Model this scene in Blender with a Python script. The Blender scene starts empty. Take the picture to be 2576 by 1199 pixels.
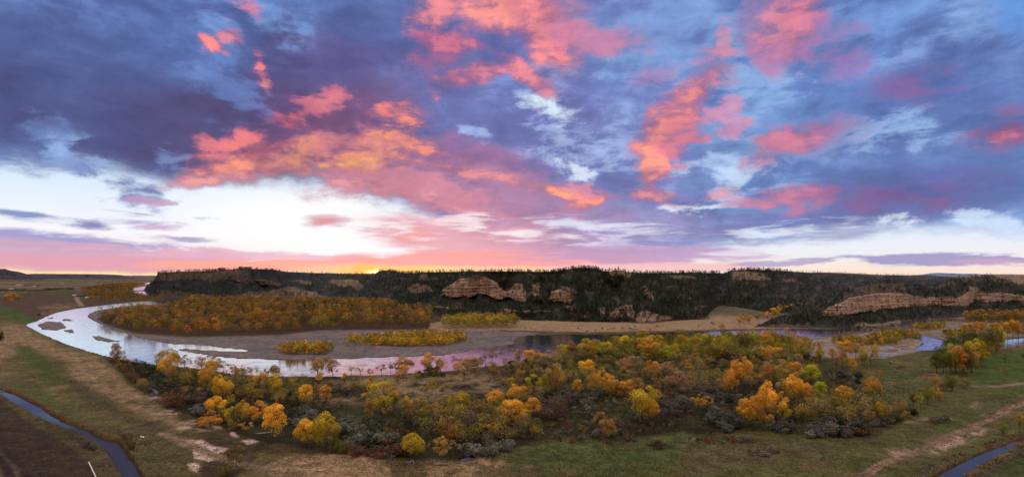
import bpy, math, random
import numpy as np
from mathutils import Vector

random.seed(7)
rng = np.random.default_rng(7)
R = math.radians
scene = bpy.context.scene
COL = scene.collection

# ------------------------------------------------------------------ camera
CAM_H = 65.0                    # metres above the valley floor
FOCAL = 1430.0                  # focal length in units of the 2575 px wide plan
CX, HY, PW, PH = 1287.5, 693.0, 2575.0, 1199.0


def build_camera():
    cd = bpy.data.cameras.new('camera')
    cam = bpy.data.objects.new('camera', cd)
    COL.objects.link(cam)
    cam.location = (0, 0, CAM_H)
    cam.rotation_euler = (math.pi / 2, 0, 0)
    cd.sensor_fit = 'HORIZONTAL'
    cd.sensor_width = 36.0
    cd.lens = 36.0 * FOCAL / PW
    cd.shift_y = (HY - PH / 2) / PW
    cd.clip_start = 1.0
    cd.clip_end = 200000.0
    scene.camera = cam


def srgb(r, g, b):
    def f(c):
        c = c / 255.0
        return c / 12.92 if c <= 0.04045 else ((c + 0.055) / 1.055) ** 2.4
    return (f(r), f(g), f(b))


def depth_at(y):
    return CAM_H * FOCAL / (y - HY)


def ground_at(x, y):
    """plan pixel -> point of the valley floor"""
    d = depth_at(y)
    return ((x - CX) / FOCAL * d, d)


def sky_at(x, y):
    X, Z = (x - CX) / FOCAL, (HY - y) / FOCAL
    return math.atan(X), math.atan(Z / math.sqrt(1 + X * X))


# ------------------------------------------------------------------ node helpers
class NT:
    def __init__(self, tree):
        self.t = tree
        self.n = tree.nodes
        self.l = tree.links

    def new(self, kind, **kw):
        nd = self.n.new(kind)
        for k, v in kw.items():
            setattr(nd, k, v)
        return nd

    def put(self, sock, v):
        if isinstance(v, bpy.types.NodeSocket):
            self.l.new(v, sock)
        elif v is not None:
            if sock.type == 'RGBA' and hasattr(v, '__len__') and len(v) == 3:
                v = (*v, 1)
            sock.default_value = v

    def math(self, op, a, b=None, c=None, clamp=False):
        nd = self.new('ShaderNodeMath', operation=op, use_clamp=clamp)
        for i, v in enumerate((a, b, c)):
            if v is not None:
                self.put(nd.inputs[i], v)
        return nd.outputs[0]

    def vmath(self, op, a, b=None, scale=None):
        nd = self.new('ShaderNodeVectorMath', operation=op)
        self.put(nd.inputs[0], a)
        if b is not None:
            self.put(nd.inputs[1], b)
        if scale is not None:
            self.put(nd.inputs['Scale'], scale)
        return nd.outputs[0]

    def mix(self, f, a, b, blend='MIX'):
        nd = self.new('ShaderNodeMix', data_type='RGBA', blend_type=blend)
        self.put(nd.inputs[0], f)
        self.put(nd.inputs[6], a)
        self.put(nd.inputs[7], b)
        return nd.outputs[2]

    def fmix(self, f, a, b):
        nd = self.new('ShaderNodeMix', data_type='FLOAT')
        self.put(nd.inputs[0], f)
        self.put(nd.inputs[2], a)
        self.put(nd.inputs[3], b)
        return nd.outputs[0]

    def smooth(self, v, lo, hi, a=0.0, b=1.0, kind='SMOOTHSTEP'):
        nd = self.new('ShaderNodeMapRange', interpolation_type=kind)
        for i, x in enumerate((v, lo, hi, a, b)):
            self.put(nd.inputs[i], x)
        return nd.outputs[0]

    def noise(self, vec, scale, detail=5, rough=0.5, dist=0.0, dims='3D', lac=2.0):
        nd = self.new('ShaderNodeTexNoise', noise_dimensions=dims)
        self.put(nd.inputs['Vector'], vec)
        nd.inputs['Scale'].default_value = scale
        nd.inputs['Detail'].default_value = detail
        nd.inputs['Roughness'].default_value = rough
        nd.inputs['Lacunarity'].default_value = lac
        nd.inputs['Distortion'].default_value = dist
        return nd

    def ramp(self, v, stops, interp='LINEAR'):
        nd = self.new('ShaderNodeValToRGB')
        cr = nd.color_ramp
        cr.interpolation = interp
        while len(cr.elements) < len(stops):
            cr.elements.new(0.5)
        for e, (p, c) in zip(cr.elements, stops):
            e.position = p
            e.color = (*c, 1) if len(c) == 3 else c
        self.put(nd.inputs[0], v)
        return nd.outputs[0]
# ------------------------------------------------------------------ sky
SUN_AZ = math.atan((940 - CX) / FOCAL)
SUN_EL = R(0.5)


def build_world():
    w = bpy.data.worlds.new('World')
    scene.world = w
    w.use_nodes = True
    w.node_tree.nodes.clear()
    T = NT(w.node_tree)
    d = T.new('ShaderNodeTexCoord').outputs['Generated']
    sep = T.new('ShaderNodeSeparateXYZ')
    T.put(sep.inputs[0], d)
    x, y, z = sep.outputs
    az = T.math('ARCTAN2', x, y)
    el = T.math('ARCSINE', z)
    cmb = T.new('ShaderNodeCombineXYZ')
    T.put(cmb.inputs[0], az)
    T.put(cmb.inputs[1], el)
    q = cmb.outputs[0]
    # the cloud deck seen in perspective
    inv = T.math('DIVIDE', 1.0, T.math('ADD', T.math('MAXIMUM', z, 0.0), 0.10))
    deck = T.vmath('SCALE', d, scale=inv)
    nA = T.noise(deck, 1.15, 7, 0.56, 0.3)       # big banks
    sq = T.new('ShaderNodeMapping')
    sq.inputs['Scale'].default_value = (1.0, 1.7, 1.0)
    T.put(sq.inputs[0], q)
    nB = T.noise(sq.outputs[0], 13.0, 9, 0.62, 0.3)       # puffs
    A = nA.outputs[0]
    B = nB.outputs[0]
    stretch = T.new('ShaderNodeMapping')
    stretch.inputs['Scale'].default_value = (0.8, 2.8, 1.0)
    stretch.inputs['Rotation'].default_value = (0, 0, R(-24))
    T.put(stretch.inputs[0], q)
    nC = T.noise(stretch.outputs[0], 14, 9, 0.6, 0.5)      # streaks
    C = nC.outputs[0]
    hor = T.new('ShaderNodeMapping')
    hor.inputs['Scale'].default_value = (1.0, 7.0, 1.0)
    T.put(hor.inputs[0], q)
    nH = T.noise(hor.outputs[0], 9, 7, 0.6, 0.4)            # level bars near the horizon
    H = nH.outputs[0]
    warp = T.noise(q, 14.0, 8, 0.68)
    wv = T.vmath('SUBTRACT', warp.outputs[1], (0.5, 0.5, 0.5))
    qw = T.vmath('ADD', q, T.vmath('MULTIPLY', wv, (0.075, 0.055, 0)))
    qh = T.vmath('ADD', q, T.vmath('MULTIPLY', wv, (0.06, 0.012, 0)))
    A0 = T.math('SUBTRACT', A, 0.5)
    B0 = T.math('SUBTRACT', B, 0.5)
    C0 = T.math('SUBTRACT', C, 0.5)
    H0 = T.math('SUBTRACT', H, 0.5)
    NZ = {k: T.math('MULTIPLY', v, 2.4) for k, v in dict(A=A0, B=B0, C=C0, H=H0).items()}
    mixN = T.math('ADD', T.math('MULTIPLY', B0, 0.62), T.math('MULTIPLY', C0, 0.6))
    NZ['M'] = T.math('MULTIPLY', mixN, 3.6)

    def sc(*c):
        return srgb(*c)

    # --- clear air: colour by height, once for the sunset side and once for the right
    E = lambda py: max(0.0, math.atan((HY - py) / FOCAL)) / 0.6
    eln = T.math('DIVIDE', el, 0.6)
    left = T.ramp(eln, [(0.0, sc(255, 216, 150)), (E(682), sc(255, 228, 184)), (E(655), sc(250, 226, 226)), (E(600), sc(248, 247, 255)),
                        (E(520), sc(224, 239, 254)), (E(450), sc(200, 226, 250)), (E(330), sc(150, 190, 238)), (E(0), sc(96, 142, 210)), (1.0, sc(190, 200, 225))])
    right = T.ramp(eln, [(0.0, sc(252, 222, 196)), (E(675), sc(250, 232, 220)), (E(640), sc(238, 240, 248)), (E(600), sc(228, 238, 252)),
                         (E(520), sc(205, 226, 250)), (E(400), sc(165, 200, 240)), (E(200), sc(120, 168, 228)), (E(0), sc(84, 146, 220)), (1.0, sc(190, 200, 225))])
    col = T.mix(T.smooth(az, -0.1, 0.45), left, right)

    relief = T.math('MULTIPLY_ADD', T.math('ADD', B0, T.math('MULTIPLY', C0, 0.4)), 0.8, 1.0)

    def blob(col, px, py, rx, ry, rot, rgb, amt=1.0, k=0.8, lo=0.26, hi=1.0, n='M', gain=1.0, blend='MIX'):
        """one bank of cloud: an ellipse of sky (plan pixels) with ragged edges"""
        if lo > 0.15:
            rx, ry = rx * 1.25, ry * 1.3
        a, e = sky_at(px, py)
        mp = T.new('ShaderNodeMapping', vector_type='TEXTURE')
        mp.inputs['Location'].default_value = (a, e, 0)
        mp.inputs['Rotation'].default_value = (0, 0, -R(rot))
        mp.inputs['Scale'].default_value = (rx / FOCAL * math.cos(a) ** 1.6, ry / FOCAL * math.cos(a), 1)
        # (a hair of the colour so far keeps the node stack short)
        ma = T.new('ShaderNodeVectorMath', operation='MULTIPLY_ADD')
        T.put(ma.inputs[0], col)
        ma.inputs[1].default_value = (1e-6, 1e-6, 1e-6)
        T.put(ma.inputs[2], qh if n == 'H' else qw)
        T.put(mp.inputs[0], ma.outputs[0])
        g = T.new('ShaderNodeTexGradient', gradient_type='SPHERICAL')
        T.put(g.inputs[0], mp.outputs[0])
        gv = g.outputs[1]
        v = T.math('MULTIPLY_ADD', NZ[n], k, gv)
        m = T.smooth(v, lo, hi, 0.0, amt)
        c = tuple(gain * t for t in sc(*rgb))
        # never outside the ellipse
        m = T.math('MULTIPLY', m, T.smooth(gv, 0.0, 0.4))
        r_, g_, b_ = rgb
        if r_ > 222 and r_ - b_ > 60 and py < 560:
            # lit from below: rosy at the rim, then the bright folds inside
            c = tuple(0.88 * t + 0.12 * u for t, u in zip(c, sc(206, 160, 186)))
            rose = tuple(0.40 * t + 0.60 * u for t, u in zip(c, sc(150, 92, 140)))
            halo = T.math('MULTIPLY', T.smooth(v, lo - 0.3, hi - 0.05, 0.0, amt * 0.8), T.smooth(gv, 0.0, 0.3))
            col = T.mix(halo, col, rose)
            fold = T.math('MULTIPLY_ADD', NZ['M'], 1.25, gv)
            m2 = T.math('MULTIPLY', T.smooth(fold, 0.28, 0.98), T.math('MULTIPLY', m, amt))
            return T.mix(m2, col, c, blend)
        return T.mix(m, col, c, blend)

    # --- white light above the sunset
    col = blob(col, 800, 560, 500, 150, 4, (255, 255, 255), 0.95, 0.0, 0.0, 0.9, gain=1.0)
    col = blob(col, 940, 640, 480, 110, 0, (250, 251, 255), 0.8, 0.0, 0.0, 0.9, gain=1.0)

    # --- the deck: everything above a ragged lower edge
    fc = T.new('ShaderNodeFloatCurve')
    pts = [(-800, 420), (0, 432), (150, 424), (300, 440), (430, 468), (520, 470), (620, 456), (760, 452), (880, 486), (960, 520), (1060, 545),
           (1150, 600), (1300, 640), (1500, 655), (1700, 650), (1850, 625), (1960, 606), (2100, 590), (2300, 585), (2575, 590), (3400, 590)]
    cu = fc.mapping.curves[0]
    conv = []
    for px, py in pts:
        a, e = sky_at(px, py)
        conv.append(((a + 1.2) / 2.4, e / 0.4))
    while len(cu.points) < len(conv):
        cu.points.new(0.5, 0.5)
    for p, (u, v) in zip(cu.points, conv):
        p.location = (u, v)
        p.handle_type = 'AUTO'
    fc.mapping.update()
    T.put(fc.inputs['Value'], T.math('DIVIDE', T.math('ADD', az, 1.2), 2.4))
    edge = T.math('MULTIPLY', fc.outputs[0], 0.4)
    above = T.math('SUBTRACT', T.math('ADD', el, T.math('MULTIPLY', mixN, 0.085)), edge)
    cover = T.smooth(above, -0.012, 0.03)
    tone = T.math('ADD', T.math('ADD', T.math('MULTIPLY', A0, 1.1), T.math('MULTIPLY', B0, 0.9)), T.math('ADD', 0.5, T.math('MULTIPLY', C0, 0.3)))
    cl = T.ramp(tone, [(0.0, sc(70, 82, 140)), (0.45, sc(84, 104, 168)), (0.75, sc(108, 146, 208)), (1.0, sc(158, 194, 234))])
    cc = T.ramp(tone, [(0.0, sc(100, 98, 160)), (0.4, sc(118, 124, 190)), (0.7, sc(150, 170, 220)), (1.0, sc(206, 222, 245))])
    cr = T.ramp(tone, [(0.0, sc(80, 96, 162)), (0.4, sc(98, 128, 194)), (0.7, sc(128, 168, 222)), (1.0, sc(196, 218, 244))])
    cloud = T.mix(T.smooth(az, -0.30, 0.0), cl, cc)
    cloud = T.mix(T.smooth(az, 0.1, 0.4), cloud, cr)
    col = T.mix(T.math('MULTIPLY', cover, 0.97), col, cloud)

    for args, kw in BLOBS:
        kw = dict(kw)
        if args[0] > 1750 and args[5][0] > 190 and args[5][2] < 180:
            kw['amt'] = kw.get('amt', 1.0) * 0.8
        col = blob(col, *args, **kw)

    # folds of light and shade through every bank
    col = T.vmath('SCALE', col, scale=T.fmix(cover, 1.0, relief))

    hs = T.new('ShaderNodeHueSaturation')
    hs.inputs['Saturation'].default_value = 0.94
    gm = T.new('ShaderNodeGamma')
    gm.inputs[1].default_value = 1.05
    T.put(gm.inputs[0], col)
    T.put(hs.inputs['Color'], gm.outputs[0])
    col = hs.outputs[0]

    # low sun glow just above the ridge
    col = blob(col, 965, 684, 300, 30, 0, (255, 214, 130), 0.6, 0.4, 0.0, 0.8, n='H', gain=1.1)
    col = blob(col, 965, 682, 170, 26, 0, (255, 176, 84), 0.95, 0.0, 0.0, 0.9, gain=1.2)
    col = blob(col, 963, 684, 56, 14, 0, (255, 222, 150), 1.0, 0.0, 0.0, 0.7, gain=1.9)

    # overhead and behind, out of the picture: extra brightness added to light the ground
    up = T.smooth(el, R(27), R(50))
    col = T.mix(up, col, tuple(SKY_UP * c for c in sc(244, 232, 218)))
    back = T.math('MULTIPLY', T.smooth(y, 0.25, -0.35), T.math('SUBTRACT', 1.0, up))
    col = T.mix(back, col, tuple(SKY_BACK * c for c in sc(236, 196, 190)))
    # below the horizon
    col = T.mix(T.smooth(el, -0.004, -0.03), col, sc(70, 60, 52))

    sky = T.new('ShaderNodeTexSky', sky_type='NISHITA')
    sky.sun_disc = False
    sky.sun_elevation = SUN_EL
    sky.sun_rotation = SUN_AZ
    sky.altitude = 1000
    b1 = T.new('ShaderNodeBackground')
    T.put(b1.inputs[0], sky.outputs[0])
    b1.inputs[1].default_value = 0.006
    b2 = T.new('ShaderNodeBackground')
    T.put(b2.inputs[0], col)
    b2.inputs[1].default_value = 1.0
    add = T.new('ShaderNodeAddShader')
    T.l.new(b1.outputs[0], add.inputs[0])
    T.l.new(b2.outputs[0], add.inputs[1])
    out = T.new('ShaderNodeOutputWorld')
    T.l.new(add.outputs[0], out.inputs[0])
    w.cycles.sampling_method = 'MANUAL'
    w.cycles.sample_map_resolution = 512


SKY_UP, SKY_BACK = 1.36, 0.6


def _b(px, py, rx, ry, rot, rgb, **kw):
    return ((px, py, rx, ry, rot, rgb), kw)


BLOBS = [
    # ---- broad washes of colour
    _b(330, 300, 580, 190, 8, (76, 80, 134), amt=0.92, k=0.3, n='A', lo=0.0, hi=0.6),
    _b(640, 320, 420, 170, -10, (86, 78, 128), amt=0.92, k=0.35, n='A', lo=0.0, hi=0.6),
    _b(790, 170, 260, 140, -20, (88, 76, 130), amt=0.8, k=0.4, n='A', lo=0.0, hi=0.6),
    _b(180, 120, 330, 130, 0, (78, 94, 152), amt=0.7, k=0.4, n='A', lo=0.0, hi=0.7),
    _b(480, 110, 260, 130, 0, (82, 108, 170), amt=0.5, k=0.6, n='A', lo=0.0, hi=0.7),
    _b(70, 385, 240, 70, 5, (96, 116, 178), amt=0.8, k=0.7),
    _b(1010, 160, 330, 170, -10, (98, 92, 152), amt=0.7, k=0.5, n='A', lo=0.0, hi=0.7),
    _b(960, 50, 240, 100, 0, (80, 104, 168), amt=0.6, k=0.6, n='A', lo=0.0, hi=0.7),
    _b(1290, 300, 380, 180, 10, (104, 112, 178), amt=0.7, k=0.5, n='A', lo=0.0, hi=0.7),
    _b(1290, 130, 160, 90, 30, (96, 104, 170), amt=0.8, k=0.5, n='A', lo=0.0, hi=0.6),
    _b(850, 330, 330, 150, -14, (134, 84, 126), amt=0.75, k=0.5, lo=0.0, hi=0.7),
    _b(1130, 430, 420, 130, 10, (164, 108, 152), amt=0.85, k=0.5, lo=0.0, hi=0.6),
    _b(1330, 520, 430, 120, 10, (178, 132, 172), amt=0.8, k=0.6, lo=0.0, hi=0.6),
    _b(1040, 470, 300, 70, 14, (212, 134, 154), amt=0.85, k=0.7, lo=0.0, hi=0.6),
    _b(1260, 600, 460, 80, 4, (226, 154, 174), amt=0.85, k=0.8, n='H', lo=0.0, hi=0.6),
    _b(1590, 590, 400, 80, 0, (162, 152, 200), amt=0.75, k=0.8, n='H', lo=0.0, hi=0.6),
    _b(1560, 420, 300, 160, 0, (112, 120, 186), amt=0.6, k=0.6, lo=0.0, hi=0.7),
    _b(1590, 130, 260, 170, 0, (106, 138, 202), amt=0.7, k=0.6, n='A', lo=0.0, hi=0.7),
    _b(1700, 60, 300, 140, -20, (126, 162, 218), amt=0.6, k=0.9, lo=0.0, hi=0.8),
    _b(2400, 330, 400, 260, 0, (82, 104, 172), amt=0.75, k=0.4, n='A', lo=0.0, hi=0.7),
    _b(2250, 490, 460, 90, 2, (96, 100, 164), amt=0.8, k=0.6, lo=0.0, hi=0.7),
    _b(2000, 560, 460, 70, -2, (112, 116, 178), amt=0.7, k=0.8, n='H', lo=0.0, hi=0.7),
    _b(1760, 480, 240, 90, 0, (112, 126, 192), amt=0.6, k=0.8),
    _b(2100, 230, 330, 160, 0, (96, 132, 200), amt=0.65, k=0.7, lo=0.0, hi=0.8),
    # ---- pale gaps
    _b(1385, 268, 120, 46, 14, (214, 232, 248), amt=1.0, k=0.9),
    _b(1440, 180, 170, 40, 0, (150, 182, 228), amt=0.6, k=1.0),
    _b(1440, 380, 190, 70, 25, (172, 192, 234), amt=0.65, k=1.3),
    _b(1450, 420, 80, 22, 35, (220, 230, 248), amt=0.75, k=1.3),
    _b(1590, 380, 150, 80, 40, (160, 186, 232), amt=0.6, k=1.5),
    _b(1800, 400, 130, 44, -10, (180, 206, 240), amt=0.7, k=1.4),
    _b(1870, 440, 150, 44, -20, (222, 235, 250), amt=0.95, k=1.3),
    _b(1770, 515, 130, 34, -8, (228, 238, 251), amt=0.95, k=1.3),
    _b(1900, 420, 220, 90, -20, (160, 190, 236), amt=0.6, k=1.3),
    _b(2190, 330, 220, 60, 0, (156, 194, 238), amt=0.7, k=1.3),
    _b(2400, 90, 260, 80, -20, (138, 174, 224), amt=0.6, k=1.1),
    _b(2560, 30, 120, 90, 0, (76, 140, 214), amt=0.8, k=0.6),
    _b(1880, 210, 200, 90, 0, (146, 184, 232), amt=0.65, k=1.3),
    _b(2180, 40, 200, 80, 0, (110, 154, 216), amt=0.6, k=1.0),
    _b(2240, 560, 110, 28, 0, (214, 228, 247), amt=0.85, k=1.5),
    _b(2480, 560, 100, 32, 10, (206, 222, 245), amt=0.8, k=1.5),
    _b(1990, 580, 190, 26, -4, (226, 234, 249), amt=0.8, k=1.6, n='H'),
    _b(1500, 570, 230, 32, 4, (228, 230, 248), amt=0.8, k=1.6, n='H'),
    _b(1650, 610, 260, 22, 0, (214, 210, 238), amt=0.7, k=1.6, n='H'),
    _b(1330, 590, 190, 30, 6, (250, 236, 242), amt=0.8, k=1.6, n='H'),
    _b(1180, 560, 170, 30, 10, (252, 236, 240), amt=0.8, k=1.5, n='H'),
    _b(110, 330, 130, 50, 20, (120, 158, 214), amt=0.35, k=1.3),
    _b(280, 415, 170, 30, 14, (170, 200, 238), amt=0.5, k=1.4),
    _b(570, 230, 150, 80, 30, (96, 130, 196), amt=0.6, k=1.2),
    _b(640, 60, 150, 80, 0, (112, 150, 212), amt=0.7, k=1.2),
    _b(430, 410, 110, 40, 30, (124, 160, 216), amt=0.55, k=1.4),
    _b(1200, 325, 60, 22, 10, (160, 188, 234), amt=0.8, k=1.2),
    _b(1290, 215, 90, 30, 0, (120, 150, 214), amt=0.6, k=1.2),
    # ---- lit cloud: coral sweep at the top
    _b(1270, 20, 210, 60, 6, (255, 144, 128), amt=1.0, k=0.54, lo=0.18, hi=0.80),
    _b(1370, 80, 130, 60, 48, (250, 132, 128), amt=1.0, k=0.54, lo=0.18, hi=0.80),
    _b(1090, 26, 80, 44, -35, (250, 136, 134), amt=0.85, k=1.3),
    _b(1480, 95, 190, 42, 8, (204, 126, 162), amt=0.85, k=0.62, lo=0.18, hi=0.80),
    _b(1120, 120, 150, 60, -12, (174, 92, 134), amt=0.75, k=1.0),
    _b(1140, 105, 70, 24, -12, (222, 114, 138), amt=0.7, k=1.5),
    _b(1190, 185, 110, 28, -10, (232, 124, 142), amt=0.9, k=0.78, lo=0.18, hi=0.80),
    _b(1330, 190, 100, 26, 32, (240, 128, 138), amt=0.95, k=0.70, lo=0.18, hi=0.80),
    _b(1115, 210, 44, 24, -30, (232, 118, 126), amt=0.9, k=1.2),
    # ---- small bright puffs upper left
    _b(530, 115, 40, 15, 14, (252, 128, 124), amt=1.0, k=0.70, lo=0.18, hi=0.80),
    _b(578, 96, 34, 18, 0, (226, 128, 148), amt=0.9, k=0.85, lo=0.18, hi=0.80),
    _b(612, 30, 60, 44, 30, (218, 126, 156), amt=0.85, k=1.4),
    _b(658, 165, 20, 56, -18, (240, 126, 126), amt=0.95, k=1.3),
    # ---- orange fire over the sunset
    _b(640, 400, 200, 60, -16, (196, 96, 110), amt=0.7, k=0.9),
    _b(560, 428, 120, 36, -14, (255, 144, 104), amt=0.95, k=0.78, lo=0.18, hi=0.80),
    _b(540, 456, 160, 20, -10, (250, 158, 150), amt=0.9, k=0.54, lo=0.18, hi=0.80),
    _b(625, 345, 90, 28, -32, (250, 118, 104), amt=0.85, k=1.4),
    _b(530, 375, 50, 26, 30, (244, 114, 104), amt=0.75, k=1.5),
    _b(755, 380, 100, 32, -34, (255, 156, 74), amt=1.0, k=0.70, lo=0.18, hi=0.80),
    _b(740, 395, 60, 16, -34, (255, 164, 70), amt=0.9, k=0.78, lo=0.18, hi=0.80),
    _b(880, 360, 220, 70, -10, (208, 118, 130), amt=0.7, k=1.1),
    _b(860, 404, 210, 30, -4, (255, 156, 88), amt=0.95, k=0.93, lo=0.18, hi=0.80),
    _b(850, 412, 120, 14, -6, (255, 168, 82), amt=0.9, k=0.93, lo=0.18, hi=0.80),
    _b(960, 372, 130, 30, 8, (255, 152, 88), amt=0.95, k=1.4),
    _b(975, 340, 80, 40, -20, (255, 150, 86), amt=0.9, k=1.5),
    _b(1020, 310, 50, 50, -50, (255, 138, 96), amt=0.9, k=1.5),
    _b(970, 282, 70, 26, -22, (250, 124, 100), amt=0.85, k=1.3),
    _b(1060, 368, 80, 28, 10, (255, 142, 96), amt=0.9, k=1.2),
    _b(800, 262, 120, 44, -28, (212, 114, 136), amt=0.85, k=1.4),
    _b(820, 250, 50, 18, -28, (240, 120, 122), amt=0.7, k=1.5),
    _b(740, 290, 80, 30, -25, (190, 84, 108), amt=0.6, k=1.5),
    _b(1120, 418, 300, 22, 13, (246, 146, 134), amt=0.8, k=1.1),
    _b(920, 465, 150, 40, -10, (232, 142, 148), amt=0.8, k=0.9),
    _b(1010, 495, 190, 28, 10, (242, 156, 158), amt=0.7, k=1.3),
    # ---- right of centre streak
    _b(1400, 476, 100, 16, 15, (255, 156, 108), amt=1.0, k=0.70, lo=0.18, hi=0.80),
    _b(1470, 506, 70, 22, -8, (252, 142, 122), amt=1.0, k=0.70, lo=0.18, hi=0.80),
    _b(1470, 470, 80, 18, 10, (230, 138, 154), amt=0.7, k=1.5),
    _b(1360, 535, 120, 16, 6, (226, 132, 148), amt=0.7, k=1.4),
    # ---- the tall coral plume
    _b(1690, 330, 140, 90, -40, (190, 106, 146), amt=0.75, k=0.9),
    _b(1670, 330, 100, 56, -38, (255, 142, 120), amt=1.0, k=0.62, lo=0.18, hi=0.80),
    _b(1735, 250, 90, 44, -52, (248, 136, 132), amt=1.0, k=0.62, lo=0.18, hi=0.80),
    _b(1640, 410, 40, 80, 8, (255, 150, 124), amt=1.0, k=0.62, lo=0.18, hi=0.80),
    _b(1640, 450, 36, 24, 0, (255, 150, 128), amt=0.9, k=0.62, lo=0.18, hi=0.80),
    _b(1720, 350, 80, 60, 0, (216, 118, 142), amt=0.8, k=1.3),
    _b(1795, 180, 60, 60, -60, (240, 136, 148), amt=0.9, k=1.2),
    _b(1822, 120, 30, 70, 8, (214, 138, 158), amt=0.8, k=1.2),
    _b(1825, 285, 50, 100, -20, (222, 126, 154), amt=0.75, k=1.6),
    _b(1630, 495, 80, 20, 4, (242, 144, 142), amt=0.85, k=1.01, lo=0.18, hi=0.80),
    _b(1780, 488, 110, 22, -12, (236, 136, 146), amt=0.75, k=1.5),
    # ---- rose bank top right
    _b(1965, 60, 100, 110, -20, (242, 136, 150), amt=1.0, k=0.62, lo=0.18, hi=0.80),
    _b(2015, 30, 60, 80, 10, (246, 128, 144), amt=0.85, k=0.78, lo=0.18, hi=0.80),
    _b(1970, 140, 150, 60, 10, (186, 120, 168), amt=0.75, k=1.0),
    _b(2090, 130, 110, 90, 20, (156, 114, 172), amt=0.7, k=1.1),
    _b(2040, 340, 190, 80, -8, (156, 98, 152), amt=0.7, k=1.0),
    _b(1985, 355, 100, 36, -6, (236, 122, 140), amt=0.9, k=0.93, lo=0.18, hi=0.80),
    _b(1915, 390, 60, 40, 10, (240, 124, 134), amt=0.9, k=1.01, lo=0.18, hi=0.80),
    _b(1960, 490, 90, 26, -10, (228, 126, 146), amt=0.85, k=1.4),
    _b(1880, 505, 130, 22, -4, (204, 124, 160), amt=0.8, k=1.4),
    _b(2040, 510, 80, 26, -12, (214, 118, 144), amt=0.75, k=1.5),
    _b(2290, 215, 180, 70, -4, (134, 90, 150), amt=0.75, k=0.8),
    _b(2520, 330, 140, 76, 4, (156, 88, 130), amt=0.85, k=0.8),
    _b(2480, 352, 70, 22, -4, (216, 120, 146), amt=0.8, k=1.2),
    _b(2220, 500, 230, 40, 2, (134, 88, 142), amt=0.7, k=1.0),
    _b(1640, 195, 80, 34, -6, (178, 128, 174), amt=0.6, k=1.1),
    # ---- clear air under the left deck: small clouds
    _b(345, 482, 130, 60, 14, (108, 122, 182), amt=0.95, k=1.0),
    _b(385, 508, 90, 16, 10, (206, 162, 198), amt=0.8, k=1.2),
    _b(190, 400, 140, 50, 10, (140, 170, 220), amt=0.75, k=1.4),
    _b(235, 436, 80, 26, 10, (118, 140, 198), amt=0.85, k=1.2),
    _b(70, 540, 150, 18, 4, (116, 138, 194), amt=0.9, k=1.0, n='H'),
    _b(240, 568, 80, 16, 4, (116, 122, 184), amt=0.9, k=1.1, n='H'),
    _b(350, 560, 130, 24, 4, (142, 142, 198), amt=0.9, k=1.4, n='H'),
    _b(390, 572, 100, 12, 3, (218, 168, 200), amt=0.7, k=1.2, n='H'),
    _b(440, 598, 100, 10, 3, (150, 142, 198), amt=0.8, k=1.0, n='H'),
    _b(525, 551, 46, 7, 0, (170, 172, 216), amt=0.8, k=0.8, n='H'),
    _b(815, 556, 66, 16, -2, (232, 148, 156), amt=0.95, k=0.8, n='H'),
    _b(950, 575, 80, 16, -6, (222, 154, 176), amt=0.75, k=1.3, n='H'),
    _b(1055, 588, 120, 24, 2, (238, 152, 156), amt=0.9, k=1.2, n='H'),
    _b(1050, 597, 60, 8, -2, (255, 158, 106), amt=0.7, k=1.2, n='H'),
    # ---- level bars along the horizon
    _b(120, 608, 520, 34, 3, (150, 148, 206), amt=0.9, k=1.1, n='H', lo=0.0, hi=0.5),
    _b(200, 642, 660, 46, 2, (208, 168, 198), amt=0.95, k=1.0, n='H', lo=0.0, hi=0.4),
    _b(640, 645, 560, 22, 2, (230, 176, 200), amt=0.8, k=1.2, n='H', lo=0.1, hi=0.5),
    _b(150, 660, 900, 30, 1, (228, 162, 180), amt=0.88, k=0.3, n='H', lo=0.0, hi=0.5),
    _b(760, 668, 480, 20, 0, (252, 168, 146), amt=0.85, k=0.7, n='H', lo=0.0, hi=0.4),
    _b(1250, 655, 520, 34, 0, (248, 160, 162), amt=0.95, k=0.7, n='H', lo=0.0, hi=0.4),
    _b(1160, 676, 480, 12, 0, (255, 206, 160), amt=0.8, k=0.8, n='H', lo=0.1, hi=0.5),
    _b(1600, 642, 420, 34, 0, (196, 158, 200), amt=0.85, k=1.0, n='H', lo=0.0, hi=0.5),
    _b(1640, 672, 360, 16, 0, (246, 192, 196), amt=0.85, k=0.8, n='H', lo=0.0, hi=0.4),
    _b(1900, 632, 160, 14, -4, (240, 236, 244), amt=0.7, k=1.6, n='H'),
    _b(2330, 652, 340, 22, 1, (162, 156, 204), amt=0.95, k=1.2, n='H', lo=0.1, hi=0.5),
    _b(2480, 658, 150, 12, 2, (218, 168, 200), amt=0.7, k=1.4, n='H'),
    _b(2000, 660, 200, 12, -2, (170, 160, 206), amt=0.8, k=1.3, n='H', lo=0.1, hi=0.5),
]
# ------------------------------------------------------------------ numeric helpers
def _hash(ix, iy, seed):
    h = (ix.astype(np.int64) * 374761393 + iy.astype(np.int64) * 668265263 + seed * 974634777) & 0xffffffff
    h = ((h ^ (h >> 13)) * 1274126177) & 0xffffffff
    h = h ^ (h >> 16)
    return (h & 0xffffff) / float(0xffffff)


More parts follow.
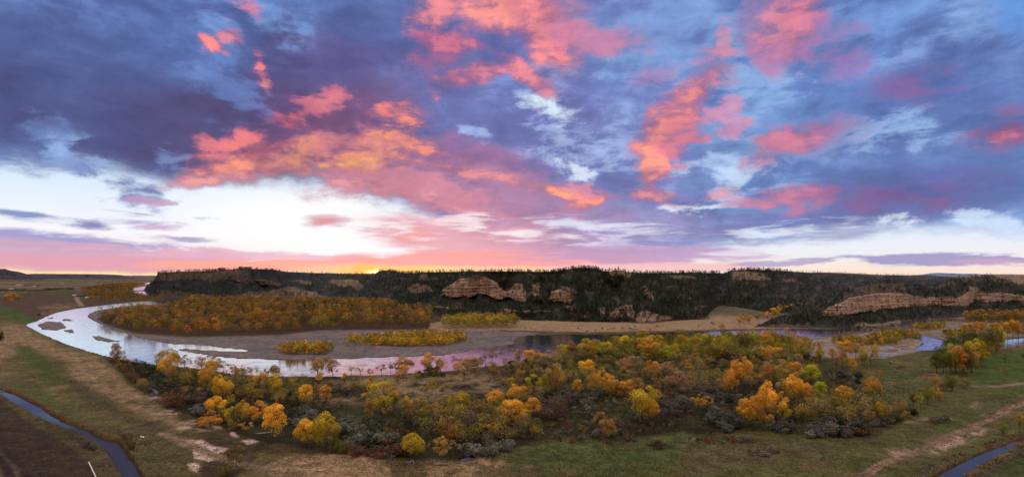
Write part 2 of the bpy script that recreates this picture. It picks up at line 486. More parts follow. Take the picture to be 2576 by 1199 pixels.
def vnoise(x, y, seed=0):
    x, y = np.asarray(x, float), np.asarray(y, float)
    ix, iy = np.floor(x).astype(np.int64), np.floor(y).astype(np.int64)
    fx, fy = x - ix, y - iy
    fx, fy = fx * fx * (3 - 2 * fx), fy * fy * (3 - 2 * fy)
    a, b = _hash(ix, iy, seed), _hash(ix + 1, iy, seed)
    c, d = _hash(ix, iy + 1, seed), _hash(ix + 1, iy + 1, seed)
    return (a * (1 - fx) + b * fx) * (1 - fy) + (c * (1 - fx) + d * fx) * fy


def fbm(x, y, octs=5, seed=0, rough=0.5):
    x, y = np.asarray(x, float), np.asarray(y, float)
    s, a, t = 0, 1.0, 0
    for o in range(octs):
        s = s + a * vnoise(x * 2 ** o + 17.3 * o, y * 2 ** o - 9.1 * o, seed + o)
        t += a
        a *= rough
    return s / t - 0.5            # about -0.5 .. 0.5


def seg_dist(px, py, pts, closed=False):
    d = np.full(np.shape(px), 1e9)
    n = len(pts)
    for i in range(n if closed else n - 1):
        (ax, ay), (bx, by) = pts[i], pts[(i + 1) % n]
        vx, vy = bx - ax, by - ay
        L = vx * vx + vy * vy + 1e-9
        t = np.clip(((px - ax) * vx + (py - ay) * vy) / L, 0, 1)
        d = np.minimum(d, np.hypot(px - ax - t * vx, py - ay - t * vy))
    return d


def inside(px, py, pts):
    c = np.zeros(np.shape(px), bool)
    n = len(pts)
    for i in range(n):
        (ax, ay), (bx, by) = pts[i], pts[(i + 1) % n]
        if ay == by:
            continue
        c ^= ((ay > py) != (by > py)) & (px < (bx - ax) * (py - ay) / (by - ay) + ax)
    return c


def sdf(px, py, pts):
    """signed distance, positive inside"""
    d = seg_dist(px, py, pts, True)
    return np.where(inside(px, py, pts), d, -d)


def sstep(v, lo, hi):
    t = np.clip((v - lo) / (hi - lo), 0, 1)
    return t * t * (3 - 2 * t)


def T1(pts):                       # three working strips of the plan -> plan pixels
    return [(0.4688 * a, 637 + 0.4688 * b) for a, b in pts]


def T2(pts):
    return [(858.4 + 0.4688 * a, 637 + 0.4688 * b) for a, b in pts]


def T3(pts):
    return [(1716.7 + 0.4688 * a, 637 + 0.4688 * b) for a, b in pts]


def ZC(pts):                       # centre hill
    return [(1073 + 0.26033 * a, 643.8 + 0.26033 * b) for a, b in pts]


def ZL(pts):                       # left mesa
    return [(335.3 + 0.29677 * a, 657.2 + 0.29677 * b) for a, b in pts]


def ZR(pts):                       # right hills
    return [(1743.6 + 0.32281 * a, 643.8 + 0.32281 * b) for a, b in pts]


# ------------------------------------------------------------------ mesh helpers
def mesh_from(name, verts, faces, mat=None, col=None, smooth=False, colname='Col', parent=None, link=True):
    """verts (n,3); faces (m,k) array or list of lists; col = per-vertex rgb"""
    me = bpy.data.meshes.new(name)
    verts = np.asarray(verts, dtype=np.float32)
    if isinstance(faces, np.ndarray):
        m, k = faces.shape
        me.vertices.add(len(verts))
        me.vertices.foreach_set('co', verts.ravel())
        me.loops.add(m * k)
        me.loops.foreach_set('vertex_index', faces.astype(np.int32).ravel())
        me.polygons.add(m)
        me.polygons.foreach_set('loop_start', np.arange(0, m * k, k, dtype=np.int32))
        me.polygons.foreach_set('loop_total', np.full(m, k, dtype=np.int32))
    else:
        me.from_pydata([tuple(v) for v in verts], [], faces)
    if smooth:
        me.polygons.foreach_set('use_smooth', np.ones(len(me.polygons), bool))
    if col is not None:
        at = me.color_attributes.new(colname, 'FLOAT_COLOR', 'POINT')
        c = np.ones((len(verts), 4), np.float32)
        c[:, :3] = col
        at.data.foreach_set('color', c.ravel())
    me.update(calc_edges=True)
    if mat:
        me.materials.append(mat)
    if not link:
        return me
    o = bpy.data.objects.new(name, me)
    COL.objects.link(o)
    if parent:
        o.parent = parent
    return o


def tag(o, label=None, cat=None, group=None, kind=None):
    if label:
        o['label'] = label
    if cat:
        o['category'] = cat
    if group:
        o['group'] = group
    if kind:
        o['kind'] = kind
    return o


def empty(name, loc=(0, 0, 0), rz=0.0):
    o = bpy.data.objects.new(name, None)
    COL.objects.link(o)
    o.location = loc
    o.rotation_euler = (0, 0, rz)
    o.empty_display_size = 0.5
    return o


def part(name, me, parent, loc=(0, 0, 0)):
    o = bpy.data.objects.new(name, me)
    COL.objects.link(o)
    o.parent = parent
    o.location = loc
    return o


class MB:
    """collects simple solids into one mesh"""
    def __init__(self):
        self.v, self.f, self.c = [], [], []

    def add(self, v, f, c=(1, 1, 1)):
        b = len(self.v)
        self.v += [tuple(p) for p in v]
        self.f += [[i + b for i in q] for q in f]
        self.c += [c] * len(v)

    def box(self, x0, x1, y0, y1, z0, z1, c=(1, 1, 1)):
        v = [(x, y, z) for z in (z0, z1) for y in (y0, y1) for x in (x0, x1)]
        self.add(v, [(0, 2, 3, 1), (4, 5, 7, 6), (0, 1, 5, 4), (2, 6, 7, 3), (0, 4, 6, 2), (1, 3, 7, 5)], c)

    def tube(self, p0, p1, r0, r1, n=6, c=(1, 1, 1)):
        p0, p1 = Vector(p0), Vector(p1)
        d = (p1 - p0).normalized()
        u = d.orthogonal().normalized()
        w = d.cross(u)
        v = []
        for p, r in ((p0, r0), (p1, r1)):
            for k in range(n):
                a = 2 * math.pi * k / n
                v.append(p + (u * math.cos(a) + w * math.sin(a)) * r)
        f = [(k, (k + 1) % n, n + (k + 1) % n, n + k) for k in range(n)]
        f.append(list(range(n))[::-1])
        f.append(list(range(n, 2 * n)))
        self.add(v, f, c)

    def path(self, pts, r0, r1, n=6, c=(1, 1, 1)):
        m = len(pts) - 1
        for i in range(m):
            a, b = r0 + (r1 - r0) * i / m, r0 + (r1 - r0) * (i + 1) / m
            self.tube(pts[i], pts[i + 1], a, b, n, c)

    def mesh(self, name, mat, smooth=False):
        me = mesh_from(name, np.array(self.v), self.f, mat, np.array(self.c), smooth, link=False)
        return me

    def obj(self, name, mat, parent=None, smooth=False):
        o = bpy.data.objects.new(name, self.mesh(name, mat, smooth))
        COL.objects.link(o)
        if parent:
            o.parent = parent
        return o


# ------------------------------------------------------------------ materials
MATS = {}


def material(name):
    m = bpy.data.materials.new(name)
    m.use_nodes = True
    m.node_tree.nodes.clear()
    T = NT(m.node_tree)
    out = T.new('ShaderNodeOutputMaterial')
    MATS[name] = m
    return m, T, out


def bsdf(T, out, col, rough=0.9, normal=None, spec=0.2, metal=0.0):
    b = T.new('ShaderNodeBsdfPrincipled')
    T.put(b.inputs['Base Color'], col)
    T.put(b.inputs['Roughness'], rough)
    b.inputs['Specular IOR Level'].default_value = spec
    b.inputs['Metallic'].default_value = metal
    if normal is not None:
        T.put(b.inputs['Normal'], normal)
    T.l.new(b.outputs[0], out.inputs[0])
    return b


def bump(T, h, strength=0.5, dist=1.0):
    b = T.new('ShaderNodeBump')
    b.inputs['Strength'].default_value = strength
    b.inputs['Distance'].default_value = dist
    T.put(b.inputs['Height'], h)
    return b.outputs[0]


def build_materials():
    # ground: colour of the zone times clumps of grass
    m, T, out = material('ground')
    a = T.new('ShaderNodeVertexColor', layer_name='Col').outputs[0]
    p = T.new('ShaderNodeNewGeometry').outputs['Position']
    n1 = T.noise(p, 1.1, 7, 0.78).outputs[0]
    n2 = T.noise(p, 0.16, 6, 0.7).outputs[0]
    k = T.math('MULTIPLY', T.smooth(n1, 0.3, 0.7, 0.35, 1.75), T.smooth(n2, 0.32, 0.68, 0.68, 1.34))
    c = T.vmath('SCALE', a, scale=k)
    h = T.math('ADD', T.math('MULTIPLY', n1, 0.5), T.math('MULTIPLY', n2, 2.0))
    bsdf(T, out, c, 0.95, bump(T, h, 0.9, 1.0), 0.1)
    # hills
    m, T, out = material('hill')
    a = T.new('ShaderNodeVertexColor', layer_name='Col').outputs[0]
    rock = T.new('ShaderNodeAttribute', attribute_name='rock').outputs['Fac']
    p = T.new('ShaderNodeNewGeometry').outputs['Position']
    n1 = T.noise(p, 0.30, 7, 0.68).outputs[0]
    mp = T.new('ShaderNodeMapping')
    mp.inputs['Scale'].default_value = (0.02, 0.02, 0.55)
    T.put(mp.inputs[0], p)
    strata = T.noise(mp.outputs[0], 1.0, 6, 0.6, 0.6).outputs[0]
    mv = T.new('ShaderNodeMapping')
    mv.inputs['Scale'].default_value = (0.16, 0.16, 0.025)
    T.put(mv.inputs[0], p)
    cracks = T.noise(mv.outputs[0], 1.0, 6, 0.62, 0.5).outputs[0]
    kr = T.math('MULTIPLY', T.smooth(strata, 0.3, 0.68, 0.74, 1.2), T.smooth(cracks, 0.33, 0.55, 0.62, 1.1))
    kg = T.smooth(n1, 0.3, 0.7, 0.6, 1.4)
    k = T.fmix(rock, kg, T.math('MULTIPLY', kr, T.smooth(n1, 0.3, 0.7, 0.8, 1.2)))
    h = T.fmix(rock, T.math('MULTIPLY', n1, 2.0), T.math('ADD', T.math('MULTIPLY', strata, 2.6), T.math('MULTIPLY', cracks, 4.0)))
    bsdf(T, out, T.vmath('SCALE', a, scale=k), 0.95, bump(T, h, 0.9, 1.0), 0.1)
    # water
    for nm, chop, tint, big in (('river_water', 0.075, (0.075, 0.095, 0.115), 0.05), ('still_water', 0.012, (0.036, 0.037, 0.036), 0.25)):
        m, T, out = material(nm)
        p = T.new('ShaderNodeNewGeometry').outputs['Position']
        mp = T.new('ShaderNodeMapping')
        mp.inputs['Scale'].default_value = (1.0, 1.0, 1.0)
        T.put(mp.inputs[0], p)
        w1 = T.noise(mp.outputs[0], 0.45, 4, 0.6, 0.6).outputs[0]
        w2 = T.noise(mp.outputs[0], 0.05, 4, 0.6, 1.2).outputs[0]
        calm = T.smooth(w2, 0.36, 0.62, 0.15, 1.0)
        h = T.math('MULTIPLY', w1, calm)
        b = T.new('ShaderNodeBsdfPrincipled')
        T.put(b.inputs['Base Color'], tint)
        b.inputs['Roughness'].default_value = 0.09 if chop > 0.05 else 0.03
        b.inputs['IOR'].default_value = 1.75 if chop > 0.05 else 1.33
        b.inputs['Specular IOR Level'].default_value = 0.5 if chop > 0.05 else 0.36
        nrm = bump(T, h, chop, 1.0)
        T.put(b.inputs['Normal'], nrm)
        if chop > 0.05:
            gl = T.new('ShaderNodeBsdfGlossy')
            gl.inputs['Color'].default_value = (0.88, 0.98, 1.0, 1)
            gl.inputs['Roughness'].default_value = 0.07
            T.put(gl.inputs['Normal'], nrm)
            ms = T.new('ShaderNodeMixShader')
            T.put(ms.inputs[0], T.smooth(w2, 0.3, 0.6, 0.62, 0.88))
            T.l.new(b.outputs[0], ms.inputs[1])
            T.l.new(gl.outputs[0], ms.inputs[2])
            T.l.new(ms.outputs[0], out.inputs[0])
        else:
            T.l.new(b.outputs[0], out.inputs[0])
    # leaves: tint of the tree (object colour) times tint of the spray
    m, T, out = material('leaves')
    oi = T.new('ShaderNodeObjectInfo')
    a = T.new('ShaderNodeVertexColor', layer_name='Col').outputs[0]
    c = T.mix(1.0, oi.outputs['Color'], a, 'MULTIPLY')
    leaf(T, out, c)
    m, T, out = material('leaves_mass')
    a = T.new('ShaderNodeVertexColor', layer_name='Col').outputs[0]
    leaf(T, out, a)
    # bark
    m, T, out = material('bark')
    p = T.new('ShaderNodeNewGeometry').outputs['Position']
    n = T.noise(p, 2.5, 5, 0.65).outputs[0]
    c = T.mix(T.smooth(n, 0.3, 0.7), (0.045, 0.035, 0.028), (0.13, 0.105, 0.085))
    bsdf(T, out, c, 0.9, bump(T, n, 0.6, 0.2), 0.1)
    m, T, out = material('pale_bark')
    p = T.new('ShaderNodeNewGeometry').outputs['Position']
    n = T.noise(p, 2.5, 5, 0.65).outputs[0]
    c = T.mix(T.smooth(n, 0.3, 0.7), (0.16, 0.13, 0.12), (0.36, 0.31, 0.29))
    bsdf(T, out, c, 0.85, bump(T, n, 0.6, 0.2), 0.15)
    # rock of the loose boulders
    m, T, out = material('boulder_rock')
    p = T.new('ShaderNodeNewGeometry').outputs['Position']
    n = T.noise(p, 0.6, 6, 0.65).outputs[0]
    c = T.mix(T.smooth(n, 0.3, 0.7), (0.17, 0.115, 0.085), (0.46, 0.34, 0.25))
    bsdf(T, out, c, 0.9, bump(T, n, 0.9, 0.8), 0.15)
    # painted / built things: colour attribute with a little dirt
    m, T, out = material('painted')
    a = T.new('ShaderNodeVertexColor', layer_name='Col').outputs[0]
    p = T.new('ShaderNodeNewGeometry').outputs['Position']
    n = T.noise(p, 1.2, 5, 0.6).outputs[0]
    bsdf(T, out, T.vmath('SCALE', a, scale=T.smooth(n, 0.3, 0.7, 0.8, 1.1)), 0.55, None, 0.4)
    m, T, out = material('glass')
    b = bsdf(T, out, (0.02, 0.025, 0.03), 0.08, None, 0.6)
    # lit lamps of cars and yards
    m, T, out = material('lit_lamp')
    e = T.new('ShaderNodeEmission')
    e.inputs[0].default_value = (1.0, 0.86, 0.66, 1)
    e.inputs[1].default_value = 6.0
    T.l.new(e.outputs[0], out.inputs[0])


def leaf(T, out, c):
    d = T.new('ShaderNodeBsdfDiffuse')
    T.put(d.inputs[0], c)
    t = T.new('ShaderNodeBsdfTranslucent')
    T.put(t.inputs[0], c)
    mx = T.new('ShaderNodeMixShader')
    mx.inputs[0].default_value = 0.35
    T.l.new(d.outputs[0], mx.inputs[1])
    T.l.new(t.outputs[0], mx.inputs[2])
    T.l.new(mx.outputs[0], out.inputs[0])
# ------------------------------------------------------------------ the valley floor
RIVER = (T1([(720, 182), (790, 175), (800, 180), (782, 192), (800, 208), (832, 222), (880, 230), (950, 236), (1040, 242), (1000, 251), (930, 262), (830, 268), (700, 276),
             (600, 291), (520, 303), (478, 320), (466, 335), (490, 352), (520, 367), (560, 386), (620, 405), (650, 420), (720, 440), (830, 465), (940, 482), (1100, 487),
             (1250, 507), (1365, 515), (1250, 520), (1100, 513), (1000, 505), (950, 507), (965, 516), (1050, 530), (1200, 551), (1300, 559), (1500, 565), (1640, 563), (1831, 560)])
         + T2([(150, 555), (330, 548), (520, 543), (680, 522), (760, 505), (870, 490), (940, 478), (920, 465), (945, 447), (1000, 436), (1200, 432), (1500, 430), (1831, 418)])
         + T3([(200, 415), (500, 405), (800, 402), (1000, 395), (1150, 376), (1300, 357), (1420, 349), (1560, 346), (1831, 358), (2300, 372), (2300, 392), (1831, 371), (1620, 362),
               (1500, 360), (1420, 359), (1310, 371), (1225, 390), (1205, 402), (1250, 425), (1330, 447), (1390, 462), (1440, 470), (1560, 462), (1715, 460), (1831, 450), (2300, 440),
               (2300, 505), (1831, 500), (1715, 506), (1600, 512), (1440, 508), (1330, 513), (1265, 516), (1250, 505), (1300, 480), (1280, 462), (1220, 445), (1160, 425), (1130, 408),
               (1000, 420), (900, 430), (830, 440), (650, 448), (600, 432), (300, 436), (0, 442)])
         + T2([(1831, 450), (1700, 462), (1500, 500), (1400, 502), (1200, 540), (1050, 560), (960, 600), (900, 592), (760, 600), (600, 622), (300, 642), (0, 646)])
         + T1([(1831, 655), (1500, 655), (1250, 640), (1100, 617), (1000, 602), (820, 590), (720, 578), (670, 566), (600, 550), (500, 526), (400, 495), (330, 470), (250, 436), (190, 407),
               (150, 386), (140, 378), (200, 360), (240, 340), (300, 316), (400, 296), (560, 276), (700, 262), (850, 251), (895, 242), (830, 234), (760, 217), (712, 206)]))
FARRIVER = [T1([(775, 160), (800, 155), (806, 160), (800, 166), (780, 165)])]
BARS = [T1([(195, 380), (258, 359), (330, 364), (362, 395), (300, 410), (230, 405)]), T1([(330, 350), (360, 345), (412, 360), (340, 360)]),
        T1([(335, 407), (390, 402), (408, 424), (350, 418)]), T1([(495, 440), (530, 436), (590, 455), (662, 468), (580, 472), (510, 460)]),
        T1([(250, 341), (290, 337), (292, 346), (255, 347)]), T3([(650, 455), (900, 436), (1000, 428), (900, 445), (700, 460)]),
        T3([(1180, 458), (1240, 462), (1280, 470), (1200, 468)])]
INLET = [T2([(190, 420), (300, 414), (500, 415), (580, 424), (520, 430), (300, 431)])]
CANAL_L = T1([(-200, 640), (0, 722), (60, 742), (130, 772), (230, 828), (300, 862), (330, 888), (430, 928), (520, 968), (560, 985), (620, 1000), (668, 1048), (700, 1098), (740, 1158), (782, 1199),
              (860, 1290), (960, 1480), (850, 1480), (740, 1290), (668, 1199), (640, 1168), (600, 1120), (578, 1078), (545, 1040), (500, 1000), (440, 966), (330, 922), (220, 880), (120, 822),
              (20, 762), (-200, 690)])
CANAL_R = T3([(2500, 760), (1900, 950), (1831, 975), (1750, 1001), (1650, 1040), (1560, 1080), (1450, 1130), (1380, 1166), (1320, 1199), (1200, 1270), (1020, 1480), (1200, 1480), (1400, 1270),
              (1490, 1199), (1560, 1150), (1640, 1095), (1680, 1070), (1760, 1040), (1831, 1005), (1920, 975), (2500, 800)])
CREEK = [T1([(690, 588), (704, 598), (722, 620), (748, 650), (742, 660), (718, 632), (697, 606)]), T1([(798, 710), (822, 720), (848, 736), (840, 744), (812, 730)]),
         T2([(630, 1092), (680, 1075), (718, 1083), (704, 1098), (650, 1104)]), T2([(222, 1060), (270, 1056), (302, 1075), (262, 1086)]),
         T3([(1062, 552), (1112, 544), (1116, 551), (1068, 560)])]

MAIN_BASE = [(335, 730.5), (362, 731), (400, 742), (500, 748), (600, 746), (680, 745), (760, 745), (810, 747), (890, 757), (960, 763), (1000, 775), (1077, 793), (1200, 799), (1307, 804),
             (1411, 806.5), (1594, 810), (1698, 805), (1744, 803), (1764, 803), (1776, 796), (1788, 783), (1800, 773), (1815, 768), (1850, 771), (1918, 783), (1960, 788), (2050, 785), (2200, 780), (2800, 776)]
MAIN_SKY = [(335, 730), (362, 729), (372, 716), (389, 704), (394, 692), (397, 685.5), (454, 682.5), (504, 681.5), (548, 681), (552, 678.5), (582, 677), (605, 675), (650, 676), (691, 678.5), (721, 683),
            (798, 686.3), (840, 687.3), (899, 688), (944, 687.4), (953, 681), (967, 679.5), (997, 682), (1016, 686.5), (1047, 686), (1062, 684.5), (1100, 683.5), (1138, 683), (1182, 682),
            (1255, 682), (1307, 682), (1359, 683), (1405, 682), (1437, 675), (1463, 673), (1498, 675), (1512, 681), (1536, 682), (1546, 679), (1562, 679), (1576, 683), (1620, 686.5),
            (1672, 686.5), (1711, 685), (1744, 684), (1763, 685.5), (1819, 687), (1837, 680), (1889, 677), (1944, 679.5), (2002, 683), (2040, 685.5), (2080, 684.5), (2131, 686.5), (2221, 691),
            (2318, 692.5), (2357, 694), (2408, 698), (2500, 700), (2800, 700)]
MAIN_RUN = [(335, 60), (365, 90), (400, 150), (600, 220), (700, 500), (760, 900), (1000, 900), (1080, 300), (1150, 170), (1300, 150), (1500, 160), (1700, 220), (1790, 330), (1900, 300), (1960, 600), (2100, 1600), (2800, 2600)]
SPUR_BASE = [(1895, 821.5), (1918, 821.5), (2011, 823), (2118, 825), (2195, 821), (2260, 813), (2308, 806), (2357, 800), (2421, 796), (2500, 790), (2575, 784), (2800, 778)]
SPUR_SKY = [(1895, 821), (1918, 815), (1957, 799), (2002, 786), (2050, 767), (2099, 745), (2131, 732), (2160, 721), (2195, 711.5), (2228, 707), (2276, 709.5), (2312, 716), (2341, 720), (2357, 716),
            (2389, 706.5), (2415, 700), (2454, 694), (2496, 694), (2534, 704), (2557, 713), (2640, 716), (2800, 718)]
SPUR_RUN = [(1895, 10), (1960, 60), (2100, 170), (2250, 260), (2450, 420), (2800, 500)]


def rock_poly(kind):
    if kind == 'main':
        return [
            (ZC([(155, 322), (230, 285), (330, 220), (400, 206), (560, 205), (640, 240), (720, 310), (745, 345), (850, 330), (945, 345), (972, 372), (960, 432), (880, 437), (810, 405), (700, 420), (620, 402),
                 (560, 375), (500, 368), (430, 402), (350, 382), (260, 402), (155, 372)]), 1.0),
            (ZC([(830, 270), (930, 275), (960, 345), (800, 345)]), 0.6), (ZC([(1020, 270), (1070, 262), (1095, 300), (1085, 385), (985, 375), (1000, 345), (1030, 345)]), 0.55),
            (ZC([(1195, 355), (1280, 320), (1390, 360), (1405, 400), (1400, 457), (1330, 467), (1300, 441), (1220, 441), (1195, 405)]), 1.0),
            (ZC([(1270, 285), (1310, 280), (1470, 345), (1470, 372), (1400, 360)]), 0.35),
            (ZC([(1750, 562), (1850, 490), (1980, 478), (2020, 560), (2100, 528), (2200, 560), (2360, 580), (2362, 610), (2210, 620), (2090, 642), (1980, 604), (1750, 592)]), 0.62),
            (ZC([(1660, 505), (1720, 500), (1750, 560), (1660, 570)]), 0.5), (ZC([(1330, 480), (1440, 475), (1440, 520), (1330, 522)]), 0.45),
            (ZC([(1390, 548), (1480, 548), (1585, 555), (1585, 580), (1500, 606), (1400, 572)]), 0.7),
            (ZC([(0, 460), (150, 490), (330, 500), (330, 512), (100, 502), (0, 480)]), 0.6), (ZC([(700, 515), (900, 515), (1200, 535), (1140, 548), (900, 535), (780, 548)]), 0.6),
            (ZC([(2060, 300), (2110, 290), (2200, 410), (2190, 430), (2110, 380)]), 0.55),
            # left mesa
            (ZL([(205, 97), (400, 88), (560, 84), (720, 84), (860, 66), (1000, 66), (1010, 190), (930, 190), (840, 170), (760, 150), (700, 175), (560, 150), (400, 160), (202, 165)]), 0.5),
            (ZL([(1020, 150), (1120, 165), (1240, 185), (1240, 212), (1060, 195)]), 0.8), (ZL([(1240, 225), (1350, 245), (1545, 262), (1560, 288), (1400, 285), (1130, 280), (1150, 250)]), 0.8),
            (ZL([(190, 240), (420, 260), (640, 285), (640, 305), (420, 310), (230, 290)]), 0.4),
            (ZL([(1380, 150), (1500, 170), (1520, 190), (1400, 185)]), 0.5), (ZL([(1640, 165), (1850, 150), (1900, 175), (1960, 215), (1900, 250), (1850, 200), (1750, 210)]), 0.6),
            (ZL([(2290, 240), (2400, 190), (2480, 200), (2560, 260), (2400, 265)]), 0.5), (ZL([(2440, 110), (2490, 108), (2500, 160), (2430, 160)]), 0.45),
        ]
    return [
        (ZR([(1003, 436), (1050, 405), (1150, 360), (1220, 325), (1400, 290), (1600, 289), (1700, 310), (1800, 325), (2000, 320), (2100, 308), (2150, 280), (2400, 284), (2576, 310), (3000, 330),
             (3000, 345), (2576, 352), (2300, 362), (2180, 338), (2160, 390), (2000, 385), (1800, 386), (1650, 400), (1500, 417), (1300, 441), (1150, 466), (1003, 472)]), 1.0),
        (ZR([(2130, 235), (2210, 245), (2250, 285), (2150, 285)]), 0.35),
        (ZR([(1250, 525), (1450, 520), (1620, 500), (1620, 520), (1400, 545), (1250, 548)]), 0.35),
    ]


GRASS_MAIN = [
    (ZL([(1240, 206), (1400, 225), (1545, 262), (1330, 248)]), 0.9), (ZL([(950, 262), (1130, 248), (1560, 290), (1800, 305), (900, 305)]), 0.8),
    (ZC([(1760, 140), (1840, 130), (1920, 150), (2000, 175), (1960, 200), (1800, 185), (1720, 165)]), 0.9), (ZC([(2330, 185), (2450, 190), (2580, 205), (2580, 220), (2400, 210)]), 0.9),
    (ZR([(285, 125), (400, 115), (510, 135), (560, 150), (620, 185), (540, 195), (420, 185), (300, 180)]), 0.85), (ZR([(680, 175), (800, 185), (830, 210), (700, 200)]), 0.8),
    (ZR([(970, 122), (1100, 126), (1300, 136), (1500, 150), (1480, 156), (1200, 142), (1000, 130)]), 1.0), (ZR([(1280, 170), (1340, 178), (1300, 192)]), 0.6),
    (ZR([(1640, 152), (1900, 158), (1900, 168), (1700, 166)]), 0.6),
]
GRASS_SPUR = [
    (ZR([(1290, 238), (1400, 210), (1500, 200), (1640, 210), (1680, 300), (1500, 288), (1300, 290), (1220, 322), (1130, 360)]), 0.6),
    (ZR([(1820, 240), (1950, 210), (2080, 175), (2200, 155), (2330, 155), (2480, 200), (2576, 225), (3000, 240), (3000, 280), (2576, 240), (2350, 200), (2150, 205), (2000, 230), (1880, 255)]), 0.6),
    (ZR([(560, 530), (700, 520), (1000, 548), (1000, 556), (600, 548)]), 0.6),
]


def lerp_curve(pts, x):
    a = np.array(pts, float)
    return np.interp(x, a[:, 0], a[:, 1])


def masks(polys, x, y, soft):
    m = np.zeros(x.shape)
    for pts, amt in polys:
        a = np.array(pts)
        b = (x > a[:, 0].min() - 20) & (x < a[:, 0].max() + 20) & (y > a[:, 1].min() - 20) & (y < a[:, 1].max() + 20)
        if b.any():
            m[b] = np.maximum(m[b], amt * sstep(sdf(x[b], y[b], pts), -soft, soft))
    return m


SHEETS = {}


def hill_sheet(name, x0, x1, dx, rows, base, sky, run, rocks, grass, relief, cols, back):
    xs = np.arange(x0, x1 + dx, dx)
    t = np.linspace(0, 1, rows)
    by, sy, rn = lerp_curve(base, xs), lerp_curve(sky, xs), lerp_curve(run, xs)
    X = np.broadcast_to(xs, (rows, len(xs))).copy()
    Y = by[None, :] + (sy - by)[None, :] * t[:, None]
    nx, ny = fbm(X / 14, Y / 8, 5, 3, 0.62) * 20, fbm(X / 14, Y / 8, 5, 11, 0.62) * 11
    rock = masks(rocks, X + nx, Y + ny, 1.6)
    gr = masks(grass, X + nx * 1.6, Y + ny, 2.5)
    w = np.where(rock > 0, 1 - 0.93 * np.clip(rock * 1.3, 0, 1), 1.0) * (0.6 + 0.8 * vnoise(X / 30, Y / 12, 5))
    cs = np.cumsum(w, 0)
    cs = (cs - cs[0]) / np.maximum(cs[-1] - cs[0], 1e-6)
    D0 = CAM_H * FOCAL / np.maximum(by - HY, 8)
    D = D0[None, :] + rn[None, :] * cs
    bell = np.sin(np.pi * np.clip(t, 0, 1))[:, None] ** 0.7
    scale = np.clip((by - sy) / 90, 0, 1)[None, :]
    g = fbm(X / 60, Y / 90, 4, 21) * 2.0
    D = D + relief * (1 - 0.75 * np.clip(rock, 0, 1)) * bell * scale * (g + 0.55 * np.abs(fbm(X / 22, Y / 70, 4, 31)) * 2)
    D = D + rock * (8 * fbm(X / 8, Y / 50, 4, 41) + 5 * np.abs(fbm(X / 4, Y / 30, 3, 47)) + 4 * fbm(X / 60, Y / 3.2, 3, 43)) * np.clip(t * 8, 0, 1)[:, None]
    D = D * (1 + 0.004 * bell * fbm(X / 3, Y / 3, 3, 51))
    Px = (X - CX) / FOCAL * D
    Pz = CAM_H + D * (HY - Y) / FOCAL
    Pz[0] -= 3.0
    P = np.stack([Px, D, Pz], -1)
    # colours
    dark, grassc, rockc = (np.array(c) for c in cols)
    n1 = fbm(X / 14, Y / 7, 5, 61) + 0.5
    n2 = fbm(X / 5, Y / 3, 4, 71) + 0.5
    c = dark[None, None, :] * (0.6 + 0.8 * n1)[..., None]
    open_ = sstep(n1 + 0.35 * n2, 0.74, 1.0) * 0.3
    tot = np.clip(np.maximum(gr, open_ * (1 - rock)), 0, 1)[..., None]
    c = c * (1 - tot) + tot * grassc * (0.7 + 0.6 * n2)[..., None]
    rk = np.clip(rock, 0, 1)[..., None]
    rk = rk * (0.55 + 0.9 * np.clip(fbm(X / 7, Y / 40, 4, 81) + 0.55, 0, 1))[..., None].clip(0, 1) if name == 'hills' else rk
    c = c * (1 - rk) + rk * rockc * (0.72 + 0.56 * n2)[..., None]
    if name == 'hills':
        c = c * (0.52 + 0.48 * sstep(X, 690, 800))[..., None]        # the far mesa is dark brown
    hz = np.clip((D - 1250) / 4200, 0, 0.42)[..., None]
    c = c * (1 - hz) + hz * np.array((0.055, 0.060, 0.078))              # bluish distance haze painted into the hill colour
    # the land behind the crest
    tops = P[-1]
    extra, ec = [], []
    for k, (run_b, drop) in enumerate(back):
        q = tops.copy()
        f = (q[:, 1] + run_b) / q[:, 1]
        q[:, 0] *= f
        q[:, 1] += run_b
        q[:, 2] -= drop
        extra.append(q)
        ec.append(c[-1])
    allP = np.concatenate([P, np.array(extra)], 0)
    allC = np.concatenate([c, np.array(ec)], 0)
    n, m = allP.shape[0], allP.shape[1]
    idx = np.arange(n * m).reshape(n, m)
    faces = np.stack([idx[:-1, :-1], idx[:-1, 1:], idx[1:, 1:], idx[1:, :-1]], -1).reshape(-1, 4)
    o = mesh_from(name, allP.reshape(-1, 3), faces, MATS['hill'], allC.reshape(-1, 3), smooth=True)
    at = o.data.attributes.new('rock', 'FLOAT', 'POINT')
    rr = np.concatenate([rock, np.zeros((len(back), m))], 0).ravel().astype(np.float32)
    at.data.foreach_set('value', rr)
    tag(o, kind='structure')
    SHEETS[name] = dict(X=X, Y=Y, P=P, rock=rock, grass=gr, open=open_, t=t, xs=xs)
    return o


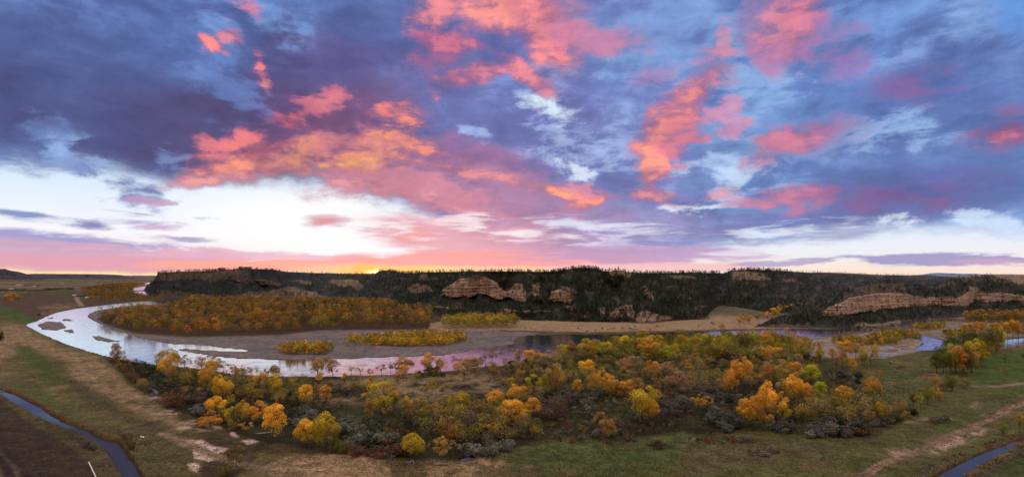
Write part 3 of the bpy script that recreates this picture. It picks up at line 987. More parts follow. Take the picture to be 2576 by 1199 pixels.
def far_ridge(name, pts, base, depth, thick, col, rel=0.0, seed=1):
    xs = np.arange(pts[0][0], pts[-1][0] + 1.5, 1.5)
    sy = lerp_curve(pts, xs) + fbm(xs / 7, xs * 0, 4, seed) * 0.9
    rows = 14
    t = np.linspace(0, 1, rows)[:, None]
    by = np.maximum(base, sy + 0.2)
    Y = by[None, :] + (sy - by)[None, :] * t
    X = np.broadcast_to(xs, Y.shape)
    D = depth + thick * t + thick * 0.5 * fbm(X / 20, Y / 6, 4, seed + 3) * np.sin(np.pi * t)
    P = np.stack([(X - CX) / FOCAL * D, D, CAM_H + D * (HY - Y) / FOCAL], -1)
    n2 = fbm(X / 14, Y / 1.6, 5, seed + 9) + 0.5
    C = np.array(col)[None, None, :] * (0.6 + 0.8 * n2)[..., None]
    q = P[-1].copy()
    q[:, 1] += thick * 2
    q[:, 0] *= q[:, 1] / P[-1][:, 1]
    q[:, 2] -= 5
    P = np.concatenate([P, q[None]], 0)
    C = np.concatenate([C, C[-1:]], 0)
    n, m = P.shape[:2]
    idx = np.arange(n * m).reshape(n, m)
    faces = np.stack([idx[:-1, :-1], idx[:-1, 1:], idx[1:, 1:], idx[1:, :-1]], -1).reshape(-1, 4)
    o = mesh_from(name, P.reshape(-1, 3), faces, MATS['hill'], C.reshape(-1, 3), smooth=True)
    tag(o, kind='structure')
    return o


def build_hills():
    hill_sheet('hills', 335, 2790, 2.5, 110, MAIN_BASE, MAIN_SKY, MAIN_RUN, rock_poly('main'), GRASS_MAIN, 60,
               ((0.030, 0.030, 0.024), (0.22, 0.15, 0.105), (0.44, 0.29, 0.205)), [(30, 0.5), (100, 2), (260, 5), (700, 10), (1800, 25)])
    hill_sheet('spur_hill', 1895, 2790, 2.5, 90, SPUR_BASE, SPUR_SKY, SPUR_RUN, rock_poly('spur'), GRASS_SPUR, 26,
               ((0.036, 0.032, 0.026), (0.135, 0.095, 0.066), (0.47, 0.32, 0.23)), [(20, 0.5), (60, 2.5), (150, 8), (300, 20), (500, 45)])
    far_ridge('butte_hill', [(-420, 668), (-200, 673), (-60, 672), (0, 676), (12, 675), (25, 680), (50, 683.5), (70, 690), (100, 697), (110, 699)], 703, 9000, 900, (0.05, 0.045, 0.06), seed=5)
    far_ridge('mesa_hill', [(20, 691), (60, 689), (90, 688), (160, 688.5), (230, 689), (262, 689.5), (290, 690.5), (310, 692), (319, 695.5), (340, 697.5)], 700.5, 12000, 1500, (0.06, 0.06, 0.085), seed=7)  # far ridges carry a bluish haze painted into their base colours
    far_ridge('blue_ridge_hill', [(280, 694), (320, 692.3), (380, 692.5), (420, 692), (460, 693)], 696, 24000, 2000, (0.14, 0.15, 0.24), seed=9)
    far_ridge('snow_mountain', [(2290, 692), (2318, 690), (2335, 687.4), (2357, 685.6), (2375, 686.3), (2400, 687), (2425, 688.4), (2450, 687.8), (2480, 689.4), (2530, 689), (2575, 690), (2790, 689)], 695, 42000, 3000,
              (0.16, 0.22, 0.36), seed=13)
    far_ridge('plateau_hill', [(2380, 698), (2440, 694), (2500, 691.6), (2560, 690.8), (2620, 690.4), (2700, 690), (2790, 690)], 726, 2600, 900, (0.22, 0.15, 0.105), seed=15)


ZONES = None
GRID = {}


def build_ground():
    ys = [694.25]
    while ys[-1] < 1335:
        ys.append(ys[-1] + min(2.6, max(0.45, (ys[-1] - HY) * 0.014)))
    ys = np.array(ys)
    xs = np.arange(-420, 2996, 3.0)
    X, Y = np.meshgrid(xs, ys)
    D = CAM_H * FOCAL / (Y - HY)
    WX, WY = (X - CX) / FOCAL * D, D
    ppm = (Y - HY) / CAM_H                     # plan pixels per metre, across
    ppv = ppm * (Y - HY) / FOCAL               # and in depth
    e1, e2 = fbm(WX / 22, WY / 22, 5, 101), fbm(WX / 22, WY / 22, 5, 111)
    f1, f2 = fbm(WX / 5, WY / 5, 4, 121), fbm(WX / 5, WY / 5, 4, 131)
    wx, wy = X + np.clip(ppm, 0, 5) * (9 * e1 + 3 * f1), Y + np.clip(ppv, 0, 2) * (9 * e2 + 3 * f2)     # ragged edges
    sx, sy = X + np.clip(ppm, 0, 5) * (3.0 * e1 + 1.5 * f1), Y + np.clip(ppv, 0, 2) * (3.0 * e2 + 1.5 * f2)

    def M(pts, soft, x=wx, y=wy, off=0.0):
        a = np.array(pts)
        pad = soft + abs(off) + 14
        b = (x > a[:, 0].min() - pad) & (x < a[:, 0].max() + pad) & (y > a[:, 1].min() - pad) & (y < a[:, 1].max() + pad)
        m = np.zeros(x.shape)
        if b.any():
            m[b] = sstep(sdf(x[b], y[b], pts) + off, -soft, soft)
        return m

    def L(pts, w0, w1, soft=0.6, x=sx, y=sy):
        """a track whose width shrinks with distance: w in metres"""
        a = np.array(pts)
        b = (x > a[:, 0].min() - 60) & (x < a[:, 0].max() + 60) & (y > a[:, 1].min() - 60) & (y < a[:, 1].max() + 60)
        m = np.zeros(x.shape)
        wp = [ground_at(*q) for q in pts]
        d = seg_dist(WX[b] + 2.2 * f1[b] + 3 * e1[b], WY[b] + 2.2 * f2[b] + 3 * e2[b], wp)
        wd = w0 * 0.5
        m[b] = 1 - sstep(d, wd * (1 - soft), wd * (1 + soft) + 0.35 / np.maximum(ppm[b], 0.05))
        return m

    n0 = fbm(WX / 60, WY / 60, 5, 141) + 0.5
    n1 = fbm(WX / 14, WY / 14, 5, 151) + 0.5
    n2 = fbm(WX / 3.0, WY / 3.0, 4, 161) + 0.5
    n3 = fbm(WX / 150, WY / 150, 4, 171) + 0.5
    C = np.zeros(X.shape + (3,))

    def paint(mask, col, var=0.5, vn=None):
        vn = n1 if vn is None else vn
        m = np.clip(mask, 0, 1)[..., None]
        c = np.array(col)[None, None, :] * (1 - var / 2 + var * vn)[..., None]
        C[:] = C * (1 - m) + c * m

    one = np.ones(X.shape)
    OLIVE, BROWN, TAN, STRAW = (0.085, 0.078, 0.034), (0.072, 0.050, 0.034), (0.25, 0.165, 0.105), (0.30, 0.195, 0.145)
    GREEN, DARK, GRAVEL, PINK = (0.062, 0.088, 0.026), (0.036, 0.029, 0.022), (0.175, 0.142, 0.17), (0.55, 0.385, 0.41)
    paint(one, BROWN, 0.7)
    paint(sstep(n0, 0.45, 0.65), OLIVE, 0.6)
    # --- far plain on the left: strips of fields
    farp = 1 - sstep(Y, 722, 738)
    paint(farp, (0.115, 0.080, 0.062), 0.6, n3)
    strip = (fbm(X / 150, (Y - 693) * 0 + np.log(np.maximum(Y - 693, 0.5)) * 9, 3, 181) + 0.5)
    paint(farp * sstep(strip, 0.52, 0.6), (0.185, 0.12, 0.085), 0.3)
    paint(farp * sstep(strip, 0.42, 0.36), (0.075, 0.07, 0.05), 0.4)
    paint(M(T1([(-300, 225), (0, 232), (180, 215), (380, 240), (480, 275), (420, 292), (300, 316), (240, 340), (150, 360), (0, 290), (-300, 280)]), 4), (0.085, 0.052, 0.045), 0.9)
    paint(M(T1([(200, 285), (330, 268), (440, 270), (400, 292), (300, 312), (230, 335)]), 5) * sstep(n1, 0.35, 0.6), (0.185, 0.125, 0.082), 0.5)
    paint(M(T1([(300, 178), (390, 182), (410, 205), (360, 215), (300, 205)]), 2), (0.075, 0.075, 0.035), 0.4)
    # --- near left: pasture
    paint(M(T1([(-500, 300), (0, 330), (60, 365), (140, 382), (200, 412), (330, 480), (560, 548), (600, 590), (650, 650), (720, 720), (800, 780), (900, 850), (1000, 920), (1040, 960), (1100, 1000),
                (1100, 1199), (800, 1300), (560, 980), (300, 850), (130, 770), (0, 700), (-500, 560)]), 4), (0.105, 0.086, 0.046), 0.6)
    paint(M(T1([(-300, 420), (0, 395), (60, 372), (140, 390), (200, 430), (330, 500), (540, 552), (600, 610), (650, 660), (720, 730), (800, 790), (900, 860), (980, 925), (960, 960), (800, 940),
                (640, 800), (420, 690), (330, 560), (130, 505), (0, 590), (-300, 600)]), 12) * sstep(n1 + n2 * 0.6, 0.32, 0.98), (0.27, 0.18, 0.125), 0.6, n2)
    paint(M(T1([(420, 690), (640, 800), (960, 945), (800, 960), (600, 890), (430, 790), (300, 780), (0, 690), (0, 600), (200, 600)]), 14) * sstep(n1, 0.4, 0.62), (0.19, 0.14, 0.075), 0.5, n2)
    paint(M(T1([(-300, 270), (0, 280), (60, 290), (130, 322), (182, 345), (150, 372), (80, 362), (0, 352), (-300, 380)]), 5) * sstep(n1, 0.2, 0.45), GREEN, 0.5)
    paint(L(T1([(115, 500), (180, 560), (250, 620), (330, 690)]), 11, 3, 0.8), (0.068, 0.085, 0.03), 0.5)
    paint(M(T1([(60, 700), (200, 700), (360, 810), (420, 840), (300, 830), (130, 760)]), 10) * sstep(n1, 0.35, 0.6), (0.085, 0.092, 0.034), 0.4)
    paint(L(T1([(400, 690), (520, 790), (640, 860), (800, 920), (900, 975)]), 9, 3, 0.9), (0.085, 0.066, 0.04), 0.4)
    # --- ploughed field and canal banks
    paint(M(T1([(-500, 640), (0, 745), (20, 752), (130, 800), (230, 868), (340, 915), (450, 960), (510, 1000), (560, 1060), (610, 1130), (660, 1199), (720, 1330), (500, 1400), (-500, 1400)]), 3), (0.085, 0.066, 0.040), 0.9)
    plough = T1([(-500, 690), (0, 785), (60, 830), (180, 920), (330, 1010), (430, 1082), (480, 1150), (515, 1205), (560, 1330), (560, 1700), (-500, 1700)])
    pm = M(plough, 2.5, sx, sy)
    paint(pm, (0.040, 0.026, 0.025), 0.5)
    a = np.array(plough)
    pd = np.zeros(X.shape)
    b = (X < 300) & (Y > 940)
    pd[b] = seg_dist(WX[b], WY[b], [ground_at(*q) for q in plough[:9]])
    rows = 0.5 + 0.5 * np.sin(pd * 2 * math.pi / 4.2 + 2.0 * e1)
    paint(pm * rows ** 2 * np.clip(0.25 + 1.1 * (n1 - 0.3), 0, 0.8) * sstep(pd, 12, 20), (0.21, 0.155, 0.145), 0.5, n2)
    paint(pm * (1 - sstep(pd, 6, 20)) * 0.7, (0.065, 0.044, 0.036), 0.5)
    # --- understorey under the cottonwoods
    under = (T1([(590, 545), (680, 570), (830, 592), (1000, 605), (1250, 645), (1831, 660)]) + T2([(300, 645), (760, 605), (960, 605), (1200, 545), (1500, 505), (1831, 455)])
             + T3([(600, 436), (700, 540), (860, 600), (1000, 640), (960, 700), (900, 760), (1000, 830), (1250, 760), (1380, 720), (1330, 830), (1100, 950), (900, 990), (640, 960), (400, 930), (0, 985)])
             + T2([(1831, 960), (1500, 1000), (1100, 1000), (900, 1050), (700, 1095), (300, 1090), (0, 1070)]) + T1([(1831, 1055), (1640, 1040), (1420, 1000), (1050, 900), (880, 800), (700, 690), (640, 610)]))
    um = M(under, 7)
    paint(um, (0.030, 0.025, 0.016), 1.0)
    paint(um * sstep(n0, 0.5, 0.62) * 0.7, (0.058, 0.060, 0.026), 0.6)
    paint(M(T2([(-120, 700), (120, 660), (420, 640), (800, 630), (960, 700), (900, 740), (700, 740), (560, 790), (300, 800), (0, 800), (-200, 790)]), 16) * sstep(n1 + 0.4 * n2, 0.42, 0.8), (0.235, 0.165, 0.115), 0.6, n2)
    paint(M(T2([(1180, 620), (1290, 610), (1290, 670), (1200, 660)]), 8), GREEN, 0.5)
    paint(M(T3([(-60, 620), (200, 625), (240, 700), (190, 720), (0, 740)]), 8), (0.125, 0.088, 0.056), 0.6)
    paint(M(T3([(640, 600), (960, 620), (1000, 700), (760, 790), (700, 700)]), 10) * 0.7, (0.078, 0.066, 0.036), 0.8)
    # --- foreground grass centre
    paint(M(T2([(-420, 1060), (-160, 1068), (0, 1072), (300, 1094), (640, 1102), (800, 1062), (1000, 1040), (1100, 1100), (1250, 1199), (1300, 1500), (-900, 1500)]), 5), (0.125, 0.095, 0.052), 0.7)
    paint(M(T1([(1430, 1135), (1530, 1092), (1700, 1068), (1831, 1064)]) + T2([(120, 1082), (240, 1100), (275, 1199), (300, 1500)]) + T1([(1700, 1500), (1560, 1210)]), 4) * sstep(n1 + n2 * 0.6, 0.42, 0.8), (0.32, 0.205, 0.145), 0.6, n2)
    paint(M(T2([(420, 1110), (620, 1115), (900, 1060), (880, 1150), (700, 1199), (480, 1199)]), 10) * sstep(n1 + n2 * 0.6, 0.5, 0.85), (0.27, 0.175, 0.12), 0.6, n2)
    paint(M(T2([(870, 1062), (1100, 1010), (1500, 1010), (1831, 950)]) + T3([(100, 1000), (640, 985), (1000, 1010), (700, 1130), (300, 1280)]) + T2([(1200, 1300), (1000, 1199), (900, 1120)]), 12) * sstep(n1, 0.15, 0.5), (0.075, 0.092, 0.034), 0.8, n2)
    paint(M(T2([(940, 1120), (1080, 1110), (1250, 1160), (1240, 1190), (1000, 1190)]), 10) * sstep(n1, 0.4, 0.6) * 0.8, (0.14, 0.088, 0.064), 0.5)
    # --- right meadow
    paint(M(T3([(860, 660), (1060, 600), (1080, 560), (1330, 515), (1831, 500), (2400, 480), (2400, 700), (1831, 960), (1380, 1160), (1280, 1230), (500, 1330), (-200, 1330), (0, 1040), (640, 990),
                (1000, 985), (1200, 900), (1000, 760)]), 9), (0.098, 0.092, 0.040), 0.7)
    paint(M(T3([(1540, 640), (1620, 560), (1831, 515), (2300, 520), (2300, 640), (1831, 680), (1560, 700)]), 10) * sstep(n1, 0.1, 0.4), (0.068, 0.096, 0.030), 0.5)
    paint(M(T3([(1540, 715), (2300, 690), (2300, 760), (1700, 850), (1400, 960), (1300, 1000), (1350, 850)]), 12) * sstep(n1 + n0, 0.8, 1.1), (0.078, 0.105, 0.030), 0.5)
    paint(M(T3([(1040, 665), (1200, 660), (1330, 640), (1330, 690), (1120, 700)]), 10), (0.076, 0.102, 0.030), 0.5)
    paint(M(T3([(900, 620), (1330, 540), (1340, 640), (1010, 660)]), 10) * sstep(n1, 0.5, 0.7), (0.14, 0.11, 0.058), 0.5)
    paint(M(T3([(0, 1000), (500, 1000), (900, 1030), (700, 1090), (300, 1130), (0, 1199)]), 14) * sstep(n0, 0.45, 0.6) * 0.7, (0.105, 0.078, 0.052), 0.6, n2)
    paint(M(T3([(640, 1140), (850, 1090), (860, 1120), (700, 1160)]), 8) * sstep(n1, 0.3, 0.6), (0.16, 0.085, 0.065), 0.5)
    paint(M(T3([(820, 1110), (1140, 1060), (1130, 1110), (960, 1150)]), 8) * sstep(n1, 0.2, 0.5), (0.065, 0.095, 0.028), 0.5)
    trk = T3([(860, 1260), (950, 1199), (1080, 1120), (1200, 1075), (1330, 1020), (1450, 970), (1560, 925), (1650, 885), (1750, 830), (1831, 792), (2200, 640)])
    paint(L(trk, 9, 6, 1.0) * sstep(n1, 0.3, 0.65), (0.15, 0.10, 0.076), 0.5, n2)
    paint(L(trk, 3.0, 3, 0.6), (0.27, 0.175, 0.145), 0.6, n2)
    paint(L(trk, 1.2, 1, 0.6), (0.20, 0.135, 0.11), 0.4, n2)
    paint(M(T3([(1090, 1035), (1170, 1025), (1200, 1060), (1130, 1090)]), 7) * sstep(n1, 0.3, 0.6), (0.38, 0.25, 0.22), 0.6, n2)
    paint(M(T3([(1300, 1060), (1500, 960), (1660, 930), (1560, 990), (1380, 1060)]), 8) * sstep(n1 + n2, 0.9, 1.2), (0.40, 0.275, 0.25), 0.6, n2)
    paint(M(T3([(1510, 805), (1580, 795), (1590, 815), (1530, 822)]), 5) * sstep(n1, 0.3, 0.6), (0.28, 0.18, 0.14), 0.5)
    paint(L(T3([(1200, 905), (1340, 885), (1500, 870), (1580, 860)]), 5, 2, 0.9) * sstep(n1, 0.4, 0.6), (0.30, 0.20, 0.18), 0.5)
    paint(L(T3([(1530, 700), (1600, 712), (1700, 708), (1831, 694), (2200, 660)]), 4.5, 4, 0.5), (0.24, 0.165, 0.155), 0.5)
    paint(L(T3([(980, 720), (1150, 690), (1280, 672), (1320, 640)]), 5, 4, 0.6), (0.15, 0.11, 0.07), 0.4)
    paint(L(T3([(730, 765), (850, 770), (1010, 772)]), 2.5, 2, 0.6), (0.16, 0.12, 0.08), 0.4)
    # right canal banks and the field beyond
    paint(M(T3([(1200, 1290), (1290, 1199), (1400, 1130), (1560, 1062), (1700, 1000), (1831, 955), (2400, 760), (2500, 790), (1900, 990), (1750, 1070), (1560, 1199), (1480, 1290)]), 4), (0.115, 0.085, 0.052), 0.9, n2)
    paint(M(T3([(1600, 1199), (1700, 1140), (1831, 1068), (2400, 860), (2400, 1500), (1400, 1500)]), 2.5), (0.055, 0.066, 0.026), 0.4)
    fr = 0.5 + 0.5 * np.sin((WX * 0.55 + WY * 0.84) * 2 * math.pi / 2.6)
    paint(M(T3([(1600, 1199), (1700, 1140), (1831, 1068), (2400, 860), (2400, 1500), (1400, 1500)]), 2.5) * fr * 0.5, (0.082, 0.098, 0.036), 0.4)
    # --- bare pink earth and tracks, left of centre
    path = T1([(870, 962), (950, 994), (1050, 1040), (1150, 1080), (1230, 1106), (1320, 1130), (1400, 1150), (1500, 1182), (1560, 1205), (1700, 1290)])
    for pts in (T1([(920, 984), (990, 994), (1080, 998), (1180, 1018), (1255, 1022), (1190, 1062), (1195, 1088), (1130, 1104), (1090, 1090), (1050, 1082), (1058, 1050), (1000, 1015)]),
                T1([(1008, 1115), (1058, 1110), (1086, 1135), (1072, 1162), (1025, 1142)]), T1([(1240, 948), (1275, 955), (1300, 970), (1262, 968)]),
                T1([(1300, 985), (1370, 980), (1395, 995), (1340, 1005)]), T1([(1120, 915), (1170, 925), (1200, 940), (1150, 938)])):
        paint(M(pts, 3) * sstep(n2 + n1, 0.35, 0.75), PINK, 0.7, n2)
    paint(L(T1([(790, 760), (900, 850), (1000, 925), (1060, 900), (1120, 930)]), 8, 4, 1.0) * sstep(n1 + n2, 0.95, 1.2), (0.36, 0.26, 0.23), 0.6, n2)
    paint(L(path, 4.2, 3, 0.6), (0.24, 0.16, 0.13), 0.5, n2)
    paint(L(T1([(1400, 1150), (1480, 1120), (1600, 1085), (1720, 1068)]), 3.4, 3, 0.7), (0.22, 0.16, 0.12), 0.4, n2)
    paint(M(T1([(1180, 1060), (1330, 1010), (1420, 1030), (1300, 1070)]), 8) * sstep(n1, 0.45, 0.7) * 0.8, DARK, 0.6)
    # --- river gravel
    g1 = (T1([(466, 328), (520, 300), (700, 272), (950, 258), (1050, 240), (1060, 250), (980, 280), (860, 300), (740, 290), (640, 318), (545, 340), (520, 352), (560, 378), (720, 428), (1000, 450), (1250, 443), (1500, 438), (1700, 414), (1831, 408)])
          + T2([(0, 410), (200, 408), (600, 410), (950, 416), (1060, 428), (1000, 440), (930, 462), (930, 482), (760, 512), (520, 550), (0, 568)]) + T1([(1831, 570), (1500, 574), (1000, 532), (900, 500), (720, 452), (560, 397)]))
    paint(M(g1, 2.5, sx, sy), GRAVEL, 0.6)
    paint(M(g1, 2.5, sx, sy) * sstep(fbm(X / 90, Y / 5, 5, 191), 0.02, 0.2) * 0.8, (0.125, 0.105, 0.145), 0.5)
    g2 = T3([(560, 425), (640, 446), (800, 438), (1000, 418), (1215, 400), (1300, 440), (1290, 475), (1260, 505), (1275, 522), (1100, 556), (1050, 560), (800, 556), (690, 545), (660, 500)])
    paint(M(g2, 3, sx, sy), (0.29, 0.235, 0.29), 0.6)
    paint(M(g2, 3) * sstep(n1, 0.5, 0.65) * sstep(Y, 833, 845) * 0.8, (0.20, 0.115, 0.045), 0.6)
    g3 = T3([(1225, 425), (1230, 395), (1420, 362), (1560, 372), (1831, 376), (2300, 396), (2300, 440), (1831, 448), (1560, 462), (1430, 466), (1330, 445)])
    paint(M(g3, 3, sx, sy), (0.25, 0.20, 0.22), 0.6)
    paint(M(g3, 3) * sstep(n1, 0.45, 0.6) * 0.8, (0.16, 0.10, 0.045), 0.6)
    paint(M(T3([(1430, 352), (1510, 340), (1515, 346), (1470, 355)]), 1.5, sx, sy), (0.36, 0.29, 0.28), 0.3)
    # --- straw field across the river
    st = (T2([(480, 372), (560, 362), (950, 350), (1200, 364), (1500, 369), (1650, 374), (1831, 356)]) + T3([(140, 352), (148, 275), (200, 262), (440, 308), (520, 300), (640, 290), (560, 330), (440, 372), (540, 388), (830, 397), (500, 403), (0, 413)])
          + T2([(1831, 416), (1300, 426), (850, 412), (540, 412), (470, 400)]))
    paint(M(st, 2.5), STRAW, 0.45)
    paint(M(T3([(140, 330), (148, 275), (200, 262), (440, 308), (520, 300), (640, 290), (560, 330), (440, 350), (300, 340), (200, 330), (130, 340)]), 8), (0.115, 0.092, 0.072), 0.7)
    paint(M(T2([(850, 408), (1300, 421), (1831, 411)]) + T3([(500, 399), (830, 393), (830, 398), (500, 404), (0, 415)]) + T2([(1831, 418), (1300, 428), (850, 416)]), 1.0, sx, sy), (0.10, 0.06, 0.042), 0.5)
    paint(M(T1([(1640, 270), (1831, 268)]) + T2([(0, 278), (60, 282), (0, 296)]) + T1([(1831, 297), (1690, 295)]), 2), (0.20, 0.13, 0.095), 0.4)
    paint(M(T2([(210, 240), (370, 236), (390, 252), (240, 256)]), 2), (0.22, 0.15, 0.11), 0.4)
    # forest floor of the river bend
    bend = (T1([(520, 345), (640, 320), (760, 292), (900, 285), (1000, 262), (1060, 240), (1300, 245), (1650, 265), (1831, 280)]) + T2([(480, 300), (470, 400), (200, 405), (0, 408)])
            + T1([(1831, 405), (1700, 410), (1500, 432), (1250, 438), (1000, 444), (720, 425), (570, 378)]))
    paint(M(bend, 3) * 0.9, (0.055, 0.032, 0.020), 0.8)
    # highway and lanes on the far plain
    paint(L(T1([(-300, 245), (0, 209), (143, 193.5), (343, 175), (458, 161), (560, 150), (700, 144)]), 26, 20, 0.25), (0.15, 0.125, 0.125), 0.2)
    paint(L(T1([(-300, 268), (0, 224), (200, 198), (340, 182), (470, 166)]), 14, 12, 0.3), (0.11, 0.09, 0.085), 0.2)
    paint(L(T1([(408, 232), (420, 255), (440, 282)]), 9, 9, 0.4), (0.26, 0.18, 0.13), 0.3)
    # --- water beds and heights
    riv = M(RIVER, 0.9, sx, sy)
    for p in FARRIVER:
        riv = np.maximum(riv, M(p, 0.7, sx, sy))
    for p in INLET:
        riv = np.maximum(riv, M(p, 1.2, sx, sy))
    for p in BARS:
        bm = M(p, 1.6, sx + fbm(X / 8, Y / 4, 4, 201) * 8, sy + fbm(X / 8, Y / 4, 4, 211) * 3)
        riv = riv * (1 - bm)
        paint(bm, GRAVEL, 0.5)
    can = np.maximum(M(CANAL_L, 1.8, sx, sy), M(CANAL_R, 1.8, sx, sy))
    crk = np.zeros(X.shape)
    for p in CREEK:
        crk = np.maximum(crk, M(p, 1.6, sx, sy))
    near = np.maximum(np.maximum(M(RIVER, 6, sx, sy), M(CANAL_L, 5, sx, sy)), M(CANAL_R, 5, sx, sy))
    wet = np.maximum(np.maximum(riv, can), crk)
    edge = np.maximum(M(CANAL_L, 2, sx, sy, 4.0), M(CANAL_R, 2, sx, sy, 4.0)) * (1 - can)
    paint(edge * sstep(n1, 0.3, 0.55), (0.13, 0.062, 0.028), 0.7, n2)
    paint(wet, (0.03, 0.028, 0.024), 0.3)
    Z = 0.9 * (fbm(WX / 18, WY / 18, 4, 221)) * (1 - near) * (1 - farp) + 0.5 * f1 * (1 - near) * (1 - farp)
    Z -= 0.30
    Z = Z * (1 - wet) + wet * -2.0
    # the mound of dry grass at the foot of the picture, and canal banks
    Z += 1.6 * M(CANAL_L, 14, sx, sy, 10) * (1 - M(CANAL_L, 6, sx, sy, 2)) * 0.6
    P = np.stack([WX, WY, Z], -1)
    rws, cls = X.shape
    idx = np.arange(rws * cls).reshape(rws, cls)
    faces = np.stack([idx[1:, :-1], idx[1:, 1:], idx[:-1, 1:], idx[:-1, :-1]], -1).reshape(-1, 4)
    C *= (0.98, 0.98, 0.80)
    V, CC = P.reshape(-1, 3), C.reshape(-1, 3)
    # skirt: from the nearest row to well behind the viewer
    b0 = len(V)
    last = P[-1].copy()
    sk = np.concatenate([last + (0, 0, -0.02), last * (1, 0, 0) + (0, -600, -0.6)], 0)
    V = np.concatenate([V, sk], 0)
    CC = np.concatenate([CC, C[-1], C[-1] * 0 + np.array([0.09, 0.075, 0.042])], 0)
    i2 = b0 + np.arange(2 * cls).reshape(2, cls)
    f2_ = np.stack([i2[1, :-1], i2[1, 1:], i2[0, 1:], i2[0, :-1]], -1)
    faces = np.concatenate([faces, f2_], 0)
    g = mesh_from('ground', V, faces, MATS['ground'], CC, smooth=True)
    tag(g, kind='structure')
    GRID.update(X=X, Y=Y, Z=Z, xs=xs, ys=ys, um=um)

    def sheet(name, mask, z, mat):
        grow = mask.copy()
        for _ in range(2):
            h = grow.copy()
            h[1:] = np.maximum(h[1:], grow[:-1]); h[:-1] = np.maximum(h[:-1], grow[1:])
            h[:, 1:] = np.maximum(h[:, 1:], grow[:, :-1]); h[:, :-1] = np.maximum(h[:, :-1], grow[:, 1:])
            grow = h
        keep = (grow[:-1, :-1] > 0.01)
        fq = np.stack([idx[1:, :-1], idx[1:, 1:], idx[:-1, 1:], idx[:-1, :-1]], -1)[keep]
        used, inv = np.unique(fq, return_inverse=True)
        v = P.reshape(-1, 3)[used].copy()
        v[:, 2] = z
        o = mesh_from(name, v, inv.reshape(-1, 4), MATS[mat], smooth=True)
        tag(o, kind='structure')
        return o
    sheet('river_water', riv, -0.85, 'river_water')
    sheet('canal_water', can, -0.9, 'still_water')
    sheet('creek_water', crk, -0.8, 'river_water')


def ground_z(x, y):
    """height of the ground under a plan pixel"""
    ci = np.clip(np.searchsorted(GRID['xs'], x), 1, len(GRID['xs']) - 1)
    ri = np.clip(np.searchsorted(GRID['ys'], y), 1, len(GRID['ys']) - 1)
    return GRID['Z'][ri, ci]
# ------------------------------------------------------------------ foliage
def cards(c, s, r, flat=0.0, outward=None, aspect=1.0):
    """leaf sprays: one small quad at each of the points c (n,3), size s (n,)"""
    n = len(c)
    nrm = r.normal(size=(n, 3))
    if outward is not None:
        nrm = nrm * 0.75 + outward
    nrm[:, 2] += flat
    nrm /= np.linalg.norm(nrm, axis=1)[:, None] + 1e-9
    a = r.normal(size=(n, 3))
    u = np.cross(nrm, a)
    u /= np.linalg.norm(u, axis=1)[:, None] + 1e-9
    v = np.cross(nrm, u)
    su, sv = (s * aspect)[:, None] * 0.5, s[:, None] * 0.5
    q = np.stack([c - u * su * 0.9, c - v * sv * 0.8, c + u * su, c + v * sv], 1)
    return q.reshape(-1, 3)


def quads(n):
    return np.arange(n * 4).reshape(n, 4)


def crown_points(r, n_lobes, per, zc, rx, rz, lob, droop=0.0, hollow=0.5):
    """points and tints of a broadleaf crown of unit height made of overlapping lobes"""
    P, N, Tn, ctr = [], [], [], []
    bias = r.normal(size=(5, 3))
    bias /= np.linalg.norm(bias, axis=1)[:, None]
    amp = r.uniform(-0.42, 0.42, 5)
    tries = 0
    while len(ctr) < n_lobes and tries < 900:
        tries += 1
        d = r.normal(size=3)
        d /= np.linalg.norm(d)
        k = r.uniform(hollow, 1.0) ** 0.6 * (1 + float((amp * np.clip(bias @ d, 0, 1)).sum()))
        c = np.array([d[0] * rx * k, d[1] * rx * k, zc + d[2] * rz * k])
        if c[2] < zc - rz * 0.8:
            continue
        if all(np.linalg.norm((c - o) / (1, 1, 0.9)) > lob * 0.62 for o in ctr):
            ctr.append(c)
    for c in ctr:
        lr = lob * r.uniform(0.5, 1.25)
        m = int(per * (lr / lob) ** 2)
        d = r.normal(size=(m, 3))
        d /= np.linalg.norm(d, axis=1)[:, None]
        d[:, 2] = np.where(d[:, 2] < -0.2, np.where(r.random(m) < 0.6, -d[:, 2], d[:, 2]), d[:, 2])
        k = r.uniform(0.35, 1.0, m) ** 0.5
        p = c + d * (lr * k)[:, None] * (1.0, 1.0, 0.85)
        p[:, 2] -= droop * (p[:, 0] ** 2 + p[:, 1] ** 2)
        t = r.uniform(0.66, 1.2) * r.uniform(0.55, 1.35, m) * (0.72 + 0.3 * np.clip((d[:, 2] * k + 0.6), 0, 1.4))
        P.append(p)
        N.append(d)
        Tn.append(t)
    return np.concatenate(P), np.concatenate(N), np.concatenate(Tn), ctr


def limb(mb, a, b, r0, r1, r, n=5, bend=0.12):
    a, b = np.array(a, float), np.array(b, float)
    L = np.linalg.norm(b - a)
    pts = []
    off = r.normal(size=3) * L * bend
    for k in range(4):
        t = k / 3
        pts.append(a + (b - a) * t + off * math.sin(math.pi * t))
    mb.path(pts, r0, r1, n)


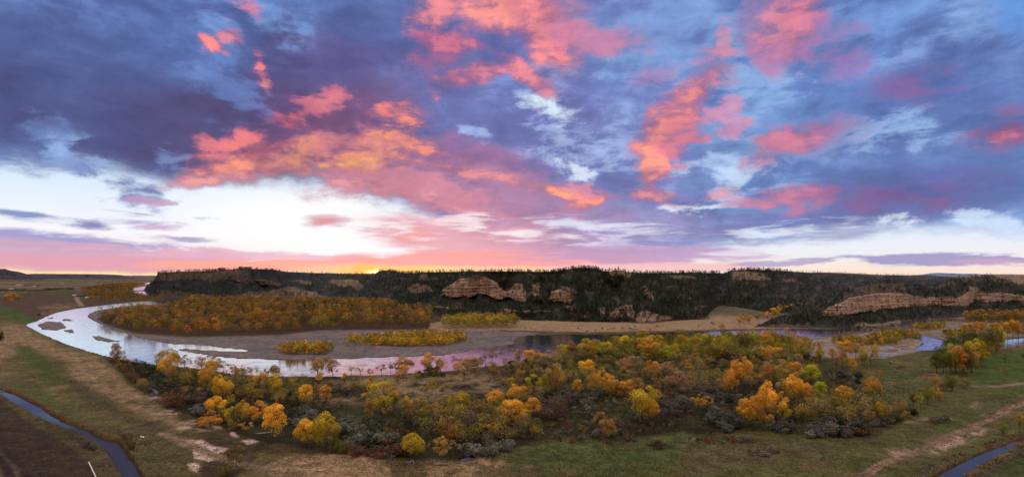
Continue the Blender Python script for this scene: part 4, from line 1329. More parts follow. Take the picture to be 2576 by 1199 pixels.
SPECS = {   # lobes, leaves per lobe, crown centre, half width, half height, lobe, droop, trunks, reach of bare limbs
    'round': (24, 230, 0.56, 0.37, 0.37, 0.18, 0.0, 1, 0.95),
    'broad': (28, 210, 0.58, 0.42, 0.33, 0.17, 0.15, 1, 0.95),
    'tall': (22, 210, 0.56, 0.26, 0.41, 0.16, 0.0, 1, 0.95),
    'open': (15, 130, 0.64, 0.42, 0.29, 0.13, 0.1, 1, 1.0),
    'sparse': (20, 50, 0.62, 0.42, 0.33, 0.16, 0.0, 1, 1.08),
    'multi': (30, 190, 0.58, 0.42, 0.37, 0.16, 0.1, 3, 0.98),
    'bushy': (18, 220, 0.44, 0.42, 0.40, 0.22, 0.0, 2, 0.85),
    'bare': (14, 9, 0.62, 0.38, 0.34, 0.2, 0.0, 1, 1.15),
}
PROTO = {}
UH = 14.0             # height the prototypes are built at


def make_tree_meshes(kind, k):
    r = np.random.default_rng(abs(hash_text(kind)) + 131 * k)
    nl, per, zc, rx, rz, lob, droop, stems, reach = SPECS[kind]
    P, N, Tn, ctr = crown_points(r, nl, per, zc, rx, rz, lob, droop)
    s = r.uniform(0.022, 0.042, len(P)) * UH * (0.85 if kind in ('sparse', 'bare') else 1.0)
    v = cards(P * UH, s, r, 0.25, N)
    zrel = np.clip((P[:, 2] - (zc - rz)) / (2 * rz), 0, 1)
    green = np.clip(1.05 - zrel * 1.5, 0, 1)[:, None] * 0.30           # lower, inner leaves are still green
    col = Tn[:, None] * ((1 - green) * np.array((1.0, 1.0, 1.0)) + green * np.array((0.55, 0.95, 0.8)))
    col = np.repeat(col, 4, 0)
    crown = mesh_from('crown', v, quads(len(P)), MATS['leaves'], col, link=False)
    mb = MB()
    lean = r.normal(size=2) * 0.03
    for st in range(stems):
        a0 = st * 2.2 + r.uniform(0, 6)
        bx, by = (0, 0) if stems == 1 else (math.cos(a0) * 0.07, math.sin(a0) * 0.07)
        top = np.array([bx * 2.4 + lean[0], by * 2.4 + lean[1], zc - rz * 0.35])
        rad = 0.024 if stems == 1 else 0.017
        limb(mb, np.array((bx, by, -0.04)) * UH, top * UH, rad * UH, rad * 0.72 * UH, r, 7, 0.05)
        mine = [c for i, c in enumerate(ctr) if i % stems == st]
        order = r.permutation(len(mine))[: (12 if kind in ('bare', 'sparse', 'open') else 8)]
        for i in order:
            c = mine[i]
            c = top + (np.array(c) - top) * reach
            limb(mb, top * UH * (1, 1, r.uniform(0.72, 1.0)), c * UH, 0.012 * UH, 0.004 * UH, r, 5, 0.10)
            if kind in ('bare', 'sparse', 'open'):
                for _ in range(4 if kind == 'bare' else 2):
                    e = np.array(c) + r.normal(size=3) * 0.09 + (0, 0, 0.05)
                    limb(mb, (top + (c - top) * r.uniform(0.5, 0.9)) * UH, e * UH, 0.005 * UH, 0.0018 * UH, r, 4, 0.08)
    trunk = mb.mesh('trunk', MATS['bark'])
    return trunk, crown


def hash_text(s):
    h = 7
    for ch in s:
        h = (h * 31 + ord(ch)) % 1000003
    return h


def proto(kind, k):
    key = (kind, k)
    if key not in PROTO:
        PROTO[key] = make_tree_meshes(kind, k)
    return PROTO[key]


TINT = {      # crown colours (albedo) and the words for them
    'g': ((1.0, 0.60, 0.075), 'bright golden'), 'o': ((0.82, 0.46, 0.085), 'orange'), 'y': ((0.66, 0.47, 0.060), 'mustard yellow'),
    'l': ((0.62, 0.58, 0.050), 'lime yellow'), 'd': ((0.56, 0.36, 0.115), 'dull ochre'), 't': ((0.52, 0.34, 0.20), 'pale tan half bare'),
    'v': ((0.27, 0.24, 0.065), 'olive green'), 'G': ((0.16, 0.20, 0.05), 'dark green'), 'b': ((0.26, 0.21, 0.17), 'bare grey branched'),
    'r': ((0.34, 0.13, 0.07), 'rusty brown'),
}
N_TREES = [0]


def place_tree(px, py, hp, wp, code, kind, label, group, rr, cat='cottonwood tree', name='cottonwood_tree'):
    x, y = ground_at(px, py)
    h = hp * y / FOCAL
    az = math.atan2(x, y)
    w = wp * y / FOCAL * math.cos(az)
    nl, per, zc, rx, rz, lob, droop, stems, reach = SPECS[kind]
    k = rr.integers(0, 6)
    tr, cr = proto(kind, k)
    root = empty(name, (x, y, ground_z(px, py) - 0.1), rr.uniform(0, 6.28))
    sz = h / UH / 0.98
    sw = w / (UH * 2 * (rx + lob * 0.62))
    sw = min(max(sw, sz * 0.45), sz * 1.9)
    root.scale = (sw, sw, sz)
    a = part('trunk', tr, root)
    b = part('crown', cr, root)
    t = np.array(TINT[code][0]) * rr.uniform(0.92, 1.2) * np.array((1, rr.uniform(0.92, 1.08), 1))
    b.color = (*t, 1)
    tag(root, label, cat, group)
    N_TREES[0] += 1
    return root


ORD = ['leftmost', 'second', 'third', 'fourth', 'fifth', 'sixth', 'seventh', 'eighth', 'ninth', 'tenth', 'eleventh', 'twelfth', 'thirteenth', 'fourteenth', 'fifteenth',
       'sixteenth', 'seventeenth', 'eighteenth', 'nineteenth', 'twentieth']
KIND = {'R': 'round', 'B': 'broad', 'T': 'tall', 'O': 'open', 'S': 'sparse', 'M': 'multi', 'U': 'bushy', 'X': 'bare'}
FORM = {'R': 'round', 'B': 'spreading', 'T': 'slender', 'O': 'open crowned', 'S': 'thin leaved', 'M': 'many stemmed', 'U': 'bushy', 'X': 'leafless'}

# every cluster: (strip, where it is, [(X, Y of the foot, height, width, colour, form), ...]) in strip pixels
CLUSTERS = [
    (T1, 'on the bank tip by the left river bend', [(628, 602, 120, 62, 'd', 'T'), (655, 598, 78, 46, 'd', 'U'), (608, 596, 48, 50, 'r', 'U'), (640, 618, 44, 44, 'v', 'U')]),
    (T1, 'on the left stretch of river bank', [(838, 612, 52, 56, 'd', 'S'), (912, 628, 112, 118, 'y', 'B'), (898, 668, 115, 122, 'g', 'B'), (958, 622, 70, 62, 'd', 'S'), (992, 640, 94, 62, 'd', 'O'),
                                                 (985, 692, 92, 74, 'v', 'U'), (1040, 702, 92, 62, 'v', 'U')]),
    (T1, 'on the bank opposite the long gravel bar', [(1082, 640, 86, 84, 'd', 'O'), (1138, 642, 94, 84, 'd', 'B'), (1118, 735, 130, 90, 'o', 'T'), (1140, 660, 88, 70, 'o', 'R'),
                                                       (1196, 638, 64, 62, 'd', 'O'), (1246, 642, 52, 40, 'd', 'O'), (1260, 668, 62, 44, 'd', 'T'), (1300, 652, 56, 58, 'd', 'O'),
                                                       (1336, 662, 56, 50, 'd', 'O'), (1378, 640, 52, 34, 'b', 'X'), (1300, 690, 70, 60, 'v', 'U')]),
    (T1, 'between the river bank and the dark thicket', [(1392, 722, 88, 80, 'g', 'R'), (1186, 792, 132, 96, 'g', 'B'), (1238, 762, 92, 54, 'v', 'T'), (1238, 806, 54, 44, 'y', 'U'),
                                                          (1438, 668, 62, 48, 'd', 'O'), (1478, 662, 64, 64, 'd', 'B'), (1470, 772, 116, 82, 'y', 'R'), (1506, 806, 66, 62, 'd', 'U'),
                                                          (1578, 742, 92, 62, 'y', 'O')]),
    (T1, 'in the open scrub left of the straw clearing', [(1640, 812, 108, 84, 'g', 'R'), (1698, 782, 92, 46, 'd', 'S'), (1746, 798, 92, 58, 'o', 'T'), (1704, 662, 98, 78, 'd', 'B'),
                                                           (1716, 690, 58, 44, 'o', 'T'), (1782, 662, 92, 68, 'd', 'R'), (1822, 744, 56, 44, 't', 'S')]),
    (T1, 'in the golden clump above the pink bare earth', [(1150, 872, 102, 104, 'g', 'B'), (1118, 922, 78, 112, 'o', 'U'), (1208, 902, 84, 84, 'v', 'U'), (1268, 932, 132, 100, 'y', 'R'),
                                                            (1312, 902, 102, 72, 'o', 'R'), (1372, 902, 104, 100, 'o', 'B'), (1314, 966, 64, 78, 'd', 'O'), (1250, 948, 54, 54, 'v', 'U')]),
    (T1, 'standing on the near grass by the dirt path', [(1205, 1192, 82, 100, 'v', 'U'), (1265, 1152, 128, 84, 'v', 'R'), (1470, 1004, 200, 132, 'g', 'R'), (1642, 1032, 148, 118, 'g', 'R'),
                                                          (1752, 1052, 202, 142, 'y', 'R'), (1802, 1062, 96, 66, 'v', 'U')]),
    (T1, 'in the willowy creek at the pasture edge', [(765, 722, 62, 66, 'd', 'U')]),
    (T1, 'in the small clump on the far left plain', [(30, 252, 30, 34, 'o', 'R'), (55, 248, 36, 34, 'o', 'R'), (78, 250, 38, 36, 'd', 'R'), (100, 256, 34, 34, 'd', 'R'), (60, 262, 24, 28, 'o', 'U'), (140, 215, 14, 16, 'o', 'U')]),
    (T2, 'on the river bank by the white reflection', [(55, 642, 58, 56, 't', 'S'), (102, 638, 50, 62, 't', 'S'), (150, 662, 46, 38, 'd', 'O'), (214, 634, 54, 52, 'd', 'O'), (262, 630, 64, 44, 't', 'S'),
                                                        (292, 634, 72, 60, 'd', 'O'), (342, 644, 88, 96, 'd', 'B'), (326, 664, 70, 64, 'o', 'R'), (160, 722, 62, 32, 'y', 'T'), (300, 694, 62, 34, 'd', 'T'),
                                                        (405, 688, 64, 48, 'y', 'O')]),
    (T2, 'on the bank below the island of saplings', [(468, 628, 88, 86, 'o', 'R'), (530, 628, 62, 42, 'd', 'R'), (624, 642, 62, 52, 'o', 'R'), (660, 682, 66, 56, 't', 'O'), (676, 632, 70, 60, 'd', 'R'),
                                                       (712, 628, 72, 52, 'd', 'R'), (774, 574, 64, 54, 'b', 'X'), (808, 596, 80, 52, 'd', 'O'), (822, 664, 78, 48, 'd', 'T'), (866, 660, 48, 42, 't', 'S'),
                                                       (870, 708, 38, 32, 'd', 'T')]),
    (T2, 'on the bank beside the dark river reflection', [(952, 608, 98, 58, 'd', 'O'), (1008, 600, 88, 82, 'o', 'R'), (1066, 602, 72, 72, 'd', 'R'), (1118, 592, 72, 86, 'd', 'B'), (1188, 562, 78, 62, 'y', 'R'),
                                                           (1236, 562, 84, 72, 'd', 'R'), (1322, 568, 100, 112, 'y', 'R'), (1396, 520, 34, 24, 't', 'R'), (1428, 516, 34, 26, 't', 'R'),
                                                           (1168, 606, 50, 44, 'd', 'O')]),
    (T2, 'in the big group on the straw clearing', [(146, 898, 108, 62, 'd', 'T'), (214, 852, 162, 150, 'y', 'M'), (238, 892, 90, 62, 'd', 'O'), (282, 840, 130, 66, 'd', 'R'), (62, 748, 84, 62, 'd', 'O'),
                                                     (22, 752, 52, 52, 't', 'O'), (20, 694, 52, 44, 'd', 'R')]),
    (T2, 'dotted over the middle of the clearing', [(448, 762, 72, 60, 'd', 'O'), (488, 764, 88, 48, 'y', 'O'), (540, 752, 44, 28, 'd', 'T'), (352, 868, 102, 52, 'y', 'T'), (414, 862, 86, 62, 'd', 'R'),
                                                     (452, 884, 74, 52, 'y', 'R'), (500, 882, 44, 52, 'd', 'O'), (526, 846, 66, 64, 't', 'R')]),
    (T2, 'in front of the purple thicket', [(638, 862, 118, 112, 'y', 'B'), (690, 858, 96, 52, 'v', 'O'), (742, 872, 92, 92, 'd', 'O'), (822, 836, 116, 118, 'o', 'B'), (910, 718, 64, 38, 'y', 'T'),
                                             (960, 684, 64, 48, 'd', 'R'), (942, 794, 94, 92, 'o', 'R'), (1026, 764, 122, 78, 'l', 'O'), (1060, 748, 74, 34, 'y', 'T'), (1034, 660, 54, 60, 'd', 'O')]),
    (T2, 'around the round golden tree', [(926, 934, 148, 136, 'g', 'R'), (1028, 884, 114, 78, 'o', 'R'), (1042, 954, 84, 84, 'v', 'U'), (1096, 752, 122, 78, 'y', 'U'), (1152, 752, 142, 112, 'd', 'R'),
                                           (1240, 684, 60, 44, 'o', 'O'), (1266, 760, 88, 60, 'o', 'R'), (1326, 668, 98, 84, 'g', 'R'), (1184, 830, 60, 40, 'v', 'U')]),
    (T2, 'in the orange group right of centre', [(1366, 748, 120, 78, 'o', 'B'), (1412, 746, 112, 80, 'o', 'R'), (1440, 764, 92, 78, 'o', 'R'), (1482, 764, 78, 70, 'o', 'U'), (1512, 692, 88, 62, 'd', 'O'),
                                                  (1548, 770, 92, 80, 'o', 'R'), (1590, 772, 98, 78, 'd', 'R'), (1402, 622, 82, 72, 'v', 'O'), (1446, 632, 84, 62, 'v', 'R'), (1426, 648, 68, 78, 't', 'S'),
                                                  (1556, 642, 92, 92, 't', 'R'), (1516, 650, 80, 60, 'd', 'R'), (1600, 700, 44, 52, 't', 'U')]),
    (T2, 'left of the near creek pool', [(390, 1104, 142, 132, 'y', 'B'), (536, 1104, 122, 78, 'd', 'T'), (610, 1084, 84, 72, 't', 'O'), (20, 1068, 78, 62, 'v', 'U'), (560, 986, 92, 112, 'r', 'U'), (602, 964, 66, 64, 'd', 'U'),
                                          (250, 992, 62, 56, 'v', 'U')]),
    (T2, 'at the edge of the near green meadow', [(1384, 954, 106, 86, 'd', 'O'), (1426, 990, 106, 84, 'd', 'R'), (1472, 926, 66, 54, 't', 'S'), (1618, 894, 176, 150, 'y', 'R'), (1656, 902, 122, 96, 'o', 'B'),
                                                   (1210, 960, 72, 74, 'r', 'S')]),
    (T2, 'between the dense grove and the orange group', [(1646, 574, 116, 108, 'o', 'R'), (1674, 672, 100, 66, 'o', 'R'), (1696, 680, 80, 60, 'd', 'R'), (1734, 676, 88, 62, 't', 'R'), (1630, 668, 66, 50, 'd', 'U'),
                                                           (1776, 750, 112, 100, 't', 'B'), (1726, 740, 70, 78, 't', 'O'), (1814, 742, 118, 84, 't', 'R'), (1790, 620, 86, 60, 't', 'S')]),
    (T3, 'left of the near centre right group', [(160, 706, 84, 62, 'v', 'O'), (116, 650, 62, 62, 'v', 'S'), (22, 640, 70, 60, 'd', 'R'), (66, 596, 62, 56, 'd', 'R'), (282, 742, 150, 92, 'o', 'R'), (240, 746, 110, 90, 'o', 'U'),
                                                  (338, 706, 142, 104, 'o', 'B'), (290, 594, 64, 70, 'd', 'O'), (85, 850, 98, 92, 'o', 'O'), (128, 844, 84, 60, 'o', 'O')]),
    (T3, 'on the far side of the tall golden group', [(400, 584, 84, 72, 'd', 'O'), (446, 580, 78, 56, 'o', 'R'), (490, 574, 78, 84, 'o', 'R'), (482, 606, 76, 58, 't', 'R'), (562, 596, 76, 62, 't', 'S'), (620, 598, 64, 48, 't', 'R'),
                                                       (442, 706, 114, 82, 'd', 'R'), (420, 724, 86, 80, 't', 'S'), (494, 664, 96, 74, 'v', 'R'), (506, 706, 118, 92, 'd', 'R'), (548, 694, 112, 92, 'd', 'R'), (606, 676, 94, 78, 'o', 'R')]),
    (T3, 'in the tall golden group', [(396, 884, 118, 80, 'o', 'T'), (446, 884, 178, 112, 'g', 'R'), (362, 928, 168, 100, 'o', 'T'), (418, 938, 166, 104, 'o', 'M'), (330, 900, 110, 76, 'o', 'R'), (502, 884, 130, 90, 'o', 'R'), (536, 904, 106, 78, 'y', 'T'),
                                       (546, 796, 124, 78, 't', 'R'), (598, 806, 156, 92, 'g', 'T'), (656, 804, 124, 82, 'o', 'T'), (684, 706, 112, 96, 'l', 'R'), (730, 806, 116, 84, 'l', 'T'), (712, 650, 56, 36, 'o', 'T')]),
    (T3, 'beside the pale gravel flat', [(646, 524, 68, 62, 'l', 'R'), (688, 530, 60, 40, 'd', 'R'), (742, 544, 80, 56, 'o', 'O'), (738, 580, 76, 46, 'y', 'T'), (804, 574, 66, 42, 'o', 'R'), (880, 566, 100, 84, 'o', 'R'), (926, 552, 80, 58, 'd', 'R'),
                                          (856, 626, 92, 62, 'd', 'R'), (822, 634, 76, 52, 't', 'O'), (968, 600, 112, 62, 'y', 'U'), (1010, 598, 118, 74, 'y', 'R'), (910, 646, 88, 46, 'o', 'T'), (938, 660, 66, 52, 'v', 'U'), (690, 596, 50, 30, 'd', 'S')]),
    (T3, 'on the open right meadow', [(822, 808, 86, 56, 'o', 'R'), (854, 808, 98, 62, 'o', 'R'), (888, 804, 92, 54, 'y', 'R'), (1020, 798, 132, 92, 'o', 'B'), (870, 856, 58, 34, 'y', 'T'), (1060, 668, 44, 22, 'o', 'T')]),
    (T3, 'in the dark grove by the canal meadow', [(1362, 640, 104, 58, 'v', 'T'), (1398, 644, 134, 92, 'G', 'R'), (1438, 630, 132, 72, 'l', 'R'), (1466, 646, 142, 86, 'o', 'T'), (1510, 640, 138, 74, 'v', 'T'), (1548, 638, 128, 84, 'd', 'R'),
                                                    (1560, 604, 142, 100, 'y', 'R'), (1588, 596, 136, 64, 'v', 'T'), (1606, 574, 120, 56, 'G', 'R'), (1440, 540, 88, 84, 'G', 'R'), (1500, 532, 92, 84, 'b', 'S'), (1530, 520, 104, 72, 'G', 'R'),
                                                    (1586, 500, 90, 78, 'G', 'R'), (1640, 534, 122, 88, 'v', 'R'), (1680, 522, 122, 76, 'v', 'R'), (1700, 510, 106, 56, 'y', 'R'), (1620, 480, 72, 84, 'G', 'R')]),
    (T3, 'in the olive brush line across the meadow', [(1440, 736, 106, 92, 'v', 'U'), (1346, 716, 66, 74, 'd', 'U'), (1382, 728, 52, 50, 't', 'U'), (1510, 718, 58, 62, 'v', 'U'), (1238, 812, 78, 52, 'v', 'R'), (1276, 834, 88, 52, 'y', 'O'),
                                                        (1320, 804, 94, 74, 'v', 'U'), (1354, 784, 72, 44, 'y', 'R'), (1376, 790, 58, 46, 'd', 'U'), (1162, 846, 80, 72, 'd', 'U'), (1094, 884, 82, 74, 'y', 'U'), (1050, 856, 70, 38, 'y', 'T'),
                                                        (1018, 874, 74, 42, 'v', 'T'), (1004, 902, 66, 66, 'd', 'U'), (1206, 880, 44, 56, 'd', 'U')]),
    (T3, 'among the grey brush in the foreground', [(634, 904, 84, 58, 'v', 'U'), (690, 866, 66, 72, 'v', 'O'), (704, 916, 86, 54, 'v', 'U'), (792, 856, 48, 42, 'd', 'O'), (566, 890, 52, 44, 'd', 'O'), (852, 904, 44, 30, 'y', 'U')]),
    (T3, 'on the green field at far right', [(1735, 578, 50, 50, 'v', 'U'), (1736, 650, 40, 38, 'v', 'U'), (1712, 962, 62, 62, 'v', 'U'), (1806, 934, 78, 54, 'y', 'R'), (1826, 560, 40, 24, 'v', 'U')]),
    (T3, 'on the straw field below the wooded valley', [(308, 386, 54, 44, 'o', 'R'), (352, 374, 48, 38, 'o', 'R'), (400, 357, 34, 28, 'd', 'R'), (456, 350, 36, 36, 'o', 'R'), (496, 342, 54, 54, 'o', 'R'), (522, 312, 36, 36, 'd', 'R'),
                                                         (556, 300, 22, 24, 'o', 'R'), (586, 292, 20, 20, 'o', 'R'), (618, 286, 22, 34, 'o', 'R'), (206, 402, 30, 36, 'd', 'U')]),
    (T3, 'in the golden row across the right channel', [(1512, 448, 74, 44, 'o', 'R'), (1540, 444, 72, 40, 'o', 'R'), (1570, 442, 78, 46, 'o', 'R'), (1600, 440, 74, 40, 'y', 'R'), (1632, 440, 70, 42, 'y', 'R'), (1664, 444, 72, 44, 'd', 'R'),
                                                         (1690, 446, 70, 40, 'o', 'R'), (1716, 446, 80, 44, 'd', 'T'), (1744, 450, 88, 48, 'o', 'R'), (1772, 450, 96, 52, 'o', 'R'), (1800, 450, 84, 44, 'o', 'T'), (1828, 448, 76, 46, 'd', 'R'), (1856, 446, 74, 50, 'o', 'R')]),
]


def build_cottonwoods():
    rr = np.random.default_rng(21)
    for tr, where, items in CLUSTERS:
        order = sorted(range(len(items)), key=lambda i: items[i][0])
        rank = {i: k for k, i in enumerate(order)}
        for i, (X, Y, H, W, c, f) in enumerate(items):
            (px, py), = tr([(X, Y)])
            word = TINT[c][1]
            o = ORD[rank[i]]
            ordn = o if o == 'leftmost' else o + ' from left'
            lab = f'{word} {FORM[f]} cottonwood, {ordn} {where}' if len(items) > 1 else f'{word} {FORM[f]} cottonwood {where}'
            if f == 'X' or c in 'tb':
                lab = lab.replace('half bare ', '').replace('bare grey branched ', 'grey ')
            if len(lab.split()) > 16:
                lab = lab.replace(' ' + FORM[f] + ' ', ' ', 1)
            if len(lab.split()) > 16:
                print('LONG', lab)
            wide = 1.4 if 'dark grove' in where else 1.2
            place_tree(px, py, H * 0.4688 * 1.06, W * 0.4688 * wide, c, KIND[f], lab, 'cottonwoods ' + where, rr)


def dart(poly, n, r, dmin_m, limit=40000):
    """random feet of trees inside a plan polygon, even in metres"""
    pts = np.array(poly)
    # sample in world space
    W = np.array([ground_at(a, b) for a, b in poly])
    out = []
    cell = {}
    x0, y0, x1, y1 = W[:, 0].min(), W[:, 1].min(), W[:, 0].max(), W[:, 1].max()
    tries = 0
    cand = np.stack([r.uniform(x0, x1, limit), r.uniform(y0, y1, limit)], 1)
    px = CX + cand[:, 0] / cand[:, 1] * FOCAL
    py = HY + CAM_H * FOCAL / cand[:, 1]
    ok = inside(px, py, [tuple(p) for p in pts])
    for (wx, wy), a, b in zip(cand[ok], px[ok], py[ok]):
        k = (int(wx // dmin_m), int(wy // dmin_m))
        bad = False
        for i in (-1, 0, 1):
            for j in (-1, 0, 1):
                for q in cell.get((k[0] + i, k[1] + j), ()):
                    if (q[0] - wx) ** 2 + (q[1] - wy) ** 2 < dmin_m ** 2:
                        bad = True
        if bad:
            continue
        cell.setdefault(k, []).append((wx, wy))
        out.append((a, b))
        if len(out) >= n:
            break
    return out


GROVE = (T2([(1340, 540), (1440, 520), (1560, 500), (1700, 494), (1831, 492)]) + T3([(0, 492), (300, 488), (560, 486), (680, 500), (690, 545), (600, 590), (440, 580), (300, 575), (160, 585), (60, 590), (0, 585)])
         + T2([(1831, 590), (1720, 590), (1620, 570), (1540, 590), (1440, 572)]))


def build_grove():
    rr = np.random.default_rng(33)
    feet = dart(GROVE, 48, rr, 8.0)
    for px, py in feet:
        u = rr.random()
        right = px > 1900
        back = py < 637 + 0.4688 * 515
        c = rr.choice(['v', 'y', 'd', 'l'] if not right else ['d', 'y', 'o', 'v'], p=[0.36, 0.34, 0.2, 0.1] if not right else [0.4, 0.25, 0.2, 0.15])
        word = TINT[c][1]
        side = 'right half' if right else 'left half'
        dep = 'along the river edge' if back else 'along the near edge'
        lab = f'{word} cottonwood packed {dep} of the dense grove, {side}'
        place_tree(px, py, rr.uniform(38, 50) * (0.95 if back else 1.0), rr.uniform(32, 44), c, rr.choice(['round', 'tall', 'bushy', 'broad']), lab,
                   f'{word} cottonwoods {dep} of the dense grove, {side}', rr)


def mass(name, feet, h_m, w_ratio, pal, r, mat, kind='broad', n_near=150, lum=1.4, patchy=False):
    """many far plants as one object: feet in plan pixels"""
    lib = []
    for k in range(6):
        if kind == 'broad':
            P, N, t, _ = crown_points(r, 12, 60, 0.56, 0.36, 0.34, 0.22)
        else:
            P, N, t, _ = crown_points(r, 9, 60, 0.46, 0.30, 0.42, 0.2)
        i = r.permutation(len(P))
        lib.append((P[i], N[i], t[i]))
    V, C = [], []
    pal = np.array(pal) * ((1.0, 1.2, 1.15) if not patchy else (1.12, 1.06, 1.0))
    for px, py in feet:
        x, y = ground_at(px, py)
        h = r.uniform(*h_m)
        w = h * r.uniform(*w_ratio)
        P, N, t = lib[r.integers(0, 6)]
        px_h = h * FOCAL / y * 0.4                        # height in picture pixels
        n = int(np.clip(n_near * (px_h / 9) ** 1.1, 22, n_near))
        P, N, t = P[:n], N[:n], t[:n]
        a = r.uniform(0, 6.28)
        ca, sa = math.cos(a), math.sin(a)
        q = np.stack([(P[:, 0] * ca - P[:, 1] * sa) * w, (P[:, 0] * sa + P[:, 1] * ca) * w, P[:, 2] * h], 1)
        nn = np.stack([N[:, 0] * ca - N[:, 1] * sa, N[:, 0] * sa + N[:, 1] * ca, N[:, 2]], 1)
        q += (x, y, ground_z(px, py))
        s = np.full(n, h * 0.95 / math.sqrt(n)) * r.uniform(0.7, 1.3, n)
        V.append(cards(q, s, r, 0.25, nn))
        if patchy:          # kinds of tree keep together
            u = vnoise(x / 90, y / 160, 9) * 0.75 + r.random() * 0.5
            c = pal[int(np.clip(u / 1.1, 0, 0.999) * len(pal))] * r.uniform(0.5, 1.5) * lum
            t = t * (0.45 + 0.75 * np.clip(P[:, 2], 0, 1))  # shading painted in: leaf colour darkens towards the foot of each crown
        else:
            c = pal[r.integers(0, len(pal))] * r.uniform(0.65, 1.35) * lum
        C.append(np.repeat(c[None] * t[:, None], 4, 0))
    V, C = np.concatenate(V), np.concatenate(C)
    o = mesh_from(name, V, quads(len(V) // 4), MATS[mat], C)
    tag(o, kind='stuff')
    return o


BEND = (T1([(535, 352), (640, 330), (760, 305), (900, 296), (1010, 262), (1060, 248), (1300, 250), (1640, 262), (1640, 300), (1831, 312)]) + T2([(100, 300), (250, 300), (470, 312), (478, 370), (440, 398), (200, 402), (0, 404)])
        + T1([(1831, 404), (1700, 412), (1560, 428), (1250, 434), (1000, 440), (860, 432), (720, 416), (580, 378)]))
BEND2 = T1([(1560, 268), (1831, 262)]) + T2([(120, 262), (280, 278), (300, 300), (0, 300), (0, 280)]) + T1([(1831, 282), (1680, 282)])
FARWOOD = T1([(440, 196), (560, 168), (700, 160), (785, 164), (700, 184), (708, 210), (760, 226), (880, 244), (820, 258), (700, 262), (560, 270), (480, 258)])
STRAW_GROVE = T2([(548, 392), (600, 378), (720, 372), (860, 374), (946, 380), (940, 396), (840, 402), (700, 402), (560, 402)])


